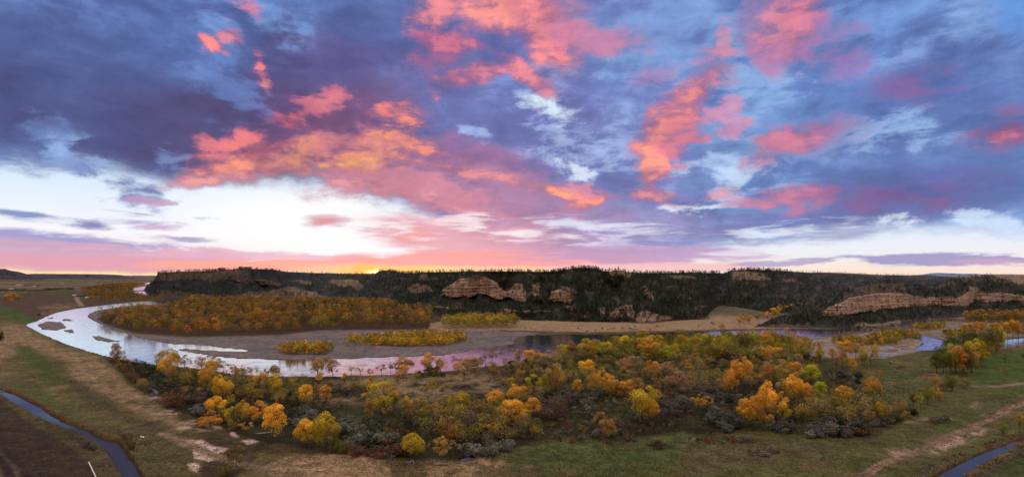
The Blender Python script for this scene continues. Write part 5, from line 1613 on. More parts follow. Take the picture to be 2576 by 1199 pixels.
def build_masses():
    r = np.random.default_rng(55)
    autumn = [(0.34, 0.165, 0.030), (0.40, 0.17, 0.026), (0.30, 0.17, 0.040), (0.24, 0.165, 0.036), (0.20, 0.145, 0.04), (0.27, 0.15, 0.075), (0.16, 0.125, 0.035)]
    olive = [(0.27, 0.19, 0.035), (0.22, 0.165, 0.036), (0.30, 0.175, 0.038), (0.21, 0.15, 0.07), (0.16, 0.13, 0.035), (0.34, 0.19, 0.03)]
    # darker and browner away from the water, gold along the edge
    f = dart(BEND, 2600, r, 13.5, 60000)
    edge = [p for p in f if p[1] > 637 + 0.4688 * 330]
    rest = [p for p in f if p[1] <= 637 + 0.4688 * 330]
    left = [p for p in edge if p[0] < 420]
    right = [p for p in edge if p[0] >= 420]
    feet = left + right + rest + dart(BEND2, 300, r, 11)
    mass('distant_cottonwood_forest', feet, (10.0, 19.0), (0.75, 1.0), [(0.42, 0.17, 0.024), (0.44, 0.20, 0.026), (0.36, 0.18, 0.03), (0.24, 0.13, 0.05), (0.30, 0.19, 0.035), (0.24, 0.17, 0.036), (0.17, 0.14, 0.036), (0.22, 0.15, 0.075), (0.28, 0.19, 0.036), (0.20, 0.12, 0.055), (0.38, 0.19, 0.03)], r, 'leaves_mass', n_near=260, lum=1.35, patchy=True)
    f = dart(FARWOOD, 1500, r, 17, 40000)
    mass('far_bottomland_forest', f, (9, 15), (1.1, 1.6), [(0.26, 0.115, 0.026), (0.20, 0.10, 0.03), (0.15, 0.085, 0.03), (0.12, 0.08, 0.03), (0.30, 0.13, 0.024)], r, 'leaves_mass')
    f = dart(STRAW_GROVE, 170, r, 6.5, 20000)
    mass('field_edge_cottonwood_forest', f, (12, 18), (0.7, 0.95), [(0.44, 0.235, 0.03), (0.34, 0.215, 0.035), (0.24, 0.17, 0.035), (0.30, 0.17, 0.06)], r, 'leaves_mass')
    mass('dense_grove_cottonwood_foliage', dart(GROVE, 220, r, 4.4), (9, 14.5), (0.8, 1.1), [(0.20, 0.17, 0.04), (0.28, 0.20, 0.04), (0.34, 0.24, 0.04), (0.24, 0.16, 0.05)], r, 'leaves_mass', n_near=260)
    fill = [(T2([(930, 620), (1250, 560), (1500, 600), (1831, 600), (1831, 760), (1560, 780), (1180, 770), (960, 860), (880, 760)]), 130), (T3([(0, 600), (440, 590), (640, 600), (700, 680), (640, 740), (330, 730), (0, 720)]), 90),
            (T3([(560, 800), (900, 800), (1000, 860), (900, 930), (640, 920)]), 40), (T1([(850, 650), (1250, 680), (1640, 700), (1640, 830), (1300, 820), (960, 760)]), 70), (T2([(300, 870), (560, 850), (900, 840), (1050, 1000), (700, 1060), (450, 1000)]), 70),
            (T2([(440, 625), (760, 610), (960, 606), (1000, 640), (700, 660), (460, 660)]), 24)]
    f = []
    for poly, n in fill:
        f += dart(poly, n, r, 4.5)
    mass('scrub_cottonwood_foliage', f, (4.5, 10.5), (0.75, 1.1), [(0.36, 0.21, 0.05), (0.30, 0.19, 0.05), (0.24, 0.17, 0.045), (0.40, 0.20, 0.04), (0.27, 0.17, 0.085), (0.17, 0.14, 0.04), (0.32, 0.20, 0.10), (0.20, 0.13, 0.075)], r, 'leaves_mass', n_near=320, lum=1.3)
    mass('dark_grove_cottonwood_foliage', dart(T3([(1345, 636), (1400, 580), (1430, 530), (1560, 490), (1640, 478), (1712, 512), (1640, 560), (1560, 632)]), 60, r, 5.0), (9, 14), (0.75, 1.0), [(0.12, 0.13, 0.03), (0.16, 0.16, 0.035), (0.26, 0.20, 0.035), (0.34, 0.20, 0.03), (0.20, 0.17, 0.04)], r, 'leaves_mass', n_near=320)
    # hedges and farm trees on the plain
    rows = [[(-60, 206), (60, 204), (200, 206), (300, 200)], [(250, 196), (320, 196), (390, 196)], [(430, 190), (560, 178), (640, 170)], [(-40, 152), (200, 150), (420, 148)],
            [(120, 178), (220, 176)], [(500, 160), (700, 150), (780, 148)]]
    f = []
    for row in rows:
        for (a, b), (c, d) in zip(row[:-1], row[1:]):
            n = int(abs(c - a) / 2.4)
            for k in range(n):
                t = r.random()
                f += T1([(a + (c - a) * t, b + (d - b) * t + r.normal() * 1.0)])
    mass('plain_hedgerow_foliage', f, (7, 12), (1.2, 2.0), [(0.06, 0.055, 0.028), (0.09, 0.06, 0.028), (0.14, 0.075, 0.025), (0.05, 0.055, 0.035)], r, 'leaves_mass')
    # yellow saplings on the gravel islands
    isl = [T2([(10, 476), (60, 462), (180, 470), (170, 500), (40, 500)]), T2([(130, 466), (300, 448), (460, 442), (640, 448), (668, 468), (560, 494), (320, 500), (180, 492)]), T1([(1490, 524), (1550, 506), (1700, 506), (1790, 518), (1750, 538), (1550, 544)])]
    f = dart(isl[0], 50, r, 3.0) + dart(isl[1], 640, r, 2.6) + dart(isl[2], 230, r, 2.8)
    mass('island_sapling_foliage', f, (4.5, 10.5), (0.5, 0.8), [(0.50, 0.27, 0.03), (0.44, 0.26, 0.035), (0.52, 0.235, 0.025), (0.34, 0.22, 0.05), (0.27, 0.17, 0.05)], r, 'leaves_mass', 'narrow', 110)
    isl = [T3([(985, 452), (1060, 436), (1180, 428), (1200, 420), (1280, 455), (1180, 462), (1060, 462)]), T3([(1222, 402), (1290, 392), (1410, 388), (1405, 404), (1300, 412)]),
           T3([(800, 470), (960, 470), (1160, 478), (1150, 488), (960, 496), (820, 490)]), T3([(1400, 430), (1500, 424), (1510, 452), (1420, 456)])]
    f = dart(isl[0], 200, r, 3.0) + dart(isl[1], 140, r, 3.2) + dart(isl[2], 240, r, 2.6) + dart(isl[3], 70, r, 3)
    mass('gravel_flat_sapling_foliage', f, (3.0, 10.0), (0.45, 0.75), [(0.46, 0.25, 0.03), (0.38, 0.22, 0.035), (0.28, 0.20, 0.035), (0.24, 0.14, 0.05)], r, 'leaves_mass', 'narrow', 110)
    band = T3([(1500, 348), (1560, 338), (1831, 336), (2300, 344), (2300, 362), (1831, 354), (1560, 350)])
    mass('far_bank_cottonwood_forest', dart(band, 420, r, 6), (10, 15), (0.6, 0.9), [(0.34, 0.175, 0.04), (0.27, 0.15, 0.055), (0.22, 0.13, 0.06), (0.40, 0.19, 0.03)], r, 'leaves_mass', 'narrow', 90)


# ------------------------------------------------------------------ shrubs
SHRUB = {}
SHRUB_TINT = {'grey': (0.20, 0.20, 0.165), 'dark': (0.075, 0.082, 0.055), 'sage': (0.27, 0.265, 0.21), 'purple': (0.21, 0.15, 0.145), 'rust': (0.25, 0.125, 0.07), 'brown': (0.165, 0.11, 0.07),
              'red': (0.30, 0.03, 0.028), 'amber': (0.42, 0.25, 0.055), 'green': (0.11, 0.12, 0.045), 'silver': (0.36, 0.35, 0.30), 'olive': (0.24, 0.20, 0.06), 'ochre': (0.38, 0.24, 0.075)}


def shrub_mesh(k, thin):
    key = (k, thin)
    if key not in SHRUB:
        r = np.random.default_rng(400 + k + (50 if thin else 0))
        P, N, t, _ = crown_points(r, 13, 60 if not thin else 34, 0.42, 0.44, 0.40, 0.26, 0.0, 0.3)
        P[:, 2] = np.abs(P[:, 2])
        s = r.uniform(0.07, 0.14, len(P))
        v = cards(P, s, r, 0.2, N, 0.7 if thin else 1.0)
        SHRUB[key] = mesh_from('shrub', v, quads(len(P)), MATS['leaves'], np.repeat(t[:, None] * np.ones(3), 4, 0), link=False)
    return SHRUB[key]


# (strip, polygon, how many, height range px, colours, what the label says)
SHRUB_AREAS = [
    (T1, [(700, 580), (800, 600), (830, 640), (760, 660), (720, 610)], 12, (22, 40), ['dark', 'brown', 'dark'], 'dark rounded shrub crowding the narrow creek mouth'),
    (T1, [(640, 590), (690, 600), (740, 690), (700, 680)], 8, (30, 52), ['rust', 'brown', 'rust'], 'rusty shrub on the pasture edge beside the river tip'),
    (T1, [(690, 660), (740, 660), (860, 760), (900, 800), (860, 810), (740, 720)], 9, (24, 40), ['grey', 'brown', 'purple'], 'greyish shrub along the creek below the river tip'),
    (T1, [(830, 620), (960, 700), (880, 730), (790, 660)], 11, (22, 40), ['dark', 'grey', 'green'], 'dark shrub behind the creek, left of the golden bank tree'),
    (T1, [(880, 780), (940, 770), (1010, 800), (1000, 830), (920, 830)], 7, (46, 66), ['rust', 'brown', 'rust'], 'reddish brown shrub on the bank above the pasture corner'),
    (T1, [(940, 700), (1120, 720), (1180, 800), (1080, 830), (980, 790)], 20, (26, 50), ['purple', 'dark', 'purple', 'grey'], 'dusky purple shrub in the dark thicket left of centre'),
    (T1, [(1020, 820), (1110, 810), (1120, 860), (1060, 880)], 7, (30, 52), ['grey', 'dark'], 'grey shrub between thicket and golden clump'),
    (T1, [(1240, 760), (1420, 740), (1460, 840), (1330, 810)], 12, (22, 40), ['dark', 'grey', 'green', 'rust'], 'low dark shrub behind the golden clump'),
    (T1, [(1540, 840), (1680, 850), (1680, 930), (1540, 930)], 11, (40, 70), ['sage', 'grey', 'dark'], 'sage grey shrub between the two near golden trees'),
    (T1, [(1510, 720), (1831, 700), (1831, 850), (1700, 840), (1540, 830)], 14, (18, 36), ['grey', 'brown', 'purple', 'dark'], 'small brushy shrub in the scrub below the river bank'),
    (T2, [(0, 920), (80, 900), (220, 930), (250, 1030), (120, 1060), (20, 1040)], 18, (44, 78), ['sage', 'grey', 'dark', 'sage'], 'silvery sage shrub in the thicket beside the near creek'),
    (T2, [(130, 920), (320, 930), (350, 980), (240, 1040), (160, 1010)], 10, (36, 60), ['dark', 'rust', 'brown', 'dark'], 'dark shrub behind the near creek pool'),
    (T2, [(20, 1060), (120, 1050), (300, 1080), (240, 1095), (60, 1090)], 7, (44, 72), ['rust', 'brown', 'purple'], 'reddish shrub leaning over the near creek'),
    (T2, [(300, 1050), (340, 1050), (340, 1095), (290, 1090)], 3, (60, 84), ['rust'], 'rust red shrub left of the round creekside cottonwood'),
    (T2, [(440, 880), (560, 860), (600, 930), (500, 950)], 10, (34, 56), ['grey', 'dark', 'green'], 'dark grey shrub at the foot of the clearing trees'),
    (T2, [(560, 900), (680, 860), (720, 930), (640, 970), (570, 950)], 11, (50, 86), ['purple', 'purple', 'grey'], 'tall pinkish purple shrub in the middle thicket'),
    (T2, [(660, 930), (790, 920), (800, 990), (700, 1030), (640, 1000)], 12, (36, 60), ['dark', 'grey', 'purple'], 'dark shrub right of the pinkish thicket'),
    (T2, [(690, 1080), (760, 1060), (920, 1020), (930, 1050), (780, 1090)], 7, (54, 80), ['silver', 'sage', 'grey'], 'pale silver shrub above the near creek bend'),
    (T2, [(1060, 830), (1220, 800), (1180, 900), (1070, 900)], 13, (46, 84), ['purple', 'brown', 'purple'], 'wine brown shrub right of the round golden tree'),
    (T2, [(830, 880), (900, 900), (960, 980), (840, 1000)], 9, (40, 66), ['rust', 'brown', 'purple'], 'brownish red shrub below the round golden tree'),
    (T2, [(940, 980), (1300, 940), (1500, 960), (1620, 1000), (1500, 1020), (1100, 1010)], 24, (16, 36), ['brown', 'dark', 'sage', 'rust'], 'low mixed shrub fringing the near green meadow'),
    (T2, [(1150, 770), (1370, 760), (1380, 800), (1180, 810)], 14, (26, 50), ['dark', 'grey', 'sage'], 'dark grey shrub under the orange group'),
    (T2, [(880, 590), (1200, 580), (1280, 570), (1270, 600), (1080, 620), (900, 620)], 17, (26, 48), ['dark', 'green', 'dark', 'grey'], 'blackish shrub on the bank under the riverside trees'),
    (T2, [(400, 640), (520, 630), (560, 660), (430, 665)], 7, (24, 46), ['dark', 'green'], 'dark cedar like shrub on the straw clearing bank'),
    (T2, [(1680, 800), (1831, 760), (1831, 860), (1720, 880)], 14, (36, 64), ['grey', 'purple', 'dark', 'rust'], 'grey purple shrub right of the big mustard tree'),
    (T2, [(1640, 1020), (1740, 1010), (1740, 1040), (1660, 1045)], 5, (22, 38), ['brown', 'dark'], 'brown shrub island on the near green meadow'),
    (T3, [(0, 740), (120, 740), (300, 770), (300, 800), (100, 790), (0, 800)], 15, (30, 54), ['dark', 'grey', 'purple'], 'dark shrub below the leaning tree at centre right'),
    (T3, [(80, 870), (180, 850), (300, 900), (330, 930), (230, 960), (110, 900)], 18, (36, 62), ['grey', 'dark', 'grey'], 'dense grey green shrub left of the tall golden group'),
    (T3, [(460, 930), (590, 910), (620, 950), (520, 975)], 10, (34, 56), ['grey', 'dark'], 'dark grey shrub at the foot of the tall golden group'),
    (T3, [(640, 930), (800, 900), (960, 930), (1000, 960), (880, 985), (680, 985)], 26, (38, 70), ['grey', 'sage', 'dark', 'rust'], 'big grey sage shrub in the near right brush'),
    (T3, [(20, 1000), (140, 985), (400, 990), (520, 990), (400, 1010), (140, 1020)], 15, (16, 34), ['brown', 'rust', 'sage', 'red'], 'low reddish shrub in the strip below the golden group'),
    (T3, [(330, 1060), (500, 1040), (520, 1070), (400, 1100)], 9, (18, 36), ['brown', 'sage', 'rust'], 'small shrub of the near meadow knot'),
    (T3, [(1000, 930), (1100, 900), (1250, 840), (1260, 870), (1080, 930)], 12, (24, 44), ['dark', 'grey', 'rust', 'green'], 'dark shrub under the olive brush line'),
    (T3, [(740, 620), (820, 640), (950, 660), (940, 700), (820, 690)], 11, (20, 38), ['dark', 'purple', 'sage'], 'dark shrub on the flat beside the gravel trees'),
    (T3, [(1340, 890), (1420, 880), (1420, 915), (1350, 920)], 4, (22, 42), ['rust', 'dark', 'sage'], 'shrub of the lone knot on the right meadow'),
    (T1, [(390, 985), (440, 1000), (520, 1040), (540, 1070), (470, 1050)], 8, (22, 40), ['purple', 'grey', 'brown'], 'dusky shrub on the ploughed side of the left canal'),
    (T1, [(640, 980), (700, 1010), (740, 1080), (700, 1060)], 6, (20, 36), ['brown', 'green', 'rust'], 'brown shrub on the grassy side of the left canal'),
]


def build_shrubs():
    r = np.random.default_rng(91)
    extra = []
    for tr, poly, n, (h0, h1), cols, lab in SHRUB_AREAS:
        feet = dart(tr(poly), max(2, round(n * 0.64)), r, 1.9)
        extra += [(p, (h0, h1), cols) for p in dart(tr(poly), int(n * 2.2), r, 1.3)]
        for px, py in feet:
            c = cols[r.integers(0, len(cols))]
            x, y = ground_at(px, py)
            h = r.uniform(h0, h1) * 0.4688 * y / FOCAL
            o = bpy.data.objects.new('shrub', shrub_mesh(int(r.integers(0, 5)), c in ('purple', 'brown', 'rust', 'silver')))
            COL.objects.link(o)
            o.location = (x, y, ground_z(px, py) - 0.05)
            o.rotation_euler = (0, 0, r.uniform(0, 6.28))
            w = h * r.uniform(0.95, 1.5)
            o.scale = (w, w, h)
            t = np.array(SHRUB_TINT[c]) * r.uniform(0.8, 1.2)
            o.color = (*t, 1)
            tag(o, lab, 'shrub', lab + ' group')
    # the smaller ones between them, as one growth
    for poly, n in ((T1([(700, 600), (840, 620), (1250, 670), (1831, 690), (1831, 850), (1700, 850), (1400, 800), (1100, 830), (900, 780)]), 330),
                    (T2([(0, 870), (350, 890), (560, 830), (1000, 780), (1400, 760), (1831, 740), (1831, 930), (1300, 960), (930, 1000), (700, 1070), (300, 1075), (0, 1060)]), 620),
                    (T3([(0, 730), (350, 740), (640, 640), (900, 700), (960, 840), (1000, 930), (640, 975), (300, 930), (0, 850)]), 420)):
        extra += [(p, (14, 38), ['dark', 'grey', 'purple', 'brown', 'sage', 'green', 'dark', 'olive', 'ochre', 'olive']) for p in dart(poly, n, r, 2.2)]
    V, C = [], []
    for (px, py), (h0, h1), cols in extra:
        P, N, t, _ = crown_points(r, 8, 26, 0.42, 0.44, 0.40, 0.28, 0.0, 0.3)
        P[:, 2] = np.abs(P[:, 2])
        x, y = ground_at(px, py)
        h = r.uniform(h0 * 0.6, h1 * 0.85) * 0.4688 * y / FOCAL
        q = P * (h * 1.3, h * 1.3, h) + (x, y, ground_z(px, py))
        V.append(cards(q, r.uniform(0.08, 0.16, len(P)) * h, r, 0.2, N))
        C.append(np.repeat(np.array(SHRUB_TINT[cols[r.integers(0, len(cols))]])[None] * r.uniform(0.8, 1.2) * t[:, None], 4, 0))
    V, C = np.concatenate(V), np.concatenate(C)
    tag(mesh_from('undergrowth_foliage', V, quads(len(V) // 4), MATS['leaves_mass'], C), kind='stuff')
    # a few one can single out
    for tr, X, Y, H, W, c, lab in [
        (T1, 4, 758, 60, 54, 'silver', 'pale round willow shrub at the upper end of the left canal'), (T1, 690, 1206, 50, 76, 'silver', 'pale twiggy shrub rising from the left canal bank at bottom edge'),
        (T1, 380, 690, 14, 14, 'brown', 'tiny dark dead shrub alone on the left pasture'), (T1, 210, 331, 10, 18, 'dark', 'dark shrub clump on the river bank at far left'),
        (T1, 2, 470, 60, 34, 'dark', 'dark shrub cut by the left picture edge above the pasture'),
        (T2, 1465, 806, 44, 34, 'silver', 'pale silver shrub alone in front of the orange group'), (T2, 1170, 800, 48, 52, 'sage', 'rounded sage shrub left end under the orange group'),
        (T2, 1318, 846, 40, 40, 'silver', 'silver shrub beside the white patch on the clearing'), (T2, 900, 1048, 78, 44, 'silver', 'tall conical silver shrub above the near creek'),
        (T3, 50, 1024, 54, 38, 'silver', 'pale silver shrub alone at the meadow edge'), (T3, 1362, 1176, 22, 22, 'red', 'crimson shrub on the near bank of the right canal'),
        (T3, 1502, 1176, 22, 44, 'red', 'crimson shrub on the far bank of the right canal'), (T3, 1775, 976, 16, 16, 'red', 'small crimson shrub below the right canal trees'),
        (T3, 1640, 1062, 20, 26, 'amber', 'amber shrub on the far canal bank'), (T3, 1744, 1050, 26, 60, 'amber', 'amber shrub hedge on the far canal bank'), (T3, 1800, 1030, 26, 56, 'amber', 'orange shrub hedge at the right end of the canal bank'),
        (T3, 160, 380, 20, 30, 'sage', 'grey shrub on the straw field below the valley mouth'), (T3, 500, 384, 28, 44, 'purple', 'purplish shrub at the foot of the wooded spur'),
        (T2, 985, 400, 10, 16, 'grey', 'single grey shrub on the straw field edge'), (T3, 845, 692, 18, 70, 'brown', 'long brown shrub patch on the right meadow'),
        (T3, 1170, 612, 12, 50, 'brown', 'brown shrub patch on the green right meadow'),
    ]:
        (px, py), = tr([(X, Y)])
        x, y = ground_at(px, py)
        o = bpy.data.objects.new('shrub', shrub_mesh(int(r.integers(0, 5)), c != 'dark'))
        COL.objects.link(o)
        o.location = (x, y, ground_z(px, py) - 0.05)
        s = 0.4688 * y / FOCAL
        o.scale = (W * s * 0.95, W * s * 0.8, H * s)
        o.color = (*SHRUB_TINT[c], 1)
        tag(o, lab, 'shrub')


# ------------------------------------------------------------------ pines
def pine_cards(r, n_whorl, per):
    P, N, t = [], [], []
    for k in range(n_whorl):
        z = 0.16 + 0.82 * (k / n_whorl) ** 0.9
        rad = 0.24 * (1 - (z - 0.16) / 0.86) ** 0.75 * r.uniform(0.75, 1.2) + 0.015
        m = max(3, int(per * (rad / 0.24) + 2))
        for j in range(m):
            a = r.uniform(0, 6.28)
            k2 = r.uniform(0.35, 1.0)
            P.append((math.cos(a) * rad * k2, math.sin(a) * rad * k2, z - 0.10 * rad / 0.24 * k2 * 0.5 + r.uniform(-0.02, 0.02)))
            N.append((math.cos(a), math.sin(a), 0.8))
            t.append(r.uniform(0.6, 1.25) * (0.75 + 0.4 * k2))
    return np.array(P), np.array(N), np.array(t)


def pine_feet(sheet, n, dens, r, seed):
    S = SHEETS[sheet]
    X, Y, P = S['X'], S['Y'], S['P']
    rows, cols = X.shape
    # weight by picture area
    dy = np.abs(np.gradient(Y, axis=0))
    w = dy * dens(S)
    w = np.clip(w, 0, None).ravel()
    i = r.choice(rows * cols, size=n, replace=True, p=w / w.sum())
    ri, ci = i // cols, i % cols
    r2, c2 = np.clip(ri + 1, 0, rows - 1), np.clip(ci + 1, 0, cols - 1)
    u, v = r.random(n)[:, None], r.random(n)[:, None]
    a, b, c = P[ri, ci], P[ri, c2], P[r2, ci]
    q = a + (b - a) * u + (c - a) * v
    return q, X[ri, ci], Y[ri, ci]


def build_pines():
    r = np.random.default_rng(77)

    def dens_main(S):
        X, Y = S['X'], S['Y']
        d = np.ones(X.shape) * (1.0 - 0.86 * np.clip(S['rock'] * 1.2, 0, 1)) * (1 - 0.86 * S['grass'])
        cl = fbm(X / 26, Y / 11, 4, 303) + 0.5
        d *= 0.35 + 1.1 * sstep(cl, 0.3, 0.62)
        mesa = X < 610
        d = np.where(mesa, d * np.where(S['t'][:, None] > 0.955, 3.0, np.where(cl > 0.48, 0.75, 0.22)), d)
        d = np.where(S['t'][:, None] > 0.97, d * 2.6 + 0.3, d)
        d *= 1 + 0.8 * sstep(X, 600, 680) * (1 - sstep(X, 1050, 1120))
        d *= sstep(X, 366, 384) * (1 - 0.8 * sstep(X, 2250, 2400))
        return d

    def dens_spur(S):
        X, Y = S['X'], S['Y']
        d = np.ones(X.shape) * (1.0 - 0.97 * np.clip(S['rock'] * 1.3, 0, 1)) * (1 - 0.8 * S['grass'])
        cl = fbm(X / 24, Y / 10, 4, 313) + 0.5
        d *= 0.4 + 1.0 * sstep(cl, 0.32, 0.6)
        d *= np.where(S['t'][:, None] < 0.04, 0.15, 1.0)
        return d
    feet, hs = [], []
    q1, x1, y1 = pine_feet('hills', 13000, dens_main, r, 1)
    h1 = r.uniform(3.2, 6.8, len(q1)) * np.clip(q1[:, 1] / 1100, 0.95, 1.5)
    q2, x2, y2 = pine_feet('spur_hill', 2900, dens_spur, r, 2)
    h2 = r.uniform(3.4, 6.8, len(q2)) * np.clip(q2[:, 1] / 1000, 0.85, 1.3)
    # skyline knots
    add, ah = [], []
    S = SHEETS['hills']
    for xa, xb, n, lo, hi in ((1405, 1515, 46, 5, 9.5), (1515, 1600, 12, 5, 9), (945, 1015, 40, 5, 8), (1819, 1990, 60, 5, 8.5), (400, 720, 60, 4.5, 8), (1060, 1420, 90, 4.5, 8), (1600, 1820, 70, 4.5, 8)):
        for k in range(int(n * (0.6 if n > 50 else 1))):
            x = r.uniform(xa, xb)
            j = int(np.clip(np.searchsorted(S['xs'], x), 0, len(S['xs']) - 1))
            i = int(r.integers(-7, 0))
            add.append(S['P'][i, j])
            ah.append(r.uniform(lo, hi) * 0.8 * float(np.clip(S['P'][i, j][1] / 1100, 1, 1.45)))
    Q = np.concatenate([q1, q2, np.array(add)])
    Hh = np.concatenate([h1, h2, np.array(ah)])
    px = CX + Q[:, 0] / Q[:, 1] * FOCAL
    py = HY + (CAM_H - Q[:, 2]) / Q[:, 1] * FOCAL
    show = Hh / Q[:, 1] * ((px > 0) & (px < PW))
    order = np.argsort(-show)
    big, rest = order[:280], order[280:]
    # prototypes
    crowns = []
    for k in range(5):
        P, N, t = pine_cards(r, 13, 15)
        s = r.uniform(0.07, 0.13, len(P))
        v = cards(P, s, r, 0.1, N, 0.7)
        crowns.append(mesh_from('crown', v, quads(len(P)), MATS['leaves'], np.repeat(t[:, None] * np.ones(3), 4, 0), link=False))
    mb = MB()
    mb.path([(0, 0, -0.06), (0.003, 0, 0.4), (0, 0.003, 0.95)], 0.022, 0.004, 5)
    trunk = mb.mesh('trunk', MATS['bark'])
    for i in big:
        x, y = px[i], py[i]
        if x > 1895:
            where = 'on the near wooded spur, under its pale cliff' if y > 745 + 0.10 * abs(2300 - x) else 'on the upper slope of the pale cliffed spur'
        elif x > 1600:
            where = 'on the dark slope above the wooded valley mouth'
        elif x > 1330:
            where = 'on the centre hillside right of the orange cliff'
        else:
            where = 'on the slope around the orange sandstone cliff'
        if y < 697:
            where = 'on the skyline of the wooded ridge'
        tall = 'tall' if Hh[i] > 6.3 else 'small'
        lab = f'{tall} dark green pine {where}'
        o = empty('pine_tree', Q[i], r.uniform(0, 6.28))
        o.scale = (Hh[i] * r.uniform(1.2, 1.7),) * 2 + (Hh[i],)
        part('trunk', trunk, o)
        b = part('crown', crowns[int(r.integers(0, 5))], o)
        g = r.uniform(0.75, 1.25)
        b.color = (0.054 * g, 0.070 * g, 0.042 * g, 1)
        tag(o, lab, 'pine tree', f'{tall} pines {where}')
    bend = sorted([(1455, 430), (1495, 426), (1530, 430), (1560, 434), (1645, 430), (1682, 432), (1722, 434), (1785, 416), (1820, 444), (1852, 446), (1886, 430), (1406, 450), (1170, 415)])
    for k, p in enumerate(bend):
        (a, b), = ZL([p])
        x, y = ground_at(a, b)
        o = empty('pine_tree', (x, y, 0), r.uniform(0, 6.28))
        h = r.uniform(13, 17)
        o.scale = (h * 1.25, h * 1.25, h)
        part('trunk', trunk, o)
        c = part('crown', crowns[k % 5], o)
        c.color = (0.04, 0.055, 0.033, 1)
        tag(o, f'dark conifer among the yellow forest of the river bend, {ORD[k] if k == 0 else ORD[k] + " from left"}', 'pine tree', 'conifers in the river bend forest')
    V, C = [], []
    lib = []
    for k in range(6):
        P, N, t = pine_cards(r, 8, 8)
        lib.append((P, N, t))
    for i in rest:
        P, N, t = lib[int(r.integers(0, 6))]
        n = int(len(P) * 0.75) if show[i] > 0.0045 else int(len(P) * 0.45)
        sel = r.permutation(len(P))[:n]
        h = Hh[i]
        w = h * r.uniform(1.25, 1.8)
        q = P[sel] * (w, w, h) + Q[i]
        V.append(cards(q, h * r.uniform(0.13, 0.22, n), r, 0.1, N[sel], 0.75))
        g = r.uniform(0.7, 1.25)
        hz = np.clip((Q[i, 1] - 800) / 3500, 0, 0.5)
        base = np.array((0.052, 0.068, 0.042)) * (1 - hz) + np.array((0.06, 0.07, 0.08)) * hz  # haze of distance painted into the pine colour
        C.append(np.repeat(base[None] * g * t[sel][:, None], 4, 0))
    V, C = np.concatenate(V), np.concatenate(C)
    o = mesh_from('pine_forest', V, quads(len(V) // 4), MATS['leaves_mass'], C)
    tag(o, kind='stuff')


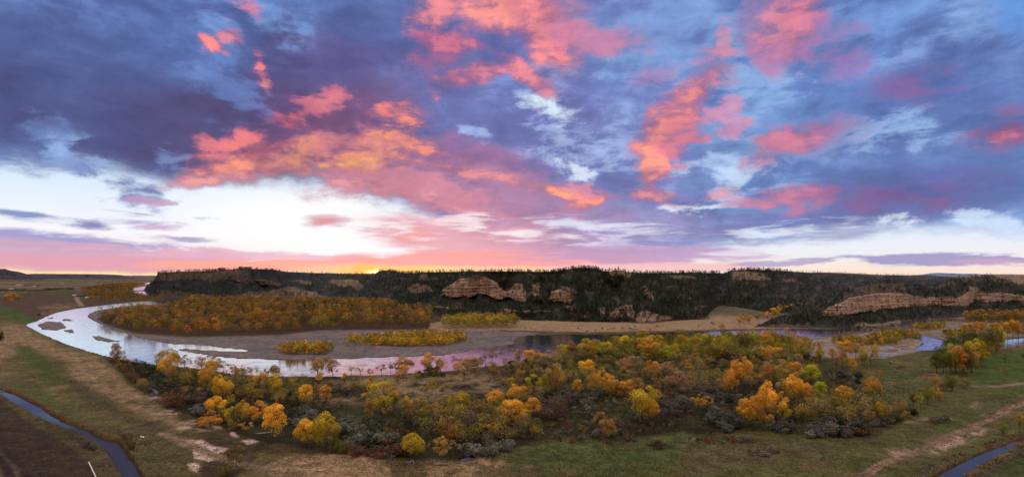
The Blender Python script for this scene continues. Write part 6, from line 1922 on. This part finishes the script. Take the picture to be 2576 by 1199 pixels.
# ------------------------------------------------------------------ grass and low brush
def build_grass():
    r = np.random.default_rng(123)
    zones = [
        (T1([(0, 560), (130, 505), (330, 520), (560, 552), (700, 720), (900, 860), (980, 930), (900, 980), (640, 900), (300, 790), (0, 690)]), 9000, (0.25, 0.6), [(0.33, 0.22, 0.15), (0.25, 0.17, 0.11), (0.17, 0.13, 0.06)], 0.9),
        (T1([(600, 960), (1000, 960), (1240, 1000), (1400, 1010), (1831, 1040), (1831, 1199), (780, 1199)]), 3200, (0.25, 0.6), [(0.22, 0.16, 0.10), (0.11, 0.09, 0.045), (0.07, 0.06, 0.03)], 0.9),
        (T2([(0, 1075), (300, 1096), (700, 1100), (1000, 1050), (1831, 1000), (1831, 1199), (0, 1199)]), 10000, (0.2, 0.55), [(0.27, 0.18, 0.12), (0.12, 0.105, 0.05), (0.07, 0.08, 0.03)], 0.9),
        (T3([(0, 1000), (640, 985), (1000, 985), (1250, 880), (1831, 700), (1831, 960), (1400, 1120), (1250, 1199), (0, 1199)]), 13000, (0.2, 0.55), [(0.12, 0.11, 0.05), (0.19, 0.13, 0.085), (0.07, 0.085, 0.03), (0.09, 0.06, 0.04)], 0.9),
        (T2([(0, 700), (400, 650), (900, 640), (900, 760), (560, 820), (300, 840), (0, 860)]), 6000, (0.3, 0.7), [(0.25, 0.17, 0.12), (0.14, 0.10, 0.06), (0.09, 0.07, 0.04)], 0.8),
        (T3([(740, 640), (1330, 560), (1340, 660), (1000, 760), (760, 800)]), 4500, (0.3, 0.7), [(0.13, 0.105, 0.05), (0.08, 0.06, 0.04), (0.17, 0.12, 0.085)], 0.8),
        (T1([(620, 950), (760, 960), (820, 1010), (760, 1060), (700, 1030)]), 500, (0.3, 0.9), [(0.22, 0.18, 0.15), (0.10, 0.075, 0.05)], 0.7),
        (T3([(1230, 1210), (1330, 1130), (1560, 1030), (1700, 985), (1831, 945), (1831, 965), (1640, 1035), (1400, 1140), (1290, 1210)]), 4200, (0.35, 1.1), [(0.24, 0.20, 0.17), (0.10, 0.08, 0.045), (0.15, 0.09, 0.05)], 0.7),
        (T3([(1500, 1199), (1570, 1150), (1700, 1075), (1831, 1012), (1831, 1060), (1700, 1130), (1600, 1199)]), 2200, (0.35, 1.0), [(0.22, 0.17, 0.12), (0.26, 0.12, 0.04), (0.10, 0.08, 0.04)], 0.7),
        (T1([(20, 765), (220, 882), (440, 968), (560, 1050), (660, 1199), (560, 1199), (470, 1090), (340, 950), (200, 880), (60, 800)]), 3200, (0.3, 0.9), [(0.16, 0.085, 0.035), (0.10, 0.075, 0.045), (0.13, 0.11, 0.085)], 0.7),
        (T1([(40, 735), (300, 858), (520, 962), (640, 990), (790, 1199), (830, 1199), (680, 985), (520, 940), (320, 850), (130, 755)]), 2200, (0.3, 0.8), [(0.13, 0.07, 0.03), (0.10, 0.08, 0.05)], 0.7),
        (T1([(590, 600), (700, 640), (880, 790), (1050, 900), (1250, 950), (1460, 960), (1640, 1000), (1831, 1000), (1831, 700), (1250, 680), (830, 610)]), 8000, (0.35, 1.1), [(0.055, 0.048, 0.032), (0.085, 0.065, 0.045), (0.065, 0.062, 0.03), (0.12, 0.085, 0.06)], 0.8),
        (T2([(0, 880), (560, 820), (1000, 780), (1831, 760), (1831, 960), (1100, 1000), (700, 1080), (0, 1060)]), 9000, (0.35, 1.1), [(0.055, 0.048, 0.032), (0.08, 0.06, 0.045), (0.065, 0.064, 0.03), (0.11, 0.075, 0.055)], 0.8),
        (T3([(0, 640), (640, 600), (900, 700), (1300, 720), (1200, 850), (960, 960), (0, 960)]), 8000, (0.35, 1.1), [(0.055, 0.048, 0.03), (0.08, 0.064, 0.04), (0.065, 0.07, 0.03), (0.10, 0.07, 0.05)], 0.8),
    ]
    V, C = [], []
    for poly, n, (h0, h1), pal, asp in zones:
        W = np.array([ground_at(a, b) for a, b in poly])
        n = int(n * 0.7)
        m = n * 3
        x, y = r.uniform(W[:, 0].min(), W[:, 0].max(), m), r.uniform(W[:, 1].min(), W[:, 1].max(), m)
        px, py = CX + x / y * FOCAL, HY + CAM_H * FOCAL / y
        cl = fbm(x / 9, y / 9, 3, 411) + 0.5
        ok = inside(px, py, poly) & (cl > 0.42)
        x, y, px, py = x[ok][:n], y[ok][:n], px[ok][:n], py[ok][:n]
        k = len(x)
        if not k:
            continue
        z = ground_z(px, py)
        wet = z < -0.75
        x, y, z, px, py = x[~wet], y[~wet], z[~wet], px[~wet], py[~wet]
        k = len(x)
        h = r.uniform(h0, h1, k) * 0.6
        a = r.uniform(0, 6.28, k)
        w = h * r.uniform(0.6, 1.3, k)
        dx, dy = np.cos(a) * w * 0.5, np.sin(a) * w * 0.5
        lx, ly = r.normal(size=k) * h * 0.9, r.normal(size=k) * h * 0.9
        q = np.stack([np.stack([x - dx, y - dy, z - 0.05], 1), np.stack([x + dx, y + dy, z - 0.05], 1),
                      np.stack([x + dx * 0.8 + lx, y + dy * 0.8 + ly, z + h], 1), np.stack([x - dx * 0.8 + lx, y - dy * 0.8 + ly, z + h * 0.8], 1)], 1).reshape(-1, 3)
        c = np.array(pal)[r.integers(0, len(pal), k)] * r.uniform(0.95, 1.5, k)[:, None]
        V.append(q)
        C.append(np.repeat(c, 4, 0))
    V, C = np.concatenate(V), np.concatenate(C)
    o = mesh_from('dry_grass', V, quads(len(V) // 4), MATS['leaves_mass'], C)
    tag(o, kind='stuff')
# ------------------------------------------------------------------ small things
def Zl(X, Y):            # left plain, close view
    return (X * 0.16778, 657.2 + Y * 0.16778)


def Zr(X, Y):            # right meadow, close view
    return (2078.9 + X * 0.22376, 771.2 + Y * 0.22376)


def build_cows():
    def cow_meshes(col):
        bm = MB()
        # trunk of the animal as rings
        rings = [(-1.05, 1.12, 0.16, 0.22), (-0.95, 1.10, 0.30, 0.36), (-0.5, 1.06, 0.36, 0.42), (0.1, 1.04, 0.37, 0.43), (0.6, 1.10, 0.34, 0.42), (0.9, 1.14, 0.22, 0.32), (1.2, 1.16, 0.14, 0.20),
                 (1.38, 1.06, 0.13, 0.17), (1.62, 0.92, 0.08, 0.09)]
        v, f, n = [], [], 8
        for x, z, ry, rz in rings:
            for k in range(n):
                a = 2 * math.pi * k / n
                v.append((x, ry * math.cos(a), z + rz * math.sin(a)))
        for i in range(len(rings) - 1):
            for k in range(n):
                f.append((i * n + k, i * n + (k + 1) % n, (i + 1) * n + (k + 1) % n, (i + 1) * n + k))
        f.append(list(range(n))[::-1])
        f.append(list(range((len(rings) - 1) * n, len(rings) * n)))
        bm.add(v, f, col)
        for x in (-0.82, 0.72):
            for y in (-0.2, 0.2):
                bm.path([(x, y, 0.95), (x + (0.08 if x < 0 else 0.0), y, 0.5), (x, y, 0.0)], 0.14, 0.06, 6, col)
        for y in (-0.16, 0.16):
            bm.tube((1.36, y, 1.16), (1.32, y * 1.9, 1.18), 0.05, 0.02, 5, col)
        bm.path([(-1.06, 0, 1.2), (-1.16, 0, 0.9), (-1.14, 0, 0.5)], 0.04, 0.03, 5, col)
        return bm.mesh('cow', MATS['painted'], True)
    black = cow_meshes((0.018, 0.015, 0.014))
    tan = cow_meshes((0.30, 0.17, 0.09))
    r = np.random.default_rng(5)
    spots = [(1462, 702), (1548, 726), (1630, 720), (1695, 702), (1750, 711), (1778, 704), (1807, 702), (1893, 699), (1960, 697), (1972, 699), (2013, 681), (1985, 715), (2000, 714), (2029, 711), (2157, 712), (2218, 677), (2232, 684)]
    for i, s in enumerate(sorted(spots)):
        (px, py), = ZC([s])
        x, y = ground_at(px, py)
        o = bpy.data.objects.new('cow', black)
        COL.objects.link(o)
        o.location = (x, y, ground_z(px, py))
        o.rotation_euler = (0, 0, r.choice([0, math.pi]) + r.normal() * 0.5)
        k = ORD[i]
        tag(o, f'black cow grazing the straw field across the river, {k if i == 0 else k + " from left"}', 'cow', 'black cattle on the straw field')
    for i, s in enumerate([(708, 637), (735, 641), (766, 611)]):
        px, py = Zr(*s)
        x, y = ground_at(px, py)
        o = bpy.data.objects.new('cow', tan if i else black)
        COL.objects.link(o)
        o.location = (x, y, ground_z(px, py))
        o.rotation_euler = (0, 0, r.uniform(0, 6.28))
        tag(o, ['black cow grazing on the green right meadow', 'tan cow beside the black one on the right meadow', 'tan cow farthest off on the right meadow'][i], 'cow', 'cattle on the right meadow')
    (px, py), = ZR([(38, 546)])
    x, y = ground_at(px, py)
    o = bpy.data.objects.new('cow', black)
    COL.objects.link(o)
    o.location = (x, y, ground_z(px, py))
    tag(o, 'black cow alone near the river at the right end of the straw field', 'cow')


def build_cars():
    body_c = [(0.75, 0.75, 0.76), (0.5, 0.5, 0.52), (0.08, 0.08, 0.1), (0.35, 0.04, 0.03)]
    meshes = []
    for c in body_c:
        m = MB()
        prof = [(-2.2, 0.35), (-2.25, 0.85), (-1.2, 0.95), (-0.7, 1.45), (0.9, 1.48), (1.5, 0.98), (2.2, 0.85), (2.25, 0.35)]
        n = len(prof)
        v = [(x, -0.88, z) for x, z in prof] + [(x, 0.88, z) for x, z in prof]
        f = [(i, (i + 1) % n, n + (i + 1) % n, n + i) for i in range(n)] + [list(range(n))[::-1], list(range(n, 2 * n))]
        m.add(v, f, c)
        meshes.append(m.mesh('body', MATS['painted']))
    w = MB()
    w.tube((0, -0.1, 0), (0, 0.1, 0), 0.34, 0.34, 12, (0.02, 0.02, 0.02))
    wheel = w.mesh('wheel', MATS['painted'])
    g = MB()
    g.add([(-1.1, -0.9, 1.0), (-0.68, -0.9, 1.38), (0.85, -0.9, 1.4), (1.3, -0.9, 1.02), (-1.1, 0.9, 1.0), (-0.68, 0.9, 1.38), (0.85, 0.9, 1.4), (1.3, 0.9, 1.02)],
          [(0, 1, 2, 3), (7, 6, 5, 4)])
    glass = g.mesh('window', MATS['glass'])
    h = MB()
    h.tube((2.24, 0, 0), (2.3, 0, 0), 0.22, 0.22, 10)
    head = h.mesh('headlight', MATS['lit_lamp'])
    spots = [(140, 440), (218, 437), (255, 432), (298, 432), (355, 426), (865, 384), (965, 370), (1200, 340), (1255, 334), (1275, 331), (400, 419), (720, 398)]
    colors = [0, 0, 2, 0, 1, 0, 0, 1, 0, 0, 3, 2]
    order = sorted(range(len(spots)), key=lambda i: spots[i][0])
    names = ['white', 'grey', 'dark', 'red']
    for rank, i in enumerate(order):
        px, py = Zl(*spots[i])
        x, y = ground_at(px, py)
        o = empty('car', (x, y, ground_z(px, py) + 0.05), R(-115))
        part('body', meshes[colors[i]], o)
        part('window', glass, o)
        for sx in (-1.35, 1.4):
            for sy in (-0.8, 0.8):
                part('wheel', wheel, o, (sx, sy, 0.34))
        for sy in (-0.6, 0.6):
            part('headlight', head, o, (0, sy, 0.72))
        k = ORD[rank]
        tag(o, f'{names[colors[i]]} car with lit headlights on the distant highway, {k if rank == 0 else k + " from left"}', 'car', 'cars on the far left highway')


def house(name, px, py, w, d, hgt, wallc, roofc, label, cat, rz=0.0, z=None, doors=1, wins=3, at=None):
    if at is None:
        x, y = ground_at(px, py)
        z0 = ground_z(px, py) if z is None else z
    else:
        x, y, z0 = at
    o = empty(name, (x, y, z0), rz)
    m = MB()
    m.box(-w / 2, w / 2, -d / 2, d / 2, -0.5, hgt, wallc)
    m.add([(-w / 2, -d / 2, hgt), (-w / 2, d / 2, hgt), (-w / 2, 0, hgt + d * 0.24), (w / 2, -d / 2, hgt), (w / 2, d / 2, hgt), (w / 2, 0, hgt + d * 0.24)], [(0, 2, 1), (3, 4, 5)], wallc)
    m.obj('wall', MATS['painted'], o)
    m = MB()
    e = 0.5
    for s in (-1, 1):
        a = (s * (d / 2 + e), hgt - e * 0.48 + 0.06)
        b = (0, hgt + d * 0.24 + 0.06)
        v = [(-w / 2 - e, a[0], a[1]), (w / 2 + e, a[0], a[1]), (w / 2 + e, b[0], b[1]), (-w / 2 - e, b[0], b[1])]
        v += [(p[0], p[1], p[2] + 0.18) for p in v]
        m.add(v, [(0, 1, 2, 3), (7, 6, 5, 4), (0, 4, 5, 1), (1, 5, 6, 2), (2, 6, 7, 3), (3, 7, 4, 0)], roofc)
    m.obj('roof', MATS['painted'], o)
    for k in range(wins):
        xx = -w / 2 + w * (k + 0.5) / wins
        m = MB()
        m.box(xx - 0.6, xx + 0.6, -d / 2 - 0.06, -d / 2 - 0.01, hgt * 0.4, hgt * 0.78, (0.7, 0.7, 0.7))
        fr = m.obj('window', MATS['painted'], o)
        m = MB()
        m.box(xx - 0.5, xx + 0.5, -d / 2 - 0.09, -d / 2 - 0.065, hgt * 0.43, hgt * 0.75)
        m.obj('pane', MATS['glass'], fr)
    for k in range(doors):
        xx = -w / 2 + w * (k + 1) / (doors + 1) + 1.3
        m = MB()
        m.box(xx - 0.55, xx + 0.55, -d / 2 - 0.07, -d / 2 - 0.012, 0, 2.1, tuple(0.5 * c for c in wallc))
        m.obj('door', MATS['painted'], o)
    tag(o, label, cat)
    return o


def build_buildings():
    px, py = Zl(1208, 522)
    house('barn', px, py, 22, 9, 4.0, (0.05, 0.06, 0.08), (0.07, 0.085, 0.12), 'long dark blue roofed barn beside the far river wood', 'barn', R(4), doors=3, wins=2)
    px, py = Zl(1122, 512)
    house('shed', px, py, 12, 5, 2.4, (0.62, 0.60, 0.62), (0.72, 0.72, 0.75), 'low white shed left of the dark barn', 'shed', 0.1, wins=2)
    px, py = Zl(1306, 552)
    house('trailer', px, py, 8, 4, 3.0, (0.7, 0.7, 0.7), (0.75, 0.75, 0.76), 'white trailer tucked at the left edge of the far orange wood', 'trailer', 0.3, wins=2)
    px, py = Zl(172, 426)
    house('house', px, py, 17, 11, 4.5, (0.42, 0.40, 0.40), (0.44, 0.45, 0.50), 'grey roofed house beside the distant highway', 'house', R(8))
    px, py = Zl(275, 358)
    house('house', px, py, 22, 12, 5, (0.62, 0.60, 0.58), (0.40, 0.42, 0.48), 'white farmhouse left end of the farmstead on the plain', 'house', R(-5))
    px, py = Zl(318, 360)
    house('house', px, py, 26, 10, 4.5, (0.5, 0.49, 0.48), (0.34, 0.36, 0.42), 'long pale farm building second in the farmstead', 'house', R(6))
    px, py = Zl(515, 378)
    house('house', px, py, 12, 10, 4.5, (0.72, 0.70, 0.68), (0.5, 0.5, 0.52), 'small white house right of the farmstead trees', 'house', R(6))
    px, py = Zl(932, 345)
    house('house', px, py, 20, 14, 6, (0.44, 0.40, 0.38), (0.3, 0.3, 0.34), 'brown house behind the hedgerow on the far plain', 'house', R(6))
    # on the mesa
    S = SHEETS['hills']

    def crest(x, back=0.0, k=-1):
        j = int(np.clip(np.searchsorted(S['xs'], x), 0, len(S['xs']) - 1))
        p = S['P'][k, j]
        return (float(p[0]), float(p[1]) + back, float(p[2]))
    house('house', 0, 0, 20, 12, 4.0, (0.22, 0.17, 0.14), (0.11, 0.09, 0.085), 'brown house on the mesa rim left of the lookout', 'house', 0, at=crest(556))
    house('house', 0, 0, 26, 13, 4.0, (0.26, 0.2, 0.17), (0.13, 0.105, 0.10), 'wide brown house on the mesa rim right of the lookout', 'house', 0, at=crest(622))
    x, y, z = crest(604)
    o = empty('lookout_tower', (x, y, z - 0.3))
    m = MB()
    m.add([(-2, -2, 0), (2, -2, 0), (2, 2, 0), (-2, 2, 0), (-1.2, -1.2, 4), (1.2, -1.2, 4), (1.2, 1.2, 4), (-1.2, 1.2, 4)], [(0, 1, 5, 4), (1, 2, 6, 5), (2, 3, 7, 6), (3, 0, 4, 7), (4, 5, 6, 7)], (0.16, 0.12, 0.1))
    m.obj('wall', MATS['painted'], o)
    m = MB()
    m.add([(-1.7, -1.7, 4.02), (1.7, -1.7, 4.02), (1.7, 1.7, 4.02), (-1.7, 1.7, 4.02), (0, 0, 5.8)], [(0, 1, 4), (1, 2, 4), (2, 3, 4), (3, 0, 4), (3, 2, 1, 0)], (0.1, 0.08, 0.075))
    m.obj('roof', MATS['painted'], o)
    tag(o, 'little dark lookout on the highest point of the left mesa', 'tower')
    # radio mast
    x, y, z = crest(2053, 0)
    o = empty('radio_mast', (x, y, z - 0.5))
    H = 10 * y / FOCAL
    legs = [(0.5 * math.cos(a), 0.5 * math.sin(a)) for a in (0.3, 2.4, 4.5)]
    for a in legs:
        m = MB()
        m.tube((a[0], a[1], 0), (a[0] * 0.6, a[1] * 0.6, H), 0.10, 0.08, 5, (0.12, 0.12, 0.13))
        m.obj('leg', MATS['painted'], o)
    m = MB()
    for k in range(12):
        z0, z1 = H * k / 12, H * (k + 1) / 12
        for i in range(3):
            a, b = legs[i], legs[(i + 1) % 3]
            m.tube((a[0] * (1 - 0.4 * k / 12), a[1] * (1 - 0.4 * k / 12), z0), (b[0] * (1 - 0.4 * (k + 1) / 12), b[1] * (1 - 0.4 * (k + 1) / 12), z1), 0.05, 0.05, 4, (0.12, 0.12, 0.13))
    m.obj('lattice', MATS['painted'], o)
    tag(o, 'thin lattice radio mast on the right hand skyline', 'radio mast')


def build_logs():
    r = np.random.default_rng(61)
    P = lambda tr, p: tr([p])[0]
    logs = [
        (P(ZL, (1480, 612)), 11, 'pale driftwood tree with upturned roots on the gravel bar edge, left of centre'), (P(ZL, (1712, 596)), 9, 'pale driftwood log leaning on the forest edge above the gravel'),
        (P(ZL, (1232, 632)), 12, 'long pale driftwood log below the orange forest edge'), (P(ZL, (790, 646)), 13, 'flat driftwood log at the left end of the gravel shore'),
        (P(ZC, (640, 716)), 13, 'driftwood log on the gravel under the field edge grove'), (P(ZC, (320, 716)), 10, 'driftwood log by the dark inlet above the island'),
        (Zr(835, 442), 13, 'pale driftwood log at the back of the right gravel flat'), (Zr(700, 502), 12, 'bleached log lying slantwise on the right gravel flat'), (Zr(748, 490), 8, 'short bleached log with stubs on the right gravel flat'),
        (Zr(880, 470), 9, 'grey driftwood pile log by the right gravel pool'), (Zr(690, 855), 8, 'reddish fallen trunk beside the lone meadow tree'), (Zr(1200, 765), 9, 'fallen pale trunk below the dark grove'),
        (P(T2, (1300, 852)), 5, 'white weathered log on the clearing below the orange group'), (P(T3, (765, 765)), 12, 'pale bent log right of the tall golden group'), (P(T1, (1430, 965)), 7, 'fallen grey branch below the golden clump'),
        (P(T2, (545, 1128)), 5, 'pale forked dead root on the near grass edge'), (P(T3, (20, 726)), 6, 'grey fallen branch below the leaning tree'), (P(T1, (1505, 880)), 7, 'pale dead limb left of the bright golden tree'),
    ]
    for (px, py), L, lab in logs:
        x, y = ground_at(px, py)
        m = MB()
        a = r.uniform(-0.5, 0.5)
        pts = []
        for k in range(5):
            t = k / 4 - 0.5
            pts.append((t * L * math.cos(a) + r.normal() * 0.1, t * L * math.sin(a) + r.normal() * 0.15, 0.35 + 0.25 * (t + 0.5) + r.normal() * 0.06))
        m.path(pts, 0.42, 0.20, 8)
        for k in range(4):
            e = (pts[0][0] - r.uniform(0.3, 1.0), pts[0][1] + r.normal() * 0.8, 0.4 + abs(r.normal()) * 1.0)
            m.tube(pts[0], e, 0.16, 0.05, 5)
        for k in range(3):
            b = pts[int(r.integers(1, 5))]
            m.tube(b, (b[0] + r.normal() * 0.9, b[1] + r.normal() * 0.9, b[2] + abs(r.normal()) * 1.3), 0.12, 0.04, 5)
        o = m.obj('driftwood_log', MATS['pale_bark'])
        o.location = (x, y, ground_z(px, py) - 0.05)
        tag(o, lab, 'log')
    # the root plate under the creekside cottonwood
    for X, Y, lab in [(382, 1118, 'bleached roots spreading under the round creekside cottonwood')]:
        px, py = T2([(X, Y)])[0]
        x, y = ground_at(px, py)
        m = MB()
        for k in range(9):
            a = r.uniform(2.6, 6.8)
            L = r.uniform(1.2, 3.4)
            m.path([(0, 0, 0.9), (math.cos(a) * L * 0.45, math.sin(a) * L * 0.45, 0.35), (math.cos(a + r.normal() * 0.3) * L, math.sin(a) * L, 0.02)], 0.16, 0.04, 5)
        o = m.obj('tree_root', MATS['pale_bark'])
        o.location = (x, y, ground_z(px, py))
        tag(o, lab, 'tree root')
    # dead snags
    for X, Y, H, tr, lab in [(20, 906, 82, T2, 'leafless leaning snag at the left end of the scrub clearing'), (44, 900, 70, T2, 'second bare snag beside the leaning one'), (365, 800, 28, T2, 'short dead snag behind the clearing trees'),
                             (1010, 664, 0, T3, '')]:
        if not H:
            continue
        px, py = tr([(X, Y)])[0]
        x, y = ground_at(px, py)
        h = H * 0.4688 * y / FOCAL
        m = MB()
        m.path([(0, 0, -0.3), (0.2, 0, h * 0.5), (0.5, 0.1, h)], 0.28, 0.06, 6)
        for k in range(6):
            z = h * r.uniform(0.4, 0.9)
            a = r.uniform(0, 6.28)
            m.path([(0.3, 0, z), (math.cos(a) * h * 0.14, math.sin(a) * h * 0.14, z + h * 0.08), (math.cos(a) * h * 0.2, math.sin(a) * h * 0.2, z + h * 0.22)], 0.1, 0.03, 5)
        o = m.obj('dead_tree', MATS['bark'])
        o.location = (x, y, ground_z(px, py))
        tag(o, lab, 'dead tree')


def build_boulders():
    r = np.random.default_rng(71)
    spots = [(1190, 541, 9), (1245, 555, 11), (1275, 534, 14), (1360, 545, 26), (1415, 545, 24), (1325, 532, 14), (1440, 548, 10), (1520, 520, 16), (1600, 524, 14), (1640, 521, 12), (1690, 500, 16), (1840, 487, 14), (1872, 488, 11),
             (1535, 500, 12), (1480, 540, 10), (1230, 562, 9), (1395, 552, 11), (1570, 528, 9), (1730, 500, 10), (1960, 478, 10), (2110, 470, 12)]
    meshes = []
    for k in range(5):
        n = 0
        bm = bmesh_ico(r)
        meshes.append(bm)
    srt = sorted(spots)
    for i, (X, Y, s) in enumerate(srt):
        (px, py), = ZR([(X, Y)])
        x, y = ground_at(px, py + 1.0)
        d = s * 0.32281 * y / FOCAL
        o = bpy.data.objects.new('boulder', meshes[i % 5])
        COL.objects.link(o)
        o.location = (x, y, d * 0.25 - 0.3)
        o.scale = (d * 0.62, d * 0.55, d * 0.5)
        o.rotation_euler = (r.normal() * 0.2, r.normal() * 0.2, r.uniform(0, 6.28))
        size = 'big' if s > 20 else 'middling' if s > 11 else 'small'
        k = ORD[i] if i < len(ORD) else 'last'
        lab = f'{size} tan boulder at the water under the spur cliff, {k if i == 0 else k + " from left"}'
        if k == 'last':
            lab = f'{size} tan boulder farthest right at the water under the spur cliff'
        tag(o, lab, 'boulder', 'boulders fallen along the river under the spur cliff')


def bmesh_ico(r):
    import bmesh
    bm = bmesh.new()
    bmesh.ops.create_icosphere(bm, subdivisions=3, radius=1.0)
    pl = [(Vector(r.normal(size=3)).normalized(), r.uniform(0.55, 0.9)) for _ in range(9)]
    for v in bm.verts:
        for n, d in pl:
            k = v.co.dot(n)
            if k > d:
                v.co -= n * (k - d)
        v.co *= 1 + 0.06 * r.normal() * 0.5
    me = bpy.data.meshes.new('boulder')
    bm.to_mesh(me)
    bm.free()
    me.materials.append(MATS['boulder_rock'])
    return me


def build_fence_and_pipe():
    # wire fence along the field beyond the right canal
    a, b = T3([(1590, 1215)])[0], T3([(1850, 1040)])[0]
    pa, pb = np.array(ground_at(*a)), np.array(ground_at(*b))
    o = empty('wire_fence', (pa[0], pa[1], 0))
    n = 15
    d = pb - pa
    for k in range(n):
        t = k / (n - 1)
        q = d * t
        m = MB()
        h = 1.35 + 0.1 * math.sin(k * 2.3)
        m.tube((q[0], q[1], -0.6), (q[0] + 0.05 * math.sin(k), q[1], h - 0.2), 0.09, 0.08, 6, (0.16, 0.13, 0.11))
        m.obj('post', MATS['painted'], o)
    for z in (0.25, 0.6, 0.95):
        m = MB()
        m.tube((0, -0.1, z), (d[0], d[1] - 0.1, z), 0.015, 0.015, 4, (0.2, 0.2, 0.2))
        m.obj('wire', MATS['painted'], o)
    tag(o, 'post and wire fence between the right canal and the green field', 'fence')
    # white pipe at lower left
    a, b = T1([(476, 1128)])[0], T1([(520, 1222)])[0]
    pa, pb = np.array(ground_at(*a)), np.array(ground_at(*b))
    d = pb - pa
    o = empty('irrigation_pipe', (pa[0], pa[1], 0))
    m = MB()
    m.tube((0, 0, 0.7), (d[0], d[1], 0.7), 0.17, 0.17, 10, (0.86, 0.85, 0.84))
    m.obj('pipe', MATS['painted'], o)
    for k in range(5):
        q = d * (k + 0.5) / 5
        m = MB()
        m.box(q[0] - 0.12, q[0] + 0.12, q[1] - 0.12, q[1] + 0.12, -0.6, 0.54, (0.2, 0.17, 0.15))
        m.obj('support', MATS['painted'], o)
    tag(o, 'white irrigation pipe on low supports at the corner of the ploughed field', 'pipe')
    px, py = T1([(470, 1122)])[0]
    x, y = ground_at(px, py)
    m = MB()
    m.tube((0, 0, -0.5), (0.1, 0, 2.6), 0.14, 0.11, 7, (0.14, 0.11, 0.09))
    m.tube((0.1, 0, 1.9), (0.9, 0.1, 1.2), 0.07, 0.06, 6, (0.14, 0.11, 0.09))
    o = m.obj('gate_post', MATS['painted'])
    o.location = (x, y, 0)
    tag(o, 'weathered wooden gate post at the upper end of the white pipe', 'post')
    px, py = T1([(762, 982)])[0]
    x, y = ground_at(px, py)
    m = MB()
    v = []
    for j in range(4):
        for i in range(7):
            v.append((-1.4 + i * 0.47 + 0.05 * j, -0.35 + j * 0.24, 0.16 + 0.10 * math.sin(i * 1.7 + j)))
    m.add(v, [(j * 7 + i, j * 7 + i + 1, (j + 1) * 7 + i + 1, (j + 1) * 7 + i) for j in range(3) for i in range(6)], (0.8, 0.8, 0.82))
    o = m.obj('plastic_sheet', MATS['painted'])
    o.location = (x, y, ground_z(px, py))
    o.rotation_euler = (0, 0, -0.5)
    tag(o, 'crumpled white plastic sheet lying on the pasture by the left canal', 'sheet')


def build_sun():
    print('TREES', N_TREES)
    ld = bpy.data.lights.new('sun', 'SUN')
    ld.energy = 1.0
    ld.angle = R(3)
    ld.color = (1.0, 0.72, 0.50)
    o = bpy.data.objects.new('sun', ld)
    COL.objects.link(o)
    c = math.cos(SUN_EL)
    o.rotation_euler = Vector((-math.sin(SUN_AZ) * c, -math.cos(SUN_AZ) * c, -math.sin(SUN_EL))).to_track_quat('-Z', 'Y').to_euler()


def main():
    build_camera()
    build_world()
    build_materials()
    build_ground()
    build_hills()
    build_cottonwoods()
    build_grove()
    build_masses()
    build_shrubs()
    build_pines()
    build_grass()
    build_cows()
    build_cars()
    build_buildings()
    build_logs()
    build_boulders()
    build_fence_and_pipe()
    build_sun()
    scene.view_settings.view_transform = 'Standard'
    scene.view_settings.look = 'None'
    scene.view_settings.exposure = 0
    scene.view_settings.gamma = 1
    scene.render.engine = 'CYCLES'
    scene.cycles.max_bounces = 5
    scene.cycles.diffuse_bounces = 3
    scene.cycles.glossy_bounces = 3
    scene.cycles.transparent_max_bounces = 4
    scene.cycles.caustics_reflective = False
    scene.cycles.caustics_refractive = False
    scene.cycles.sample_clamp_indirect = 3.0
    scene.cycles.use_adaptive_sampling = True
    scene.cycles.adaptive_threshold = 0.02
    scene.cycles.use_denoising = True


main()
